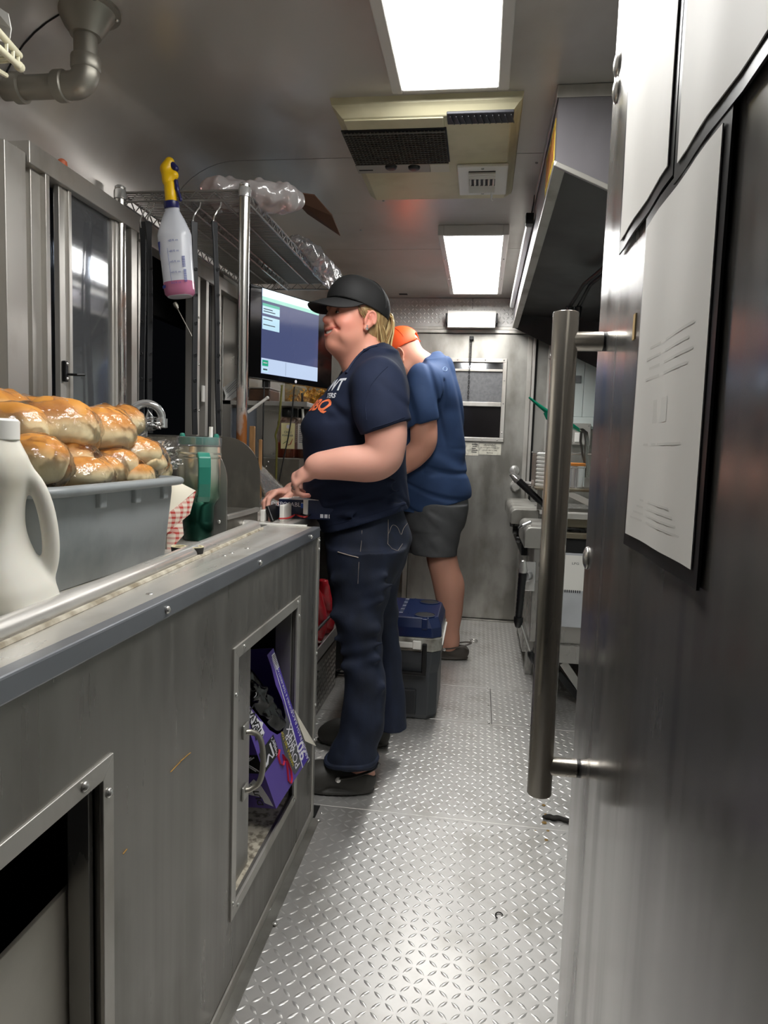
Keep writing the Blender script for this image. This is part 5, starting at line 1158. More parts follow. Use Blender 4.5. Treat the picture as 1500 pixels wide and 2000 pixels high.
tag(MB().box(*[float(v) for v in (at(486, 860, y=2.7)[0], at(497, 860, y=2.7)[0])], 2.7, 2.715, .9, float(at(490, 832, y=2.7)[2])).build('cutting_board', wood, None, bevel=.004), 'worn wooden board behind the steel post', 'board')
# prep table continuing beyond the cabinet
PX = -.56
pt = thing('prep_table', 'steel prep table continuing beyond the cabinet behind the woman', 'table', (-.86, 3.3, 0))
box('table_top', topm, pt, (-1.16, PX, 1.99, 4.55, .872, .90), .004); box('front_lip', steel, pt, (PX-.004, PX+.002, 1.99, 4.55, .835, .90), .003)
LSZ = float(at(617, 1255, x=PX-.01)[2]); 
box('under_shelf', steel, pt, (-1.12, PX-.01, 2.0, 3.3, .353, .365), .002); box('shelf_lip', steelv, pt, (PX-.014, PX-.008, 2.0, 3.3, .335, .385), .002)
MB().tube([(PX-.01, 2.0, .46), (PX-.01, 3.2, .46)], .006, 8).build('guard_rail', blackm, pt, smooth=True)
for y in (2.02, 3.28, 4.5): box('leg', steelv, pt, (PX-.05, PX-.012, y-.019, y+.019, 0, .84), .004)
box('back_board', dark, pt, (-1.14, -1.13, 2.0, 4.5, 0, .85), 0)
# wheel well of tread plate
wwl = thing('wheel_box', 'tread plate wheel box on the floor under the prep table', 'wheel box', (-.9, 2.6, 0), kind='structure')
WF = at(655, 1338, z=0)[0]
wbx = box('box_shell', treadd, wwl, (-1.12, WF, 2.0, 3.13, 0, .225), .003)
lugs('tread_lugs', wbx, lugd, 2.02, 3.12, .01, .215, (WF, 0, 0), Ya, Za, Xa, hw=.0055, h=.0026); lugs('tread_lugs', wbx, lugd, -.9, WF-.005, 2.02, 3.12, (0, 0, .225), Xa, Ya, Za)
redb = plain('red_plastic', 'b01f2a', .2, bmp=.3, bscale=20)
c = V(at(628, 1225, y=2.72)[0]-.035, 2.72, .365)
rb = thing('red_jug', 'glossy red containers on the under shelf beside the woman', 'container', c)
F = Field(*[ax(l, l+w_, (l, .005)) for l, w_ in zip(c+V(-.12, -.3, -.01), (.24, .75, .36))])
F.add(loft([(c[2]+z, c[0]+.02, c[1]-.14, r, r) for z, r in ((0, .045), (.02, .055), (.16, .055), (.2, .04), (.24, .022), (.27, .02))]), .01); F.add(loft([(c[2]+z, c[0]+.03, c[1]+.03, r, r*1.2) for z, r in ((0, .045), (.02, .05), (.14, .05), (.19, .035), (.22, .02))]), .01); F.add(cap(c+V(.03, -.09, .2), c+V(.04, -.04, .16), .014), .012)
F.disp(lambda X, Y, Z: .002*np.sin(70*Z+40*Y)*np.sin(60*X)); solid('container_body', F, redb, rb)
MB().box(c[0]-.01, c[0]+.05, c[1]-.19, c[1]-.12, c[2]+.28, c[2]+.305).build('cap', redb, rb, bevel=.006); 
crumple('plastic_bag', 'crumpled clear bag beside the red containers on the under shelf', 'bag', [(V(PX-.06, 3.0, .365+.06), (.04, .08, .05)), (V(PX-.08, 2.96, .365+.1), (.03, .06, .06))], filmbag, 9)
# goods on the prep table near the woman's hands
zT = .90
c = at(583, 1000, z=zT+.03)
gx = thing('glove_box', 'dark blue and white carton of disposable gloves on the prep table by her hands', 'box', (c[0], c[1], zT))
navyc = plain('navy_carton', '16213f', .4); 
gb0 = at(547, 1010, z=zT); gb1 = at(622, 1003, z=zT)
gy = gb0[1]-.02
box('carton', navyc, gx, (gb0[0], gb0[0]+.24, gy, gy+.11, zT, zT+.062), .002); box('carton_top', white, gx, (gb0[0]+.001, gb0[0]+.239, gy+.002, gy+.108, zT+.062, zT+.0635), 0)
text('lettering', 'DISPOSABLE', whiteink, gx, (gb0[0]+.03, gy-.0004, zT+.045), Xa, Za, .02, depth=.0005); text('lettering', '>>', whiteink, gx, (gb0[0]+.03, gy-.0004, zT+.02), Xa, Za, .015, depth=.0005)
box('printed_square', plain('bright_blue', '1d55c0', .4), gx, (gb0[0]+.075, gb0[0]+.095, gy-.001, gy, zT+.035, zT+.05), 0)
[MB().box(gb0[0]+.14+.014*k, gb0[0]+.15+.014*k, gy-.0009, gy-.0001, zT+.006, zT+.018).build('small_print', whiteink, gx) for k in range(6)]
for k in range(3): MB().bar((gb0[0]+.03, gy+.02+.03*k, zT+.0638), (gb0[0]+.2, gy+.035+.025*k, zT+.0638), .012, .0006).build('printed_stripe', navyc, gx)
ts_ = thing('tablet_stand', 'small white payment tablet on a dark wedge stand at her fingertips', 'tablet', (at(525, 1015, z=zT)[0], at(525, 1015, z=zT)[1], zT))
a, b, c_, d_ = at(512, 1018, z=zT), at(544, 1010, z=zT), at(536, 984, y=at(544, 1010, z=zT)[1]+.01), at(518, 990, y=at(512, 1018, z=zT)[1]+.01)
MB().sheet(np.array([[a+V(.03, -.01, 0), b], [d_+V(.0, 0, 0), c_]]), .01).build('wedge', black, ts_, bevel=.002)
box('tablet_body', white, ts_, (a[0]+.045, a[0]+.06, a[1]+.03, a[1]+.12, zT, zT+.05), .003); box('tablet_foot', white, ts_, (a[0]-.005, a[0]+.008, a[1]-.005, a[1]+.04, zT, zT+.035), .002)
redw = plain('red_wire', 'a0201e', .45)
P = [at(px, py, z=zT+.01) for px, py in ((545, 1006), (562, 1012), (590, 1003), (606, 990))]
wi = thing('wire_lead', 'red and black wire leads with a white connector on the prep table', 'wire', at(590, 1005, z=zT))
P = [at(px, py, z=zT+.012) for px, py in ((540, 992), (560, 996), (580, 1006), (596, 1010), (603, 1003), (596, 993), (585, 999), (566, 1011), (545, 1013))]
P = catm(P)
MB().tube(P, .003, 6).build('red_wire', redw, wi, smooth=True); MB().tube([p_+V(.004, .02, .004) for p_ in P[:30]], .0025, 6).build('black_wire', black, wi, smooth=True)
a = at(597, 1002, z=zT+.02); box('connector', white, wi, (a[0]-.007, a[0]+.007, a[1]-.008, a[1]+.008, zT+.012, zT+.065), .002)
cl = thing('clear_container', 'clear plastic hinged container tilted behind the splash guard', 'container', at(530, 960, y=2.5))
A, B_, C_, D_ = at(498, 912, y=2.50), at(508, 905, y=2.62), at(562, 962, y=2.62), at(520, 975, y=2.50)
MB().sheet(np.array([[A, B_], [D_, C_]]), .003).build('lid_sheet', filmbag, cl); MB().tube([A, B_, C_, D_], .004, 6, True).build('lid_rim', MATS['bin_plastic'], cl, smooth=True)
MB().box(A[0]-.05, D_[0], 2.5, 2.62, .9, .93).build('container_base', filmbag, cl, bevel=.004)
# ------------------------------------------------------------------ cooler
co = thing('cooler', 'dark grey cooler with navy lid and cup holders on the floor behind the woman', 'cooler', (-.31, 3.02, 0))
KX0, KX1, KY0, KY1 = -.50, -.128, 2.79, 3.19
def oct_(x0, x1, y0, y1, c): return [(x0+c, y0), (x1-c, y0), (x1, y0+c), (x1, y1-c), (x1-c, y1), (x0+c, y1), (x0, y1-c), (x0, y0+c)]
def octloft(lv, name, mat, bev=.004):
    m = MB(); n = 8; v = [(*p_, z) for (b, c, z) in lv for p_ in oct_(*b, c)]
    m.add(v, [(i*n+k, i*n+(k+1) % n, (i+1)*n+(k+1) % n, (i+1)*n+k) for i in range(len(lv)-1) for k in range(n)]+[tuple(range(n-1, -1, -1)), tuple(range((len(lv)-1)*n, len(lv)*n))]); return m.build(name, mat, co, bevel=bev, seg=2)
grey = plain('cooler_grey', '3a3d41', .42, noise=.1); nav = plain('cooler_navy', '17264d', .28); band_ = plain('cooler_band', 'a8a69e', .4, col2='6a675f', scale=20)
KS = 1.06
g_ = lambda d: (KX0+d, KX1-d, KY0+d, KY1-d)
octloft([(g_(.022), .03, .0), (g_(.012), .035, .02), (g_(.012), .035, .19), (g_(.004), .035, .23), (g_(.003), .035, .28)], 'tub_body', grey)
octloft([(g_(-.001), .036, .281), (g_(-.002), .036, .335)], 'trim_band', band_)
octloft([(g_(.001), .036, .336), (g_(.004), .036, .375), (g_(.02), .04, .412)], 'lid', nav)
rec = blackm
for x, y in ((-.205, 2.86), (-.42, 2.86), (-.205, 3.11), (-.42, 3.11)):
    MB().lathe([(.046, 0), (.048, .003), (.043, .004), (.042, .0012), (.001, .0012)], (x, y, .4115), 24).build('cup_holder', nav, co, smooth=True); MB().lathe([(.0415, 0), (.041, .0015), (.001, .0015)], (x, y, .4125), 24).build('cup_recess', rec, co, smooth=True)
for x in (-.345, -.275): MB().box(x-.002, x+.002, 2.87, 3.17, .412, .4135).build('lid_rib', nav, co)
for k in range(22): MB().box(-.318, -.302, 2.88+k*.0133, 2.8845+k*.0133, .412, .4126).build('ruler_mark', MATS['ticket_ink'] if k % 5 else whiteink, co)
box('lid_catch', nav, co, (-.212, -.188, KY0-.002, KY0+.03, .37, .412), .003)
box('latch', MATS['cooler_band'] if False else white, co, (-.33, -.215, KY0-.012, KY0-.001, .295, .318), .004); box('latch_button', white, co, (-.245, -.21, KY0-.016, KY0-.004, .292, .326), .003)
for b in ((-.206, -.186, KY0-.014, KY0+.006, .185, .315), (-.34, -.2, KY0-.014, KY0+.006, .185, .20)): box('carry_handle', black, co, b, .004)
box('drain_recess', plain('recess_grey', '24262a', .5), co, (-.36, -.225, KY0+.0, KY0+.02, .02, .125), .006)
MB().lathe([(.014, 0), (.013, .01), (.001, .012)], (-.298, KY0+.001, .055), 18, axis=(0, -1, 0)).build('drain_plug', white, co, smooth=True)
MB().tube([(KX1+.001, 2.84, .30), (KX1+.006, 2.86, .33), (KX1+.006, 3.1, .33), (KX1+.001, 3.12, .30)], .004, 8).build('side_handle', white, co, smooth=True)

for o_ in [co]: o_.scale = (1, 1, 1.06)
# ================================================================== RIGHT SIDE
# open door with pull handle
DXS = .15
dr = thing('door_2', None, None, (DXS+.02, .5, .04), kind='structure')
box('door_leaf', steeld, dr, (DXS, DXS+.045, .03, .98, .04, 2.02), .003)
hd_ = thing('pull_handle', None, None, (DXS-.05, .93, .68)); 
for k in ('label', 'category'):
    pass
hd_.parent = dr; hd_.location = tuple(V(DXS-.05, .93, .68)-ORI[dr.name]); ORI['pull_handle'] = V(DXS-.05, .93, .68)
hx = .10; a, b = at(1104, 613, x=hx), at(1054, 1557, x=hx)
yy = (a[1]+b[1])/2
tubem = metal('handle_steel', 'bdb7ad', .27, streak=(1, 1, .1), var=.04, met=.82)
m = MB(); m.lathe([(.001, 0), (.0155, 0), (.0166, .0015), (.0166, a[2]-b[2]-.0015), (.0155, a[2]-b[2]), (.001, a[2]-b[2])], (hx, yy, b[2]), 36); m.build('grip_tube', tubem, hd_, smooth=True)
for py, px in ((668, 1180), (1503, 1130)):
    z = float(at(px, py, x=DXS)[2]); MB().cyl((hx+.006, yy, z), (DXS-.003, yy, z), .0125, n=24).build('standoff', tubem, hd_, smooth=True); MB().cyl((DXS-.003, yy, z), (DXS, yy, z), .0122, n=24).build('gasket', black, hd_, smooth=True)
domeb = dome(.016, .006, 16)
for px, py in ((1202, 125), (1200, 176), (1141, 1090)):
    p = at(px+6, py, x=DXS); piece('edge_bolt', domeb, dr, (DXS, min(p[1], .962), p[2]), RX['-x'])
# papers in black sleeves
sleeve = plain('black_sleeve', '17171a', .35); posterm = plain('poster_paper', 'dedcd7', .6, noise=.05, scale=10); inkg = plain('faded_ink', 'cfcdc8', .8)
def poster(label, y0, y1, z0, z1, lines, bz=.012, wv=.003, ofs=0):
    T = thing('framed_notice', label, 'notice', (DXS, (y0+y1)/2, z0), 'framed notices on the open door')
    def sheet_(ya, yb, za, zb, d, seed):
        ys = np.linspace(ya, yb, 9); zs = np.linspace(za, zb, 12)
        return np.array([[(DXS-d-ofs-wv*(.5+.5*math.sin(9*z+20*y+seed)*math.sin(31*y+seed)), y, z) for y in ys] for z in zs])
    MB().sheet(sheet_(y0, y1, z0, z1, .003, 1), .002).build('sleeve', sleeve, T, smooth=True); MB().sheet(sheet_(y0+bz, y1-bz, z0+bz, z1-bz, .0045, 1), .001).build('sheet', posterm, T, smooth=True)
    for (yc, zc, ln, h) in lines: MB().sheet(np.array([[(DXS-.00462-ofs-wv*(.5+.5*math.sin(9*z+20*y+1)*math.sin(31*y+1)), y, z) for y in np.linspace(yc-ln/2, yc+ln/2, 12)] for z in (zc-h/2, zc, zc+h/2)])).build('printed_line', inkg, T)
poster('framed white notice on the open door, lowest of the three, beside the pull handle', .474, .708, 1.052, 1.366, [(.58+.01*(k % 2), 1.235-.009*k, .13, .0022) for k in range(4)]+[(.60, 1.178, .05, .02), (.59, 1.15, .12, .002)]+[(.6, 1.10-.006*k, .1+.02*k, .0018) for k in range(4)])
poster('framed white notice at the top of the open door, left one', .612, .846, 1.37, 1.69, [], wv=.003, ofs=.0)
poster('framed white notice at the top right of the open door, cut by the frame', .37, .606, 1.36, 1.68, [], wv=.004)
tape = plain('dry_glue', 'b79a62', .8); p = at(1240, 640, x=DXS); MB().box(DXS-.001, DXS+.0, p[1]-.004, p[1]+.006, p[2]-.012, p[2]+.014).build('glue_mark', tape, dr)
# ------------------------------------------------------------------ extractor hood
hx0 = .165
hood = thing('extractor_hood', 'steel extractor hood along the right wall with sloping dark underside', 'hood', (.55, 3.25, 1.85))
HY0, HY1 = 2.0, 4.52; zf, zw = 1.925, 1.60
slope = lambda x: zf-(x-hx0)*.46
def endp(y): 
    m = MB(); m.prism([(hx0, zf), (.92, slope(.92)), (.92, CZ-.004), (hx0, CZ-.004)], 1, y-.003, y); return m
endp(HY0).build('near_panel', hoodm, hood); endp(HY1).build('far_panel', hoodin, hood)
box('front_panel', hoodm, hood, (hx0, hx0+.003, HY0, HY1, zf, CZ-.02))
box('top_flange', alum, hood, (hx0-.006, .92, HY0-.008, HY0-.0032, CZ-.034, CZ-.001)); box('top_flange', alum, hood, (hx0-.006, hx0-.001, HY0, HY1, CZ-.03, CZ-.001))
m = MB(); m.bar((hx0-.002, HY0-.005, zf), (.92, HY0-.005, slope(.92)), .012, .014); m.build('near_lip', alum, hood, bevel=.002)
box('front_lip', alum, hood, (hx0-.004, hx0+.03, HY0, HY1, zf-.004, zf+.012), .002)
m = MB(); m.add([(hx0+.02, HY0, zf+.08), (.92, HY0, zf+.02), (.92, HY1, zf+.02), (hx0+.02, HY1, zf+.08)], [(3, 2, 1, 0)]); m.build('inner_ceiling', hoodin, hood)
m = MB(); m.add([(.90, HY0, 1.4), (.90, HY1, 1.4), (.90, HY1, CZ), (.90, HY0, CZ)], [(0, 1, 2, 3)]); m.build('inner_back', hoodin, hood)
screws(hood, [(hx0+.2, HY0-.0035, 2.0)], '-y')
sp_ = MB(); sp_.tube([(.60, 2.6, 1.98), (.44, 3.4, 1.93), (.40, 3.55, 1.86)], .009, 8); sp_.tube([(.64, 2.6, 1.98), (.47, 3.4, 1.93), (.44, 3.55, 1.86)], .009, 8)
sp_.tube([(.40, 3.55, 1.86), (.395, 3.57, 1.80)], [.02, .008], 10); sp_.tube([(.44, 3.55, 1.86), (.445, 3.57, 1.80)], [.02, .008], 10); sp_.build('sprinkler_pipes', black, hood, smooth=True)
yl = plain('caution_yellow', 'd6b83a', .6, col2='8c6a20', scale=30)
z0, z1 = 1.95, 2.07; box('caution_sticker', yl, hood, (hx0-.0015, hx0-.0002, 2.05, 2.33, z0, z1), 0)
for k in range(5): box('sticker_line', plain('sticker_red', '8c2f25', .6) if k == 0 else MATS['sticker_red'], hood, (hx0-.0022, hx0-.0014, 2.08+k*.05, 2.10+k*.05, z0+.02, z1-.02), 0)
# strip light on the hood front
sl = thing('strip_lamp', 'long white strip lamp fixed along the front of the hood', 'lamp', (hx0-.02, 3.7, 2.0))
box('lamp_body', white, sl, (hx0-.03, hx0-.003, 2.85, 4.45, 2.035, 2.06), .004); box('lamp_lens', plain('lens_white', 'eef0f2', .3), sl, (hx0-.028, hx0-.006, 2.87, 4.43, 2.029, 2.0352), .003); box('lamp_end', blackm, sl, (hx0-.034, hx0-.003, 2.82, 2.855, 2.028, 2.07), .003)
MB().tube([(hx0-.012, 2.83, 2.07), (hx0-.008, 2.8, 2.10), (hx0-.006, 2.79, 2.125)], .003, 6).build('lamp_cord', blackm, sl, smooth=True)
# ------------------------------------------------------------------ cooking line
def ledge(m, x0, x1, y0, y1, z0, z1, r=.03):
    poly = [(x0, z0), (x0, z1-r)]+[(x0+r-r*math.cos(t), z1-r+r*math.sin(t)) for t in np.linspace(.2, math.pi/2, 6)]+[(x1, z1), (x1, z0)]
    return m.prism(poly, 1, y0, y1)
fy = thing('fryer', 'steel fryer with rounded front ledge at the far end of the cooking line', 'fryer', (.5, 3.9, 0))
def cook(T, x0, y0, y1, zt, dz):
    ledge(MB(), x0, x0+.14, y0, y1, zt-dz, zt).build('front_ledge', alumd, T, bevel=.004)
    box('body', steelv, T, (x0+.09, .93, y0+.005, y1, .12, zt-.02), .004)
    box('control_panel', blackm, T, (x0+.06, x0+.09, y0+.01, y1-.01, zt-dz-.16, zt-dz), .003)
    for k in range(3):
        y = y0+.06+k*(y1-y0-.1)/2; MB().lathe([(.022, 0), (.024, .008), (.02, .026), (.001, .028)], (x0+.06, y, zt-dz-.08), 16, axis=(-1, 0, 0)).build('control_knob', black, T, smooth=True)
    for y in (y0+.04, y1-.04): box('leg', steelv, T, (x0+.11, x0+.15, y-.02, y+.02, 0, .12), .003)
    for y in (y0+.04, y1-.04): box('leg', steelv, T, (.86, .90, y-.02, y+.02, 0, .12), .003)
cook(fy, .163, 3.50, 4.35, .852, .075)
gd = thing('griddle', 'greasy griddle with steel front ledge, nearest of the cooking line', 'griddle', (.55, 3.27, 0))
ledge(MB(), .205, .345, 3.05, 3.48, .72, .812).build('front_ledge', alumd, gd, bevel=.004)
box('rear_plate', greasy, gd, (.345, .92, 3.05, 3.48, .82, .87), .004); box('grease_tray', greasy, gd, (.30, .92, 3.02, 3.05, .775, .80), .003); box('drip_bar', alum, gd, (.30, .92, 3.0, 3.03, .86, .89), .006)
box('body_panel', steelv, gd, (.25, .93, 3.06, 3.48, .30, .77), .003); box('side_panel', plain('white_enamel', 'b9bcc0', .4, noise=.15), gd, (.33, .92, 3.04, 3.06, .38, .71), .003)
box('black_gap', dark, gd, (.33, .92, 3.035, 3.06, .715, .775), 0); box('label', white, gd, (.36, .50, 3.038, 3.0395, .545, .70), 0)
p_ = at(1124, 1101, y=3.0378); text('label_lettering', 'LFG', ink, gd, p_, Xa, Za, .014, squash=1.3); 
for k in range(10): box('label_bar', ink, gd, (.37+k*.009, .374+k*.009, 3.0372, 3.038, .535, .547), 0)
box('stand_rail', steelv, gd, (.33, .92, 3.03, 3.06, .22, .30), .003); box('stand_leg', steelv, gd, (.31, .345, 3.03, 3.065, 0, .72), .003); box('stand_leg', steelv, gd, (.31, .345, 3.45, 3.485, 0, .72), .003)
MB().bar((.40, 3.05, .22), (.56, 3.07, -.0), .035, .02, up=(0, 1, 0)).build('stand_brace', steelv, gd, bevel=.002); MB().bar((.39, 3.12, .15), (.52, 3.14, .0), .03, .02, up=(0, 1, 0)).build('stand_brace', blackm, gd, bevel=.002)
MB().lathe([(.028, 0), (.028, .01), (.02, .03), (.001, .032)], (.225, 3.04, .60), 18, axis=(-.4, -1, 0)).build('control_knob', chrome, gd, smooth=True); box('knob_plate', chrome, gd, (.215, .26, 3.045, 3.06, .53, .66), .003)
MB().tube([(.232, 3.1, .83), (.20, 3.09, .815), (.185, 3.12, .80), (.20, 3.16, .80), (.24, 3.16, .825)], .006, 8).build('hook', chrome, gd, smooth=True)
# black gripped tools
gripm = plain('black_grip', '111113', .3)
def tool(label, A, Bp, tip0, rod=None):
    T = thing('grill_tool', label, 'tool', Bp, 'black gripped grill tools')
    d = unit(Bp-A); MB().lathe([(.004, 0), (.011, .004), (.021, .045), (.019, .055)], A, 18, axis=d).build('metal_tip', screwm, T, smooth=True)
    L_ = np.linalg.norm(Bp-A); m = MB(); pr = []
    for i in range(12): h = .05+(L_-.05)*i/11; pr += [(.0185-.003*i/11, h), (.0172-.003*i/11, h+.004)]
    m.lathe(pr, A, 18, axis=d); m.build('grip', gripm, T, smooth=True)
    if rod is not None:
        MB().tube([Bp, Bp+(rod-Bp)*.5, rod], .0045, 8).build('rod', screwm, T, smooth=True); MB().lathe([(.012, 0), (.016, .015), (.012, .05), (.004, .06)], rod, 12, axis=rod-Bp).build('end_head', black, T, smooth=True); MB().lathe([(.02, 0), (.021, .02), (.012, .045), (.005, .05)], Bp, 14, axis=d).build('collar', gripm, T, smooth=True)
tool('black gripped tool slanting up from the cooking line in front of the door knob', at(997, 924, y=3.42), at(1066, 990, y=3.38), None)
tool('black gripped tool hanging straight down from the front ledge', at(1023, 1094, y=3.00), at(1013, 1205, y=3.00), True, rod=at(1035, 1272, y=3.0))
# shelf behind the cooking line with containers
rk = thing('back_rack', 'steel rack behind the griddle holding cans and lids', 'rack', (.5, 3.6, .87))
zs_ = float(at(1130, 955, y=3.3)[2]); zr_ = float(at(1130, 884, y=3.55)[2])
box('lower_board', greasy, rk, (.26, .93, 3.28, 3.48, zs_-.012, zs_), .003); box('upper_board', steel, rk, (.30, .93, 3.5, 3.62, zr_-.012, zr_), .003)
for x in (.30, .90): box('upright', steelv, rk, (x-.012, x+.012, 3.49, 3.515, .855, zr_), .002)
MB().bar((.41, 3.3, zs_-.02), (.56, 3.28, zs_-.085), .03, .012, up=(0, 1, 0)).build('cross_bar', alum, rk, bevel=.002)
ca = thing('steel_canister', 'short steel canister with orange rim on the rack behind the griddle', 'canister', (at(1126, 950, y=3.4)[0], 3.4, zs_))
x = at(1126, 950, y=3.4)[0]; MB().lathe([(.032, 0), (.034, .002), (.034, .095), (.037, .098), (.036, .115)], (x, 3.4, zs_), 28).build('can_body', chrome, ca, smooth=True); MB().lathe([(.0365, .105), (.038, .107), (.038, .118), (.033, .12), (.001, .12)], (x, 3.4, zs_), 28).build('can_rim', plain('orange_rim', 'd98a3c', .5), ca, smooth=True)
ls = thing('lid_stack', 'stack of white ribbed lids in a clear box beside the handle, left of the can', 'lids', (at(1052, 940, y=3.4)[0], 3.4, zs_))
x = at(1064, 940, y=3.4)[0]
for k in range(9): MB().lathe([(.042, 0), (.045, .006), (.045, .012), (.04, .016)], (x, 3.4, zs_+k*.0185), 22).build('lid', white, ls, smooth=True)
gj = thing('glass_box', 'narrow clear glass box holding skewers at the left end of the rack', 'glass box', (at(1043, 930, y=3.42)[0], 3.42, zs_))
x = at(1043, 930, y=3.42)[0]; m = MB(); m.box(x-.012, x+.012, 3.40, 3.44, zs_+.001, zs_+.16); m.build('box_wall', MATS['jar_clear'], gj, bevel=.003); box('box_lid', screwm, gj, (x-.016, x+.016, 3.395, 3.445, zs_+.16, zs_+.168), .003)
for k in range(3): MB().cyl((x-.007+.006*k, 3.42, zs_+.004), (x-.006+.006*k, 3.418, zs_+.15), .0012, n=6).build('skewer', screwm, gj)
pw = thing('pushrod', 'short steel clamp bar poking out toward the back door at the rack end', 'bar', at(1035, 943, y=3.44)); a, b = at(1022, 944, y=3.44), at(1052, 946, y=3.44); MB().cyl(a, b, .011, n=14).build('bar', screwm, pw, smooth=True); MB().lathe([(.011, 0), (.02, .002), (.02, .012), (.011, .014)], (a+b)/2, 16, axis=b-a).build('clamp_ring', white, pw, smooth=True)
bx_2 = thing('outlet_box', 'steel outlet box with rocker switch on the wall behind the tongs', 'switch', at(1130, 862, y=4.55)); c = at(1133, 845, y=4.55)
box('cover_plate', alum, bx_2, (c[0]-.06, c[0]+.07, 4.57, 4.62, c[2]-.08, c[2]+.06), .006); box('rocker', white, bx_2, (c[0]-.03, c[0]+.0, 4.56, 4.572, c[2]-.06, c[2]-.0), .003); screws(bx_2, [(c[0]+.055, 4.57, c[2]+.045), (c[0]-.045, 4.57, c[2]-.065)], '-y')
# green handled basket tongs
tg = thing('green_tongs', 'toothed steel tongs with long green handle, crossing behind the pull handle', 'tongs', at(1125, 880, y=3.49))
green = plain('green_handle', '0f7d5f', .3); yv = 3.485
G = [at(px, py, y=yv) for px, py in ((1033, 776), (1050, 790), (1066, 802), (1085, 812), (1100, 822), (1117, 832), (1134, 842))]
MB().tube(G, [.008, .013, .018, .020, .021, .022, .012], 10, flat=.6).build('handle', green, tg, smooth=True)
MB().tube([G[2]+V(0, 0, -.008), G[2]+V(.012, 0, -.035), G[3]+V(.0, 0, -.045)], [.012, .011, .005], 8).build('thumb_rest', green, tg, smooth=True)
for o_ in (-.006, .004, .012):
    J = [at(px, py, y=yv+o_*2)+V(o_*.6, 0, 0) for px, py in ((1134, 838), (1143, 845), (1146, 862), (1144, 890), (1147, 915), (1145, 932))]
    MB().tube(J, .006, 8).build('jaw', metal('jaw_steel', '8c8a84', .3, met=.95) if 'jaw_steel' not in MATS else MATS['jaw_steel'], tg, smooth=True)
J = [at(1137+.12*k, 880+3.2*k, y=yv-.012) for k in range(17)]
for p in J: MB().bar(p, p+V(.021, 0, -.005), .005, .0045).build('tooth', screwm, tg)
MB().tube([at(1136, 842, y=yv-.01), at(1134, 862, y=yv-.01), at(1141, 905, y=yv-.01), at(1143, 932, y=yv-.01)], .006, 8).build('jaw', metal('dark_jaw', '55534e', .35), tg, smooth=True)
och = plain('dried_spill', '8a6a2c', .6)
for px, py, r in ((1062, 1572, .006), (1066, 1590, .005), (1063, 1606, .008), (1070, 1622, .005), (1067, 1640, .006), (1046, 1622, .004)):
    c = at(px, py, z=.001); MB().lathe([(r, 0), (r*.8, .0012), (.0005, .0014)], (c[0], c[1], .0002), 9).build('dried_spill', och, floor, smooth=True)
for q0, q1 in (((333, 1508), (352, 1488)), ((352, 1487), (372, 1470)), ((240, 1668), (248, 1658))):
    MB().bar(at(*q0, x=CX+.0004), at(*q1, x=CX+.0004), .0008, .0022, up=(1, 0, 0)).build('paint_scratch', plain('ochre_scratch', '9a7434', .6) if 'ochre_scratch' not in MATS else MATS['ochre_scratch'], cab)
# debris on the floor
deb = plain('dark_scrap', '1b1714', .8); c = at(1085, 1600, z=.002)
F = Field(ax(c[0]-.06, c[0]+.07, (c[0]-.06, .003)), ax(c[1]-.05, c[1]+.05, (c[1]-.05, .003)), ax(-.01, .05, (-.01, .002)))
for k in range(7): F.add(ell(c+V(-.03+.012*k, rng.uniform(-.01, .01), .004), (.012, .008, .005)), .006)
F.keep(lambda X, Y, Z: .0006-Z)
tag(solid('floor_scrap', F, deb, None), 'dark scrap of rag on the floor plate seam beside the open door', 'scrap')
c = at(975, 1788, z=.003); tag(MB().tube([c+V(.018*math.cos(a_)*.5, .012*math.sin(a_), 0) for a_ in np.linspace(.3, 4.2, 9)], .0015, 5).build('rubber_bit', deb, None, smooth=True), 'tiny curled dark bit lying on the near floor plate', 'scrap')
lm = thing('floor_ring', 'small steel lashing ring on the floor beside the man\'s shoe', 'ring', at(925, 1252, z=0)); c = at(925, 1252, z=.004); MB().tube([c+V(.022*math.cos(a_), .022*math.sin(a_), .003) for a_ in np.linspace(0, 2*math.pi, 15)[:-1]], .004, 8, True).build('ring', screwm, lm, smooth=True); box('ring_plate', steel, lm, (c[0]-.03, c[0]-.012, c[1]-.012, c[1]+.012, 0, .009), .002)
lm2 = thing('floor_ring', 'small dark lashing ring on the floor by the wheel box', 'ring', at(668, 1312, z=0)); c = at(668, 1312, z=.004); MB().tube([c+V(.03*math.cos(a_), .03*math.sin(a_), .003) for a_ in np.linspace(0, 2*math.pi, 15)[:-1]], .005, 8, True).build('ring', blackm, lm2, smooth=True)
# ================================================================== PEOPLE
W_ = lambda px, py, y: at(px, py, y=y)
skinm = attr_mat('skin', .5, .35, bmp=.05, bscale=300, sss=.12)
def catmull(P, n=6):
    P = [np.array(p, float) for p in P]; Q_ = [2*P[0]-P[1]]+P+[2*P[-1]-P[-2]]; out = []
    for i in range(1, len(Q_)-2):
        for t in np.arange(n)/n:
            a, b, c, d = Q_[i-1:i+3]; out.append(.5*((2*b)+(c-a)*t+(2*a-5*b+4*c-d)*t*t+(3*b-a-3*c+d)*t**3))
    return out+[P[-1]]
def limb(F, pts, k=.01, n=4, flat=None):
    """pts: [(point, radius)] smooth tapered limb"""
    q = catmull([np.append(p, r) for p, r in pts], n)
    for a, b in zip(q[:-1], q[1:]): F.add(cap(a[:3], b[:3], a[3], b[3], flat), .003)
    return F
def limb_to(F, pts, k):
    q = catmull([np.append(p, r) for p, r in pts], 4)
    for i, (a, b) in enumerate(zip(q[:-1], q[1:])): F.add(cap(a[:3], b[:3], a[3], b[3]), k)
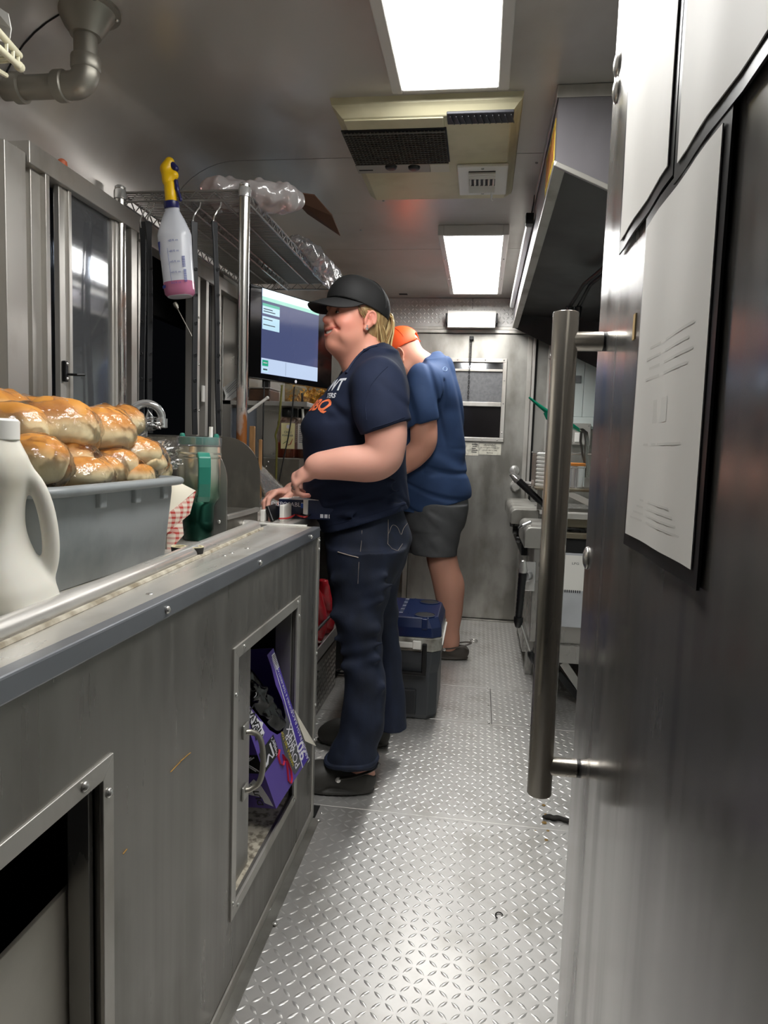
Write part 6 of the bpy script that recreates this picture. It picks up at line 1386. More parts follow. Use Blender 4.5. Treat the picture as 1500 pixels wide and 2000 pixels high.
def hand(F, w, d, pn, th, curls, thumb=(.35, .35), s=1.0, spread=.10, rad=.0085):
    """w wrist, d pointing direction, pn the way the palm faces, th the thumb side"""
    d = unit(d); pn = unit(np.array(pn)-d*np.dot(pn, d)); l = np.cross(d, pn); l = l if np.dot(l, th) > 0 else -l
    tips = []
    L4 = ((.044, .026, .021), (.049, .030, .022), (.045, .028, .021), (.035, .021, .019))
    for i, off in enumerate((.029, .010, -.009, -.027)):
        base = w+d*(.087-.004*abs(i-1.2))*s+l*off*s+pn*(-.002)
        F.add(cap(w+d*.012*s+l*off*.55*s, base, .0155*s, .0125*s, (pn, .85)), .014)
        fd = unit(d+l*(off/.03)*spread); p = base; ang = 0; rr = rad*s*(1 if i < 3 else .88)
        for j in range(3):
            ang += curls[i][j]; q = p+(fd*math.cos(ang)+pn*math.sin(ang))*L4[i][j]*s
            F.add(cap(p, q, rr*(1.12-.1*j), rr*(1.02-.12*j)), .004); p = q
        tips.append(p)
    F.add(ell(w+d*.045*s+pn*.006, (.03*s, .03*s, .024*s)), .012)
    b = w+d*.022*s+l*.026*s+pn*.006*s; t1 = b+(d*.62+l*.72+pn*.25)*.044*s; F.add(cap(b, t1, .0155*s, .0115*s), .012)
    a1 = unit(d*(1-thumb[0]*.3)+l*(.35-thumb[0])+pn*thumb[1]); t2 = t1+a1*.033*s; F.add(cap(t1, t2, .0112*s, .0098*s), .004)
    a2 = unit(a1+d*.1-l*thumb[0]*.6+pn*thumb[1]*.5); t3 = t2+a2*.026*s; F.add(cap(t2, t3, .0098*s, .0082*s), .004)
    return tips, t3
def basis(fwd, up=(0, 0, 1)):
    f = unit(fwd); l = unit(np.cross(up, f)); return np.stack([f, l, np.cross(f, l)], 1)       # columns: forward, left, up
class Head:
    def __init__(s, c, R, k=1.0): s.c, s.R, s.k = np.array(c, float), R, k
    def p(s, x, y, z): return s.c+s.R @ (np.array([x, y, z], float)*s.k)
    def e(s, x, y, z, rx, ry, rz, q=None): return ell(s.p(x, y, z), np.array([rx, ry, rz])*s.k, s.R if q is None else s.R @ q)
    def cap(s, a, b, ra, rb=None): return cap(s.p(*a), s.p(*b), ra*s.k, None if rb is None else rb*s.k)
def build_head(F, H, woman=True):
    F.add(H.e(-.012, 0, .036, .098, .077, .090), .0); F.add(H.e(.026, 0, -.020, .072, .066, .085), .03)
    F.add(H.e(.016, 0, -.072, .068, .056 if woman else .06, .046), .03); F.add(H.e(.072, 0, -.100, .022, .026, .021), .02)
    for s in (-1, 1):
        F.add(H.e(.028, .048*s, -.066, .045, .018, .034), .025)
        F.add(H.e(.074, .028*s, .026, .018, .030, .011), .014)
    F.add(H.e(.012, 0, -.108, .058, .046, .026), .03)                                # soft under-chin
    F.add(H.cap((.084, 0, .012), (.101, 0, -.022), .0088, .0105), .014); F.add(H.e(.1045, 0, -.0275, .0135, .0130, .0115), .010)
    for s in (-1, 1): F.add(H.e(.095, .0125*s, -.032, .0115, .0085, .0085), .008)
    F.add(H.e(.068, 0, -.062, .027, .040, .029), .02)
    for s in (-1, 1):
        F.cut(H.e(.099, .031*s, .004, .015, .016, .010), .014)
        F.add(H.e(.0765, .031*s, .002, .0138, .0142, .0135), .003); F.cut(H.e(.094, .032*s, -.0020, .012, .0115, .0030), .003)
        F.add(H.e(.057, .039*s, -.033, .031, .027, .025), .018)
    if woman:      # a broad smile with the teeth showing
        ys = np.linspace(-.034, .034, 13); X_ = lambda y: .0965-13*y*y
        tp = lambda y: 1-.5*(abs(y)/.034)**2
        for a, b in zip(ys[:-1], ys[1:]):
            F.add(H.cap((X_(a)-.0015, a, -.0570+5*a*a), (X_(b)-.0015, b, -.0570+5*b*b), .0042*tp(a), .0042*tp(b)), .005)
            F.add(H.cap((X_(a)-.003, a, -.0770+20*a*a), (X_(b)-.003, b, -.0770+20*b*b), .0052*tp(a), .0052*tp(b)), .005)
        ys = np.linspace(-.030, .030, 11)
        for a, b in zip(ys[:-1], ys[1:]):
            q = lambda y: .0062*(1-.7*(abs(y)/.031)**2)
            F.cut(H.cap((X_(a)+.0005, a, -.0665+12*a*a), (X_(b)+.0005, b, -.0665+12*b*b), q(a), q(b)), .0015)
        for s in (-1, 1):
            F.cut(H.cap((.093, .021*s, -.033), (.078, .044*s, -.056), .003), .013)
    for s in (-1, 1):       # ears
        q = np.array(Matrix.Rotation(-.25, 3, 'Y')) @ np.array(Matrix.Rotation(-.28*s, 3, 'Z'))
        F.add(H.e(-.012, .078*s, -.008, .018, .0075, .030, q), .004); F.add(H.e(-.004, .0760*s, -.036, .010, .0065, .011), .005)
        F.cut(H.e(-.008, .0895*s, -.005, .0125, .010, .021, q), .004)
        T = np.linspace(-.5, 3.5, 15); P_ = [(-.013+.0165*math.cos(t)-.22*.030*math.sin(t)*.6, (.0825-.0045*math.cos(t))*s, -.008+.029*math.sin(t)) for t in T]
        for a, b in zip(P_[:-1], P_[1:]): F.add(H.cap(a, b, .0036), .003)
        F.add(H.cap((-.010, .0825*s, .006), (-.016, .084*s, -.016), .0028), .004); F.add(H.e(.003, .0775*s, -.012, .005, .005, .007), .004)
def headcol(H, base, blush, lip=None, beard=None):
    def fn(v):
        L = ((v-H.c) @ H.R)/H.k; c = np.tile(np.array(base), (len(v), 1)); n = np.linalg.norm(L, axis=1) < .18
        def mix(w, col): nonlocal c; w = np.clip(w, 0, 1)[:, None]*n[:, None]; c = c*(1-w)+np.array(col)*w
        g = lambda x, y, z, r: np.exp(-(((L[:, 0]-x)**2+(np.abs(L[:, 1])-y)**2+(L[:, 2]-z)**2)/r**2))
        mix(.75*g(.06, .04, -.035, .034), blush); mix(.6*g(.112, 0, -.03, .018), blush); mix(.5*g(-.01, .082, 0, .03), blush); mix(.4*g(.075, 0, -.1, .02), blush)
        if lip is not None:
            zz = L[:, 2]; yy = L[:, 1]; w = (np.abs(yy) < .035)*(L[:, 0] > .070)*(zz < -.0528+5*yy*yy)*(zz > -.0830+24*yy*yy); mix(w*.75, lip)
            mix((np.abs(yy) < .022)*(L[:, 0] < .092)*(L[:, 0] > .06)*(np.abs(zz+.0655-8*yy*yy) < .0045)*.0, (.1, .02, .02))
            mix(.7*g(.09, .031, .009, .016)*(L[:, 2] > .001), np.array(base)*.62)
        if beard is not None:
            w = (L[:, 2] < -.045+.4*np.clip(.03-L[:, 0], 0, .1))*(L[:, 0] > -.0)*.6; mix(w, beard)
        return c
    return fn
# ------------------------------------------------------------------ the woman
wy = 2.33
hand_skin = lin('dfa694'); wskin = lin('d99a84'); wblush = lin('cf6f62')
wom = thing('person', 'blonde smiling woman in navy shirt, jeans and black cap, reaching over the counter', 'person', (-.38, 2.33, 0))
HC = W_(693, 625, wy); hf = unit(V(-math.cos(math.radians(41)), -math.sin(math.radians(41)), .13))
HW = Head(HC, basis(hf), 1.0)
F = Field(ax(-.90, -.14, (-.90, .004), (HC[0]-.14, .0026), (HC[0]+.13, .004)), ax(1.98, 2.66, (1.98, .004), (wy-.12, .0026), (wy+.12, .004)), ax(-.0, 1.78, (-.0, .012), (.84, .0036), (HC[2]-.16, .0026)))
build_head(F, HW)
NB = W_(735, 722, wy)                                     # neck base
F.add(cap(HW.p(-.03, 0, -.06), NB+V(.0, 0, -.02), .060, .070), .02); F.add(cap(HW.p(.02, 0, -.10), W_(702, 735, wy), .036, .05), .03)
tor = [(.86, 612, 790), (.95, 612, 795), (1.06, 602, 797), (1.16, 598, 792), (1.26, 615, 792), (1.34, 650, 795), (1.40, 685, 790), (1.45, 705, 775)]
sil = [(1035, 632, 799, .205), (1000, 618, 801, .20), (960, 604, 797, .192), (910, 598, 793, .185), (870, 594, 792, .18), (830, 596, 795, .182), (790, 622, 799, .185), (750, 655, 797, .178), (715, 690, 786, .13), (694, 712, 770, .075)]
def silrows(sil, y, inset=0):
    r = []
    for py, a, b, hw in sil:
        A, B = W_(a, py, y), W_(b, py, y); r.append(((A[2]+B[2])/2, (A[0]+B[0])/2, y, (B[0]-A[0])/2-inset, hw-inset))
    return r
F.add(loft(silrows(sil[2:], wy, .026)), .03)
# legs and feet inside the trousers keep the body whole
F.add(loft([(.02, -.36, 2.17, .045, .04), (.4, -.365, 2.19, .042, .045), (.80, -.36, 2.24, .06, .06), (.95, -.37, 2.27, .07, .07)]), .02)
F.add(loft([(.02, -.38, 2.49, .045, .04), (.4, -.375, 2.46, .042, .045), (.80, -.36, 2.42, .06, .06), (.95, -.37, 2.39, .07, .07)]), .02)
for x0, y in ((-.36, 2.17), (-.40, 2.49)): F.add(cap((x0+.02, y, .05), (x0-.12, y, .035), .04, .03), .02)
# near (left) arm
aS, aE, aW = W_(752, 748, 2.13), W_(757, 888, 2.10), W_(615, 911, 2.085)
arm1 = [(W_(740, 750, 2.14), .056), (W_(748, 800, 2.115), .058), (W_(754, 850, 2.10), .057), (W_(749, 893, 2.095), .048), (W_(722, 905, 2.09), .049), (W_(680, 905, 2.085), .045), (W_(640, 908, 2.085), .036), (aW, .030)]
limb_to(F, arm1, .02); F.add(ell(W_(762, 895, 2.10), (.03, .033, .034)), .02)
dn = unit(W_(577, 938, 2.09)-aW)
t1, th1 = hand(F, aW, dn, V(.35, .55, -.75), V(0, 1, 0), ((.75, .85, .5), (.85, .95, .5), (.95, .95, .5), (1.0, .9, .5)), s=.92)
# far (right) arm
bS, bW = W_(700, 760, 2.52), W_(570, 962, 2.30)
arm2 = [(bS, .06), (W_(690, 850, 2.55), .057), (W_(682, 935, 2.52), .050), (W_(648, 950, 2.44), .048), (W_(600, 960, 2.35), .037), (bW, .030)]
limb_to(F, arm2, .02)
dn2 = unit(W_(518, 966, 2.22)-bW)
t2, th2 = hand(F, bW, dn2, V(.1, -.25, -.95), V(0, -1, .1), ((.55, .7, .35), (.65, .75, .35), (.75, .8, .4), (.8, .8, .4)), thumb=(.55, .5), s=.95)
def wcol(v):
    c = headcol(HW, wskin, wblush, lip=lin('b8584f'))(v)
    low = v[:, 2] < 1.30; c[low] = np.array(hand_skin)
    for p in t1+t2:
        w = np.exp(-((v-p)**2).sum(1)/.018**2)[:, None]*.6; c = c*(1-w)+np.array(lin('d98478'))*w
    mid = np.exp(-((v[:, 2]-1.42)/.05)**2)[:, None]*.25; c = c*(1-mid)+np.array(lin('d08a78'))*mid
    return c
body = solid('body', F, skinm, wom, wcol)
eyew = plain('eye_white', 'd8d2cc', .2); eyed = plain('eye_dark', '2c231f', .15); teethm = plain('teeth', 'ece6da', .25); lashm = plain('lash_brown', '3a2a22', .7); browm = plain('brow_blond', '8b6a4c', .8)
for s in (-1, 1):
    m = MB(); v_, u_ = [], 12
    m.lathe([(.0125*math.sin(t), -.0125*math.cos(t)) for t in np.linspace(.02, math.pi-.02, 11)], HW.p(.0768, .031*s, .001), 16, axis=hf); e_ = m.build('eye', eyew, wom, smooth=True)
    MB().lathe([(.0056, 0), (.004, .0012), (.0005, .0016)], HW.p(.0886, .0305*s, .0005), 14, axis=hf).build('iris', eyed, e_, smooth=True)
    MB().tube([HW.p(.0885-.18*abs(y-.031)**1.2*8*.1, y*s, .0012-(y-.031)**2*12) for y in np.linspace(.018, .046, 8)], .0011, 5).build('eyelash', lashm, wom, smooth=True)
    MB().tube([HW.p(.096-2.2*(y-.02)**1.7*3, y*s, .0245+.10*(y-.015)-3*(y-.03)**2) for y in np.linspace(.012, .05, 8)], [.0012, .0028, .003, .003, .0028, .0024, .0018, .0008], 6, flat=.6).build('eyebrow', browm, wom, smooth=True)
rows = [[HW.p(.0928-13*y*y, y, z+12*y*y) for y in np.linspace(-.028, .028, 15)] for z in (-.0700, -.0650, -.0595)]
MB().sheet(np.array(rows), .002).build('teeth', teethm, wom, smooth=True)
for k in (-2, -1, 0, 1, 2):
    y = k*.0068; MB().bar(HW.p(.0930-13*y*y, y, -.060+12*y*y), HW.p(.0930-13*y*y, y, -.0690+12*y*y), .0004, .0008, up=hf).build('tooth_gap', lashm, wom)
for s in (1,):
    MB().lathe([(.0045, -.004), (.0055, 0), (.0045, .004), (.001, .005)], HW.p(-.002, .084*s, -.040), 12, axis=HW.R[:, 1]*s).build('earring', chrome, wom, smooth=True); MB().lathe([(.003, -.003), (.0035, 0), (.001, .003)], HW.p(-.003, .084*s, -.030), 10, axis=HW.R[:, 1]).build('earring', chrome, wom, smooth=True)
# cap
capm = plain('black_cap', '151516', .75, bmp=.15, bscale=200)
F = Field(*[ax(l, l+.32, (l, .003)) for l in HC-.16+V(0, 0, .06)])
F.add(HW.e(-.012, 0, .045, .110, .089, .098), 0); F.add(HW.e(.035, 0, .062, .064, .075, .072), .03)
upv = HW.R[:, 2]; fv = HW.R[:, 0]
F.keep(lambda X, Y, Z: -(((X-HC[0])*(upv[0]-.16*fv[0])+(Y-HC[1])*(upv[1]-.16*fv[1])+(Z-HC[2])*(upv[2]-.16*fv[2]))-.032))
F.cut(HW.e(-.012, 0, .036, .103, .082, .092), .002); F.cut(HW.e(-.125, 0, .030, .035, .036, .028), .003)
cp_ = solid('cap', F, capm, wom)
rows = []
for t in np.linspace(0, 1, 9):
    row = []
    for a in np.linspace(-1.36, 1.36, 31):
        x0, y0 = -.006+.1015*math.cos(a), .086*math.sin(a); ext = .080*max(0, math.cos(a*math.pi/2/1.361))**.55
        x = x0+ext*t; y = y0*(1+.02*t); e_ = ext/.08; z = .050-.010*(1-math.cos(a))*(1+e_)-.030*(math.sin(a)**2)*t**.7*e_-.026*t*e_-.012*t*t*e_
        row.append(HW.p(x, y, z))
    rows.append(row)
MB().sheet(np.array(rows), .004).build('brim', capm, cp_, smooth=True)
MB().lathe([(.008, 0), (.006, .004), (.001, .005)], HW.p(-.006, 0, .1425), 14, axis=upv).build('cap_button', capm, cp_, smooth=True)
for a in (.0, 1.05, 2.1, math.pi, 4.2, 5.25):
    MB().tube([HW.p(-.012+.1108*math.cos(a)*math.sin(t), .0898*math.sin(a)*math.sin(t), .045+.0988*math.cos(t)) for t in np.linspace(.05, 1.55, 14)], .0009, 4).build('cap_seam', MATS['black_paint'], cp_, smooth=True)
# hair: a close shell behind the ears and a ponytail of locks
hairm = plain('blonde_hair', 'b79b6c', .45, col2='7d5f3c', scale=60, stretch=(1, 1, .15), bmp=.3, bscale=120)
F = Field(*[ax(l, l+.30, (l, .0032)) for l in HC-V(.15, .15, .13)])
F.add(HW.e(-.020, 0, .022, .099, .081, .088), 0); F.add(HW.e(-.05, 0, -.035, .058, .066, .055), .03)
F.keep(lambda X, Y, Z: ((X-HC[0])*fv[0]+(Y-HC[1])*fv[1]+(Z-HC[2])*(fv[2]-.55))-.030)
F.disp(lambda X, Y, Z: .0012*np.sin(190*Z+120*Y)*np.sin(150*X+60*Z)); 
for s in (-1, 1): F.cut(HW.e(-.006, .085*s, -.012, .024, .020, .038), .004); F.cut(HW.e(.02, .08*s, -.05, .04, .03, .04), .008)
hr = solid('hair', F, hairm, wom)
hl = plain('hair_light', 'd6bd88', .42); hk = plain('hair_dark', '8a6a42', .5)
hrng = np.random.default_rng(3)
pt0 = HW.p(-.118, 0, .045)
for i in range(90):
    r = hrng.normal(size=3); s0 = pt0+np.array([r[0]*.006, r[1]*.010, r[2]*.008]); sw = hrng.normal(0, 1, 4); L_ = hrng.uniform(.62, 1.05)
    path = [s0, HW.p(-.134+.006*sw[0], .012*sw[1], .036+.010*sw[2]), HW.p(-.130+.009*sw[0], .018*sw[1]+.006, -.005+.010*sw[2]), HW.p(-.108+.014*sw[0], .026*sw[1]+.02, -.06), HW.p(-.102+.018*sw[0], .028*sw[1]+.03, -.06-.06*L_), HW.p(-.122+.022*sw[0], .03*sw[1]+.03, -.07-.115*L_)]
    q = catmull(path, 5); n_ = len(q); MB().tube(q, [(.0062 if i < 30 else .0035)*(1-.75*(k/(n_-1))**2)+.0003 for k in range(n_)], 5, flat=.45).build('hair_lock', (hairm, hl, hk, hl)[i % 4], hr, smooth=True)
for i in range(26):       # loose hair behind the ear, falling to the collar
    sw = hrng.normal(0, 1, 3); a = hrng.uniform(0, 1)
    path = [HW.p(-.035-.04*a, .076-.016*a, .012-.01*a), HW.p(-.05-.04*a+.004*sw[0], .078-.02*a, -.03), HW.p(-.07-.045*a+.008*sw[0], .070-.02*a+.008*sw[1], -.085), HW.p(-.10-.04*a+.012*sw[0], .065+.01*sw[1]-.02*a, -.135)]
    q = catmull(path, 5); MB().tube(q, [.0028*(1-.7*k/len(q)) for k in range(len(q))], 5, flat=.5).build('hair_lock', (hairm, hl, hk)[i % 3], hr, smooth=True)
for i in range(18):       # short hair at the temple in front of the ear
    sw = hrng.normal(0, 1, 3); a = i/17
    q = catmull([HW.p(.035-.035*a, .071+.006*a, .030-.012*a), HW.p(.020-.028*a+.003*sw[0], .078, .004+.004*sw[1]), HW.p(-.002-.02*a+.004*sw[0], .079, -.006-.012*a+.006*sw[1])], 4)
    MB().tube(q, [.003*(1-.7*k/len(q)) for k in range(len(q))], 5, flat=.4).build('hair_lock', (hairm, hk)[i % 2], hr, smooth=True)
# wedding ring on the near hand
rp_ = (aW+dn*.087*.92); d_ = unit(dn); pn_ = unit(V(.35, .55, -.75)-d_*np.dot(V(.35, .55, -.75), d_)); l_ = np.cross(d_, pn_); l_ = l_ if l_[1] > 0 else -l_
rb_ = rp_+l_*(-.009)*.92; fd_ = unit(d_*math.cos(.95)+pn_*math.sin(.95)); x_, y_, _ = frame(fd_); rc = rb_+fd_*.022
MB().tube([rc+(x_*math.cos(a)+y_*math.sin(a))*.0098 for a in np.linspace(0, 2*math.pi, 21)[:-1]], .0014, 6, True).build('ring', chrome, wom, smooth=True)
gdir = unit(-pn_*.8+d_*.2+V(-.2, -.6, 0)); MB().lathe([(.0035, 0), (.004, .002), (.001, .004)], rc+gdir*.0098, 8, axis=gdir).build('ring_stone', glass if False else chrome, wom, smooth=True)
# shirt
shirtm = plain('navy_shirt', '1e263c', .85, bmp=.12, bscale=350, noise=.12, scale=20, spec=.25)
F = Field(ax(-.66, -.14, (-.66, .004)), ax(1.98, 2.66, (1.98, .004)), ax(.80, 1.56, (.80, .004)))
F.add(loft(silrows(sil, wy)), .03)
for s in (-1, 1): F.add(ell(W_(636, 845, wy)+V(.035, .075*s, .01), (.085, .085, .075)), .05)
F.add(ell(W_(632, 950, wy)+V(.07, 0, -.0), (.115, .16, .09)), .06)
slv = [(W_(738, 747, 2.155), .068), (W_(744, 790, 2.125), .071), (W_(752, 846, 2.10), .071)]
limb_to(F, slv, .035); F.add(cap(W_(738, 712, 2.33), W_(742, 750, 2.17), .060, .066), .05)
limb_to(F, [(W_(700, 752, 2.50), .072), (W_(692, 800, 2.53), .072), (W_(688, 850, 2.55), .07)], .035); F.add(cap(W_(738, 712, 2.33), W_(712, 748, 2.50), .062, .07), .05)
# folds: soft grooves and ridges
def fold(F, a, b, r, k=.02, ridge=False):
    f = cap(a, b, r); (F.add if ridge else F.cut)(f, k)
cA, cB = W_(724, 848, 2.10), W_(796, 822, 2.10); cu = unit(cB-cA); cn = unit(np.cross(cu, V(0, -1, 0))); cn = cn if cn[2] < 0 else -cn
cuffbox = (lambda X, Y, Z: np.maximum(-((X-cA[0])*cn[0]+(Z-cA[2])*cn[2]), np.maximum(Y-2.20, W_(722, 850, 2.1)[0]-.03-X)), V(-.42, 1.98, .9), V(-.14, 2.2, 1.3))
sv_ = Field(F.x, F.y, F.z); sv_.F = F.F.copy()
# sleeve end: cut by the cuff plane only around the sleeve tube, keep the torso
tor_ = Field(F.x, F.y, F.z); tor_.add(loft(silrows(sil, wy)), .03)
for s in (-1, 1): tor_.add(ell(W_(636, 845, wy)+V(.035, .075*s, .01), (.085, .085, .075)), .05)
tor_.add(ell(W_(632, 950, wy)+V(.07, 0, -.0), (.115, .16, .09)), .06)
q = F.blk((slice(None),)*3); plane = (-((q[0]-cA[0])*cn[0]+(q[2]-cA[2])*cn[2])).astype(np.float32)       # negative above the cuff? keep where <0
plane = -plane
far_pl = (-(q[2]-(W_(688, 848, 2.55)[2]))).astype(np.float32)
lim = np.where(q[1] < 2.33, plane, far_pl); F.F = np.maximum(F.F, np.minimum(np.broadcast_to(lim, F.F.shape), np.maximum(tor_.F-.004, -1)))
F.F = F.F.astype(np.float32)
yn = 2.145
for q in (((640, 815), (700, 812)), ((700, 812), (735, 822)), ((690, 850), (725, 838)), ((728, 800), (722, 850)), ((640, 1000), (720, 985)), ((660, 1020), (770, 985)), ((700, 972), (780, 950)), ((640, 975), (700, 960)), ((720, 1000), (790, 975)), ((690, 940), (770, 930))):
    (a, b) = q; ym = lambda px: yn+.02+abs(px-700)/1340*.35
    F.cut(cap(W_(*a, ym(a[0])-.035), W_(*b, ym(b[0])-.035), .006), .026)
    F.add(cap(W_(a[0], a[1]+9, ym(a[0])+.012), W_(b[0], b[1]+9, ym(b[0])+.012), .006), .03)
F.disp(lambda X, Y, Z: .0022*np.sin(60*Z+25*X+9*np.sin(14*Y))*np.clip((1.05-Z)/.12, 0, 1)+.0075*np.maximum(0, np.sin(62*Z-20*X+3*np.sin(11*Y)))**5*np.clip((1.06-Z)/.1, 0, 1)*np.clip((X+.60)/.1, 0, 1)+.006*np.maximum(0, np.sin(30*Z+26*X+1.0))**8*np.clip((Z-1.12)/.06, 0, 1)*np.clip((1.36-Z)/.08, 0, 1)+.0015*np.sin(45*X+30*Z+11*Y)*np.sin(30*Z-20*X))
# hem plane rises to the back; neck opening; sleeve cuffs
h0, h1 = W_(632, 1040, wy), W_(800, 992, wy); hn = unit(V(-(h1[2]-h0[2]), 0, h1[0]-h0[0]))
F.keep(lambda X, Y, Z: -((X-h0[0])*hn[0]+(Z-h0[2])*hn[2]))
for seg in range(len(arm1)-1): F.cut(cap(arm1[seg][0], arm1[seg+1][0], arm1[seg][1]+.003, arm1[seg+1][1]+.003), .0) if seg in (1, 2) else None
F.cut(cap(HW.p(-.03, 0, -.06), NB+V(-.004, 0, .008), .064, .070), .004); F.cut(cap(HW.p(.03, 0, -.10), W_(700, 722, wy), .05, .048), .01)
sh_ = solid('shirt', F, shirtm, wom, smooth_iter=1)
# neck rib and sleeve / hem stitching
rim_pts = [NB+V(-.022, 0, -.012)+V(.075*math.cos(a)-.0, .072*math.sin(a), .026*math.cos(a)) for a in np.linspace(0, 2*math.pi, 25)[:-1]]
MB().tube(rim_pts, .007, 8, True).build('collar', shirtm, wom, smooth=True)
# chest lettering thrown onto the cloth
def on_cloth(bvh, root, pxs, r, name, mat, par, y=2.2):
    P = []
    for px, py in pxs:
        h = bvh.ray_cast(Vector(V(0, 0, CAMH)-ORI[root.name]), Vector(unit(W_(px, py, y)-V(0, 0, CAMH))))
        if h[0] is not None: P.append(np.array(h[0])+np.array(h[1])*.0006+ORI[root.name])
    if len(P) > 2: MB().tube(P, r, 6).build(name, mat, par, smooth=True)
from mathutils.bvhtree import BVHTree
bv = BVHTree.FromPolygons([tuple(v.co) for v in sh_.data.vertices], [tuple(p.vertices) for p in sh_.data.polygons])
def onshirt(name, body_, mat, px, py, size, ydir, xoff=0, squash=1, bold=.03):
    h = bv.ray_cast(Vector(V(0, 0, CAMH)-ORI[wom.name]), Vector(unit(W_(px, py, 2.2)-V(0, 0, CAMH)))); c0 = np.array(h[0])+ORI[wom.name]; n_in = unit(V(.86, .48, -.12)); xd = unit(V(.50, -.86, .02)); yd = unit(np.cross(n_in, xd)); yd = yd if yd[2] > 0 else -yd
    cu = bpy.data.curves.new(name, 'FONT'); cu.body = body_; cu.size = 1; cu.align_x = 'RIGHT'; cu.align_y = 'CENTER'; cu.offset = bold; cu.resolution_u = 3
    t = bpy.data.objects.new('tmp_text', cu); COL.objects.link(t); me = bpy.data.meshes.new_from_object(t.evaluated_get(bpy.context.evaluated_depsgraph_get())); bpy.data.objects.remove(t)
    bm = bmesh.new(); bm.from_mesh(me); bmesh.ops.triangulate(bm, faces=bm.faces)
    bmesh.ops.subdivide_edges(bm, edges=[e for e in bm.edges if e.calc_length() > .12], cuts=3); bmesh.ops.triangulate(bm, faces=bm.faces); O0 = ORI[wom.name]
    for v in bm.verts:
        p = c0+xd*v.co.x*size*squash+yd*v.co.y*size-n_in*.35; h = bv.ray_cast(Vector(p-O0), Vector(n_in))
        v.co = (h[0]+h[1]*.0012) if h[0] is not None else Vector(p-O0+n_in*.35)
    bm.to_mesh(me); bm.free(); me.materials.clear(); me.materials.append(mat); o = bpy.data.objects.new(name, me); COL.objects.link(o); o.parent = sh_; return o
wp, op = plain('white_print', 'dfe3ea', .7), plain('orange_print', 'f07a4c', .7)
on_cloth(bv, wom, [tuple(q) for q in catmull([V(736, 676), V(722, 680), V(709, 688), V(697, 700), V(686, 715), V(677, 730)], 4)], .006, 'collar_rib', shirtm, sh_)
on_cloth(bv, wom, [tuple(q) for q in catmull([V(757, 716), V(738, 735), V(722, 758), V(714, 790), V(716, 820)], 4)], .0014, 'sleeve_seam', shirtm, sh_)
on_cloth(bv, wom, [tuple(q) for q in catmull([V(728, 836), V(755, 828), V(790, 815)], 5)], .0012, 'cuff_stitching', shirtm, sh_)
on_cloth(bv, wom, [tuple(q) for q in catmull([V(640, 1027), V(680, 1018), V(730, 1004), V(790, 984)], 6)], .0012, 'hem_stitching', shirtm, sh_)
onshirt('shirt_lettering', 'WT', wp, 671, 752, .056, Za, squash=.9); onshirt('shirt_lettering', 'TERS', wp, 656, 773, .022, Za); onshirt('shirt_lettering', 'BBQ', op, 646, 793, .056, Za, squash=.9)
# jeans
jeans = plain('dark_denim', '18223a', .8, col2='0d1422', scale=18, stretch=(1, 1, .5), bmp=.2, bscale=260, lo=.3, hi=.75)
F = Field(ax(-.62, -.16, (-.62, .0045)), ax(2.02, 2.64, (2.02, .005)), ax(.03, .98, (.03, .005)))
hip = [(985, 650, 785, .165), (1020, 643, 795, .18), (1045, 637, 802, .195), (1080, 642, 797, .195), (1110, 644, 785, .18), (1140, 646, 770, .16)]
F.add(loft(silrows(hip, wy)), .02)
near = [(1488, 637, 736), (1460, 648, 738), (1420, 663, 748), (1370, 671, 753), (1320, 673, 752), (1270, 668, 746), (1220, 655, 747), (1170, 648, 757), (1120, 644, 772), (1070, 640, 790)]
def leg(pts, y0, y1, wf):
    r = []
    for py, a, b in pts:
        t = (py-1488)/(1070-1488); y = y0+(y1-y0)*t; A, B = W_(a, py, y), W_(b, py, y); ax_h = (B[0]-A[0])/2; r.append((A[2]*.5+B[2]*.5, (A[0]+B[0])/2, y, ax_h, ax_h*wf if t < .6 else max(ax_h*wf, .09)))
    return r
F.add(loft(leg(near, 2.16, 2.23, .92)), .03)
far = [(1448, 700, 779), (1420, 702, 776), (1370, 703, 772), (1320, 700, 768), (1270, 690, 762), (1220, 680, 760), (1170, 672, 762), (1120, 664, 772), (1070, 655, 785)]
far = [(py+40*(1-(1448-py)/378)*0+40*(py-1070)/378, a, b) for py, a, b in far]
F.add(loft([(max(z, .055), x, y+.29-.06*max(0, (z-.2)/.6), a, b) for z, x, y, a, b in leg([(1488, 707, 777), (1450, 706, 775), (1400, 707, 771), (1340, 703, 766), (1280, 692, 761), (1220, 680, 758), (1150, 668, 765), (1070, 655, 785)], 2.16, 2.19, .9)]), .03)
for (a, b, g) in (((655, 1235), (735, 1215), 1), ((668, 1262), (745, 1245), 1), ((650, 1190), (745, 1160), 1), ((700, 1150), (765, 1130), 1), ((672, 1290), (740, 1275), 1), ((690, 1125), (755, 1112), 1), ((690, 1440), (735, 1400), 0), ((660, 1470), (700, 1400), 0), ((650, 1120), (690, 1112), 0), ((715, 1350), (748, 1330), 0)):
    yq = 2.165-.075; F.cut(cap(W_(*a, yq), W_(*b, yq), .008), .024); F.add(cap(W_(a[0], a[1]+12, yq+.055), W_(b[0], b[1]+12, yq+.055), .006), .03)
F.disp(lambda X, Y, Z: (.003*np.sin(75*Z+18*X)*np.exp(-((Z-.50)/.10)**2)+.0022*np.sin(42*Z+20*Y+14*X)+.0018*np.sin(60*X+30*Z)*np.sin(25*Z)))
F.cut(cap((-.37, 2.16, .02), (-.37, 2.16, .085), .052), .002); F.cut(cap((-.38, 2.48, .02), (-.38, 2.48, .085), .045), .002)
jn = solid('jeans', F, jeans, wom, smooth_iter=1)
stitch = plain('pale_stitch', '9a8f86', .8)
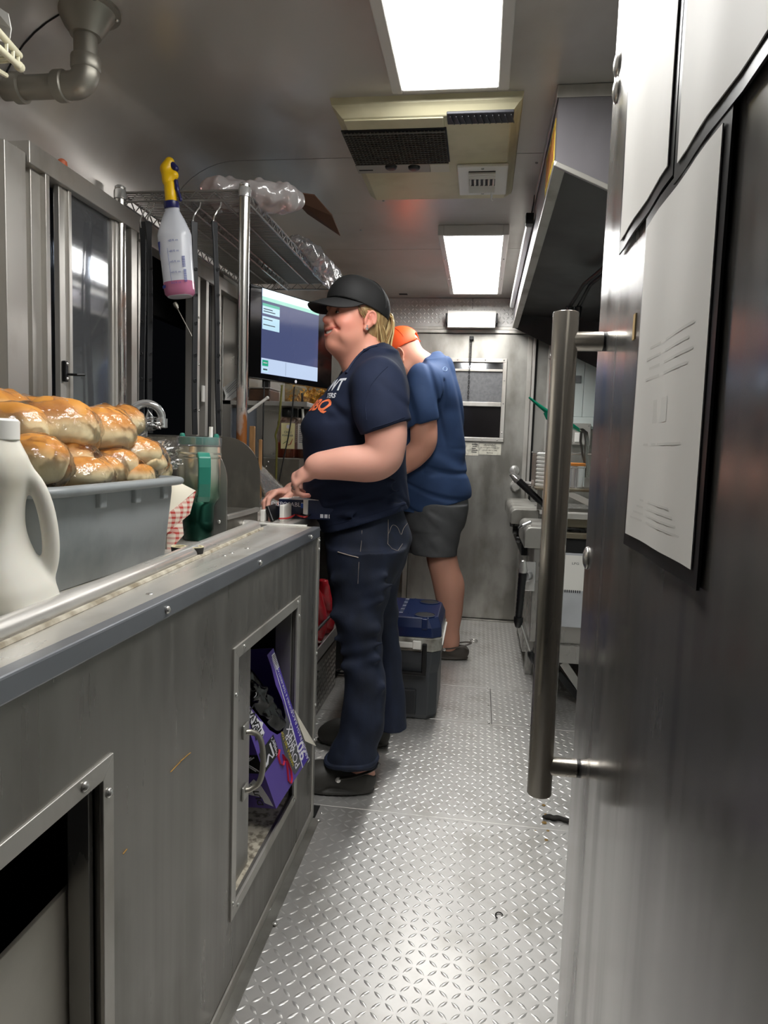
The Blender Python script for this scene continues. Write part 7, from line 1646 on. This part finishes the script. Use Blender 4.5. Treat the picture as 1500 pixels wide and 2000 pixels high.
bj = BVHTree.FromPolygons([tuple(v.co) for v in jn.data.vertices], [tuple(p.vertices) for p in jn.data.polygons])
def seam(pxs, r=.0007, name='stitching', mat=stitch):
    P = []
    for px, py in pxs:
        d = unit(W_(px, py, 2.2)-V(0, 0, CAMH)); h = bj.ray_cast(Vector(V(0, 0, CAMH)-ORI[wom.name]), Vector(d))
        if h[0] is not None: P.append(np.array(h[0])+np.array(h[1])*.0008+ORI[wom.name])
    if len(P) > 2: MB().tube(P, r, 4).build(name, mat, jn, smooth=True)
seam([tuple(q) for q in catmull([V(759, 1042), V(766, 1026), V(776, 1030), V(783, 1044), V(788, 1032), V(797, 1020)], 5)])
seam([(758, 1015), (758, 1040), (757, 1062), (766, 1072), (777, 1076), (786, 1062)]); seam([(707, 1036), (706, 1060), (701, 1100), (699, 1140)])
seam([tuple(q) for q in catmull([V(660, 1078), V(680, 1084), V(700, 1089)], 5)], .002)
# rolled cuffs
lg = leg(near[:1], 2.16, 2.23, .92)[0]
MB().tube([(lg[1]+(lg[3]-.001)*math.cos(a), lg[2]+(lg[4]-.001)*math.sin(a), max(lg[0], .06)+.012+.008*math.cos(a)+.003*math.sin(3*a)) for a in np.linspace(0, 2*math.pi, 33)[:-1]], .0085, 8, True, ).build('rolled_cuff', jeans, jn, smooth=True)
# clogs
clogm = plain('clog_rubber', '35332f', .6, bmp=.1, bscale=150, noise=.15)
def clog(parent, heel, d, L=.285, w=.052, mat=clogm, strap=True):
    """heel: ground point under the heel; d: toe direction"""
    d = unit(V(d[0], d[1], 0)); l = np.cross(Za, d); h = np.array(heel, float); R = np.stack([d, l, Za], 1); p = lambda x, y, z: h+d*x*L+l*y+Za*z
    lo = np.minimum(p(-.1, 0, 0), p(1.1, 0, 0))-.09; hi = np.maximum(p(-.1, 0, 0), p(1.1, 0, 0))+.09
    F = Field(ax(lo[0], hi[0], (lo[0], .0035)), ax(lo[1], hi[1], (lo[1], .0035)), ax(-.012, .15, (-.012, .003)))
    F.add(ell(p(.76, .004, .036), (.30*L*.82, w*1.04, .042), R), 0); F.add(ell(p(.60, 0, .052), (.26*L, w*.92, .044), R), .03); F.add(ell(p(.25, 0, .040), (.27*L, w*.80, .050), R), .03); F.add(ell(p(.08, 0, .045), (.09*L, w*.62, .040), R), .02)
    F.cut(ell(p(.16, 0, .092), (.24*L, w*.58, .050), R), .006); F.cut(ell(p(.38, 0, .102), (.10*L, w*.60, .030), R), .01)
    F.add(ell(p(.5, 0, .008), (.52*L, w*.98, .015), R), .006); F.cut(cap(p(.05, w*1.06, .021), p(.95, w*1.1, .021), .004), .004); F.cut(cap(p(.05, -w*1.06, .021), p(.95, -w*1.1, .021), .004), .004)
    F.keep(lambda X, Y, Z: .0008-Z)
    o = solid('shoe', F, mat, parent, smooth_iter=1)
    st_ = [p(.30+.1*0, s_*w*.93, .062) for s_ in (1,)]
    a_ = [p(.42, -w*.90, .060), p(.24, -w*.92, .070), p(.04, -w*.66, .085), p(-.055, 0, .092), p(.04, w*.66, .085), p(.24, w*.92, .070), p(.42, w*.90, .060)]
    if strap:
        m = MB(); m.tube(catmull(a_, 5), .0075, 8, flat=.5); m.build('heel_strap', mat, o, smooth=True)
        for s_ in (-1, 1): MB().lathe([(.010, 0), (.009, .004), (.004, .006), (.001, .006)], p(.41, s_*w*.93, .058), 14, axis=l*s_).build('strap_rivet', screwm, o, smooth=True)
    return o
hl_ = at(733, 1512, z=0); tl_ = at(608, 1532, z=0)
clog(wom, (-.305, 2.165, 0), (-1, -.09), .275)
clog(wom, (-.305, 2.525, 0), (-1, -.06), .270)
# ------------------------------------------------------------------ the man
my = 3.75
mskin = lin('d59a83'); mleg = lin('cf9a85')
man = thing('person', 'man in a blue shirt, grey shorts and orange cap, back turned, bending over the counter', 'person', (-.15, 3.75, 0))
MC = W_(785, 696, my); mf = unit(V(-.93, .16, -.62)); HM = Head(MC, basis(mf), 1.12)
F = Field(ax(-.80, .08, (-.80, .005)), ax(3.36, 4.16, (3.36, .005)), ax(0, 1.86, (0, .006)))
build_head(F, HM, False)
MN = W_(842, 728, my)
F.add(cap(HM.p(-.04, 0, -.03), MN, .068, .082), .03)
msil = [(1000, 778, 918, .19), (960, 772, 921, .195), (910, 766, 911, .195), (860, 770, 909, .19), (810, 784, 907, .20), (770, 800, 899, .21), (740, 818, 882, .17), (715, 832, 862, .09)]
F.add(loft(silrows(msil[1:], my, .035)), .03)
legn = [((W_(858, 1035, 3.70)), .07), (W_(862, 1085, 3.69), .070), (W_(870, 1120, 3.68), .066), (W_(877, 1155, 3.68), .066), (W_(880, 1195, 3.69), .053), (W_(878, 1232, 3.70), .040), (W_(880, 1258, 3.70), .040)]
limb_to(F, legn, .03); F.add(ell(W_(886, 1145, 3.69), (.052, .05, .085)), .03); F.add(cap(W_(880, 1262, 3.70), V(-.22, 3.70, .035), .038, .03), .02)
limb_to(F, [(W_(835, 1000, 3.86), .07), (W_(780, 1060, 3.90), .06), (W_(735, 1120, 3.95), .05), (W_(735, 1240, 3.97), .042), (V(-.53, 3.97, .05), .038)], .03); F.add(cap((-.53, 3.97, .045), (-.65, 3.97, .035), .035, .03), .02)
marm = [(W_(826, 748, 3.56), .058), (W_(826, 800, 3.53), .060), (W_(828, 848, 3.52), .062), (W_(825, 872, 3.52), .054), (W_(805, 893, 3.52), .054), (W_(780, 912, 3.53), .044), (W_(752, 930, 3.54), .034)]
limb_to(F, marm, .02); F.add(ell(W_(836, 862, 3.52), (.03, .04, .05)), .02)
hand(F, marm[-1][0], unit(V(-.8, .1, -.3)), V(0, .3, -1), V(0, 1, 0), ((.5, .6, .3),)*4, s=1.05)
limb_to(F, [(W_(800, 760, 3.97), .07), (W_(790, 850, 3.99), .062), (W_(770, 900, 3.95), .052), (W_(740, 930, 3.85), .036)], .02)
hand(F, W_(740, 930, 3.85), unit(V(-.8, -.3, -.2)), V(0, 0, -1), V(0, -1, 0), ((.5, .6, .3),)*4, s=1.05)
def mcol(v):
    c = headcol(HM, mskin, lin('cc7e6b'), beard=lin('8d6f5f'))(v)
    lo_ = v[:, 2] < .6; c[lo_] = np.array(mleg); return c
solid('body', F, skinm, man, mcol)
orange = plain('orange_cap', 'f2571c', .6, bmp=.15, bscale=220); F = Field(*[ax(l, l+.34, (l, .0035)) for l in MC-.17+V(.02, 0, .03)])
F.add(HM.e(-.012, 0, .045, .108, .088, .096), 0); F.add(HM.e(.03, 0, .062, .066, .075, .066), .03)
mu, mv = HM.R[:, 2], HM.R[:, 0]
F.keep(lambda X, Y, Z: -(((X-MC[0])*(mu[0]-.05*mv[0])+(Y-MC[1])*(mu[1]-.05*mv[1])+(Z-MC[2])*(mu[2]-.05*mv[2]))/1.12-.022))
F.cut(HM.e(-.012, 0, .036, .101, .081, .090), .002); F.cut(HM.e(-.112, 0, .030, .03, .034, .026), .003)
mc = solid('cap', F, orange, man)
rows = []
for t in np.linspace(0, 1, 7):
    rows.append([HM.p(-.006+.104*math.cos(a)+.075*max(0, math.cos(a*1.15))**.7*t, .086*math.sin(a), .026-.02*(1-math.cos(a))-.03*math.sin(a)**2*t-.012*t) for a in np.linspace(-1.25, 1.25, 21)])
MB().sheet(np.array(rows), .004).build('brim', orange, mc, smooth=True)
for a in (.0, 1.05, 2.1, math.pi, 4.2, 5.25): MB().tube([HM.p(-.012+.1092*math.cos(a)*math.sin(t), .0892*math.sin(a)*math.sin(t), .045+.0972*math.cos(t)) for t in np.linspace(.05, 1.5, 12)], .0009, 4).build('cap_seam', plain('orange_thread', 'c8481a', .7) if a == 0 else MATS['orange_thread'], mc, smooth=True)
MB().tube([HM.p(-.108, y, .020+.001*k) for k, y in enumerate(np.linspace(-.036, .036, 7))], .004, 6, flat=.5).build('cap_strap', orange, mc, smooth=True)
mshirt = plain('blue_shirt', '2f4468', .8, bmp=.12, bscale=320, noise=.12, scale=14, spec=.25)
F = Field(ax(-.66, .06, (-.66, .0048)), ax(3.36, 4.16, (3.36, .005)), ax(.80, 1.70, (.80, .0048)))
def mt(F):
    F.add(loft(silrows(msil, my)), .03); F.add(ell(W_(880, 760, my)+V(-.07, -.0, 0), (.11, .20, .13)), .06); F.add(ell(W_(800, 900, my)+V(.05, 0, 0), (.15, .17, .15)), .06)
mt(F)
limb_to(F, [(W_(828, 745, 3.56), .082), (W_(824, 790, 3.53), .083), (W_(823, 832, 3.52), .08)], .04); F.add(cap(W_(850, 722, my), W_(832, 745, 3.58), .08, .08), .06)
limb_to(F, [(W_(806, 755, 3.94), .08), (W_(796, 840, 3.99), .078)], .04); F.add(cap(W_(850, 722, my), W_(812, 750, 3.92), .08, .08), .06)
T2 = Field(F.x, F.y, F.z); mt(T2)
q = F.blk((slice(None),)*3); cz, cz2 = W_(800, 836, 3.52), W_(850, 822, 3.52); sl_ = (cz2[2]-cz[2])/(cz2[0]-cz[0])
lim = (cz[2]+sl_*(q[0]-cz[0])-q[2]).astype(np.float32); F.F = np.maximum(F.F, np.minimum(np.broadcast_to(lim, F.F.shape), T2.F-.004)).astype(np.float32)
for a, b, yq in (((868, 745), (880, 850), 3.545), ((880, 740), (893, 840), 3.56), ((858, 760), (866, 860), 3.54), ((892, 760), (902, 850), 3.58), ((850, 850), (900, 870), 3.545), ((860, 880), (905, 895), 3.55), ((820, 915), (905, 905), 3.55), ((830, 925), (912, 920), 3.56)):
    F.cut(cap(W_(*a, yq-.008), W_(*b, yq-.008), .006), .024); None
F.disp(lambda X, Y, Z: .0035*np.sin(38*X+8*Z)*np.clip((Z-1.15)/.15, 0, 1)+.010*np.maximum(0, np.sin(44*X+13*Z+9*Y))**5*np.clip((Z-1.12)/.15, 0, 1)+.009*np.maximum(0, np.sin(48*Z+15*X+2*np.sin(8*Y)))**5*np.clip((1.16-Z)/.1, 0, 1)+.003*np.sin(55*Z+12*X+7*np.sin(9*Y))*np.exp(-((Z-1.06)/.09)**2)+.0018*np.sin(33*Z+28*X))
h0, h1 = W_(800, 1002, my), W_(922, 972, my); hn2 = unit(V(-(h1[2]-h0[2]), 0, h1[0]-h0[0]))
F.keep(lambda X, Y, Z: -((X-h0[0])*hn2[0]+(Z-h0[2])*hn2[2]))
for sgm in (1, 2): F.cut(cap(marm[sgm][0], marm[sgm+1][0], marm[sgm][1]+.003, marm[sgm+1][1]+.003), 0)
F.cut(cap(HM.p(-.04, 0, -.03), MN+V(-.008, 0, .012), .072, .080), .004)
ms_ = solid('shirt', F, mshirt, man, smooth_iter=1)
# little round print below the collar
bm_ = BVHTree.FromPolygons([tuple(v.co) for v in ms_.data.vertices], [tuple(p.vertices) for p in ms_.data.polygons])
P = []
for a in np.linspace(0, 2*math.pi, 17):
    d = unit(W_(869+4*math.cos(a), 721+4*math.sin(a), my)-V(0, 0, CAMH)); h = bm_.ray_cast(Vector(V(0, 0, CAMH)-ORI[man.name]), Vector(d))
    if h[0] is not None: P.append(np.array(h[0])+np.array(h[1])*.001+ORI[man.name])
if len(P) > 3: MB().tube(P, .0014, 4).build('neck_print', plain('pale_blue_print', '8ba3c8', .7), man, smooth=True)
shortm = plain('charcoal_shorts', '545557', .8, bmp=.2, bscale=200, noise=.2, scale=12)
F = Field(ax(-.62, .06, (-.62, .005)), ax(3.42, 4.14, (3.42, .006)), ax(.52, 1.0, (.52, .005)))
F.add(loft(silrows([(968, 785, 914, .185), (1000, 787, 914, .19), (1030, 790, 906, .18)], my)), .02)
F.add(loft([(W_(850, py, 3.66)[2], (W_(a, py, 3.66)[0]+W_(b, py, 3.66)[0])/2, 3.68, (W_(b, py, 3.66)[0]-W_(a, py, 3.66)[0])/2, .118) for py, a, b in ((1084, 803, 893), (1050, 800, 898), (1010, 796, 908), (985, 790, 912))]), .02)
F.add(loft([(W_(820, py, 3.88)[2], (W_(a, py, 3.88)[0]+W_(b, py, 3.88)[0])/2, 3.89, (W_(b, py, 3.88)[0]-W_(a, py, 3.88)[0])/2, .11) for py, a, b in ((1078, 780, 850), (1040, 784, 880), (1000, 788, 900))]), .03)
for a, b in (((825, 1010), (880, 1060)), ((840, 1000), (895, 1030)), ((810, 1030), (850, 1080)), ((860, 1050), (888, 1080)), ((815, 1060), (870, 1045))):
    F.cut(cap(W_(*a, 3.545), W_(*b, 3.545), .007), .022)
F.disp(lambda X, Y, Z: .003*np.sin(40*X+30*Z)*np.sin(25*Z+10*Y)); F.cut(cap(legn[1][0]+V(0, 0, -.09), legn[1][0]+V(0, 0, .03), .084), .002)
solid('shorts', F, shortm, man, smooth_iter=1)
sock = plain('black_sock', '141416', .9)
a = W_(879, 1252, 3.70); MB().lathe([(.041, -.035), (.0445, -.01), (.045, .012), (.042, .014)], V(a[0], 3.70, a[2]), 22, cap=False).build('sock', sock, man, smooth=True)
clog(man, (-.025, 3.70, 0), (-1, .05), .30, .054, plain('brown_clog', '453f39', .6)); clog(man, (-.46, 3.97, 0), (-1, .0), .30, .054, MATS['brown_clog'])
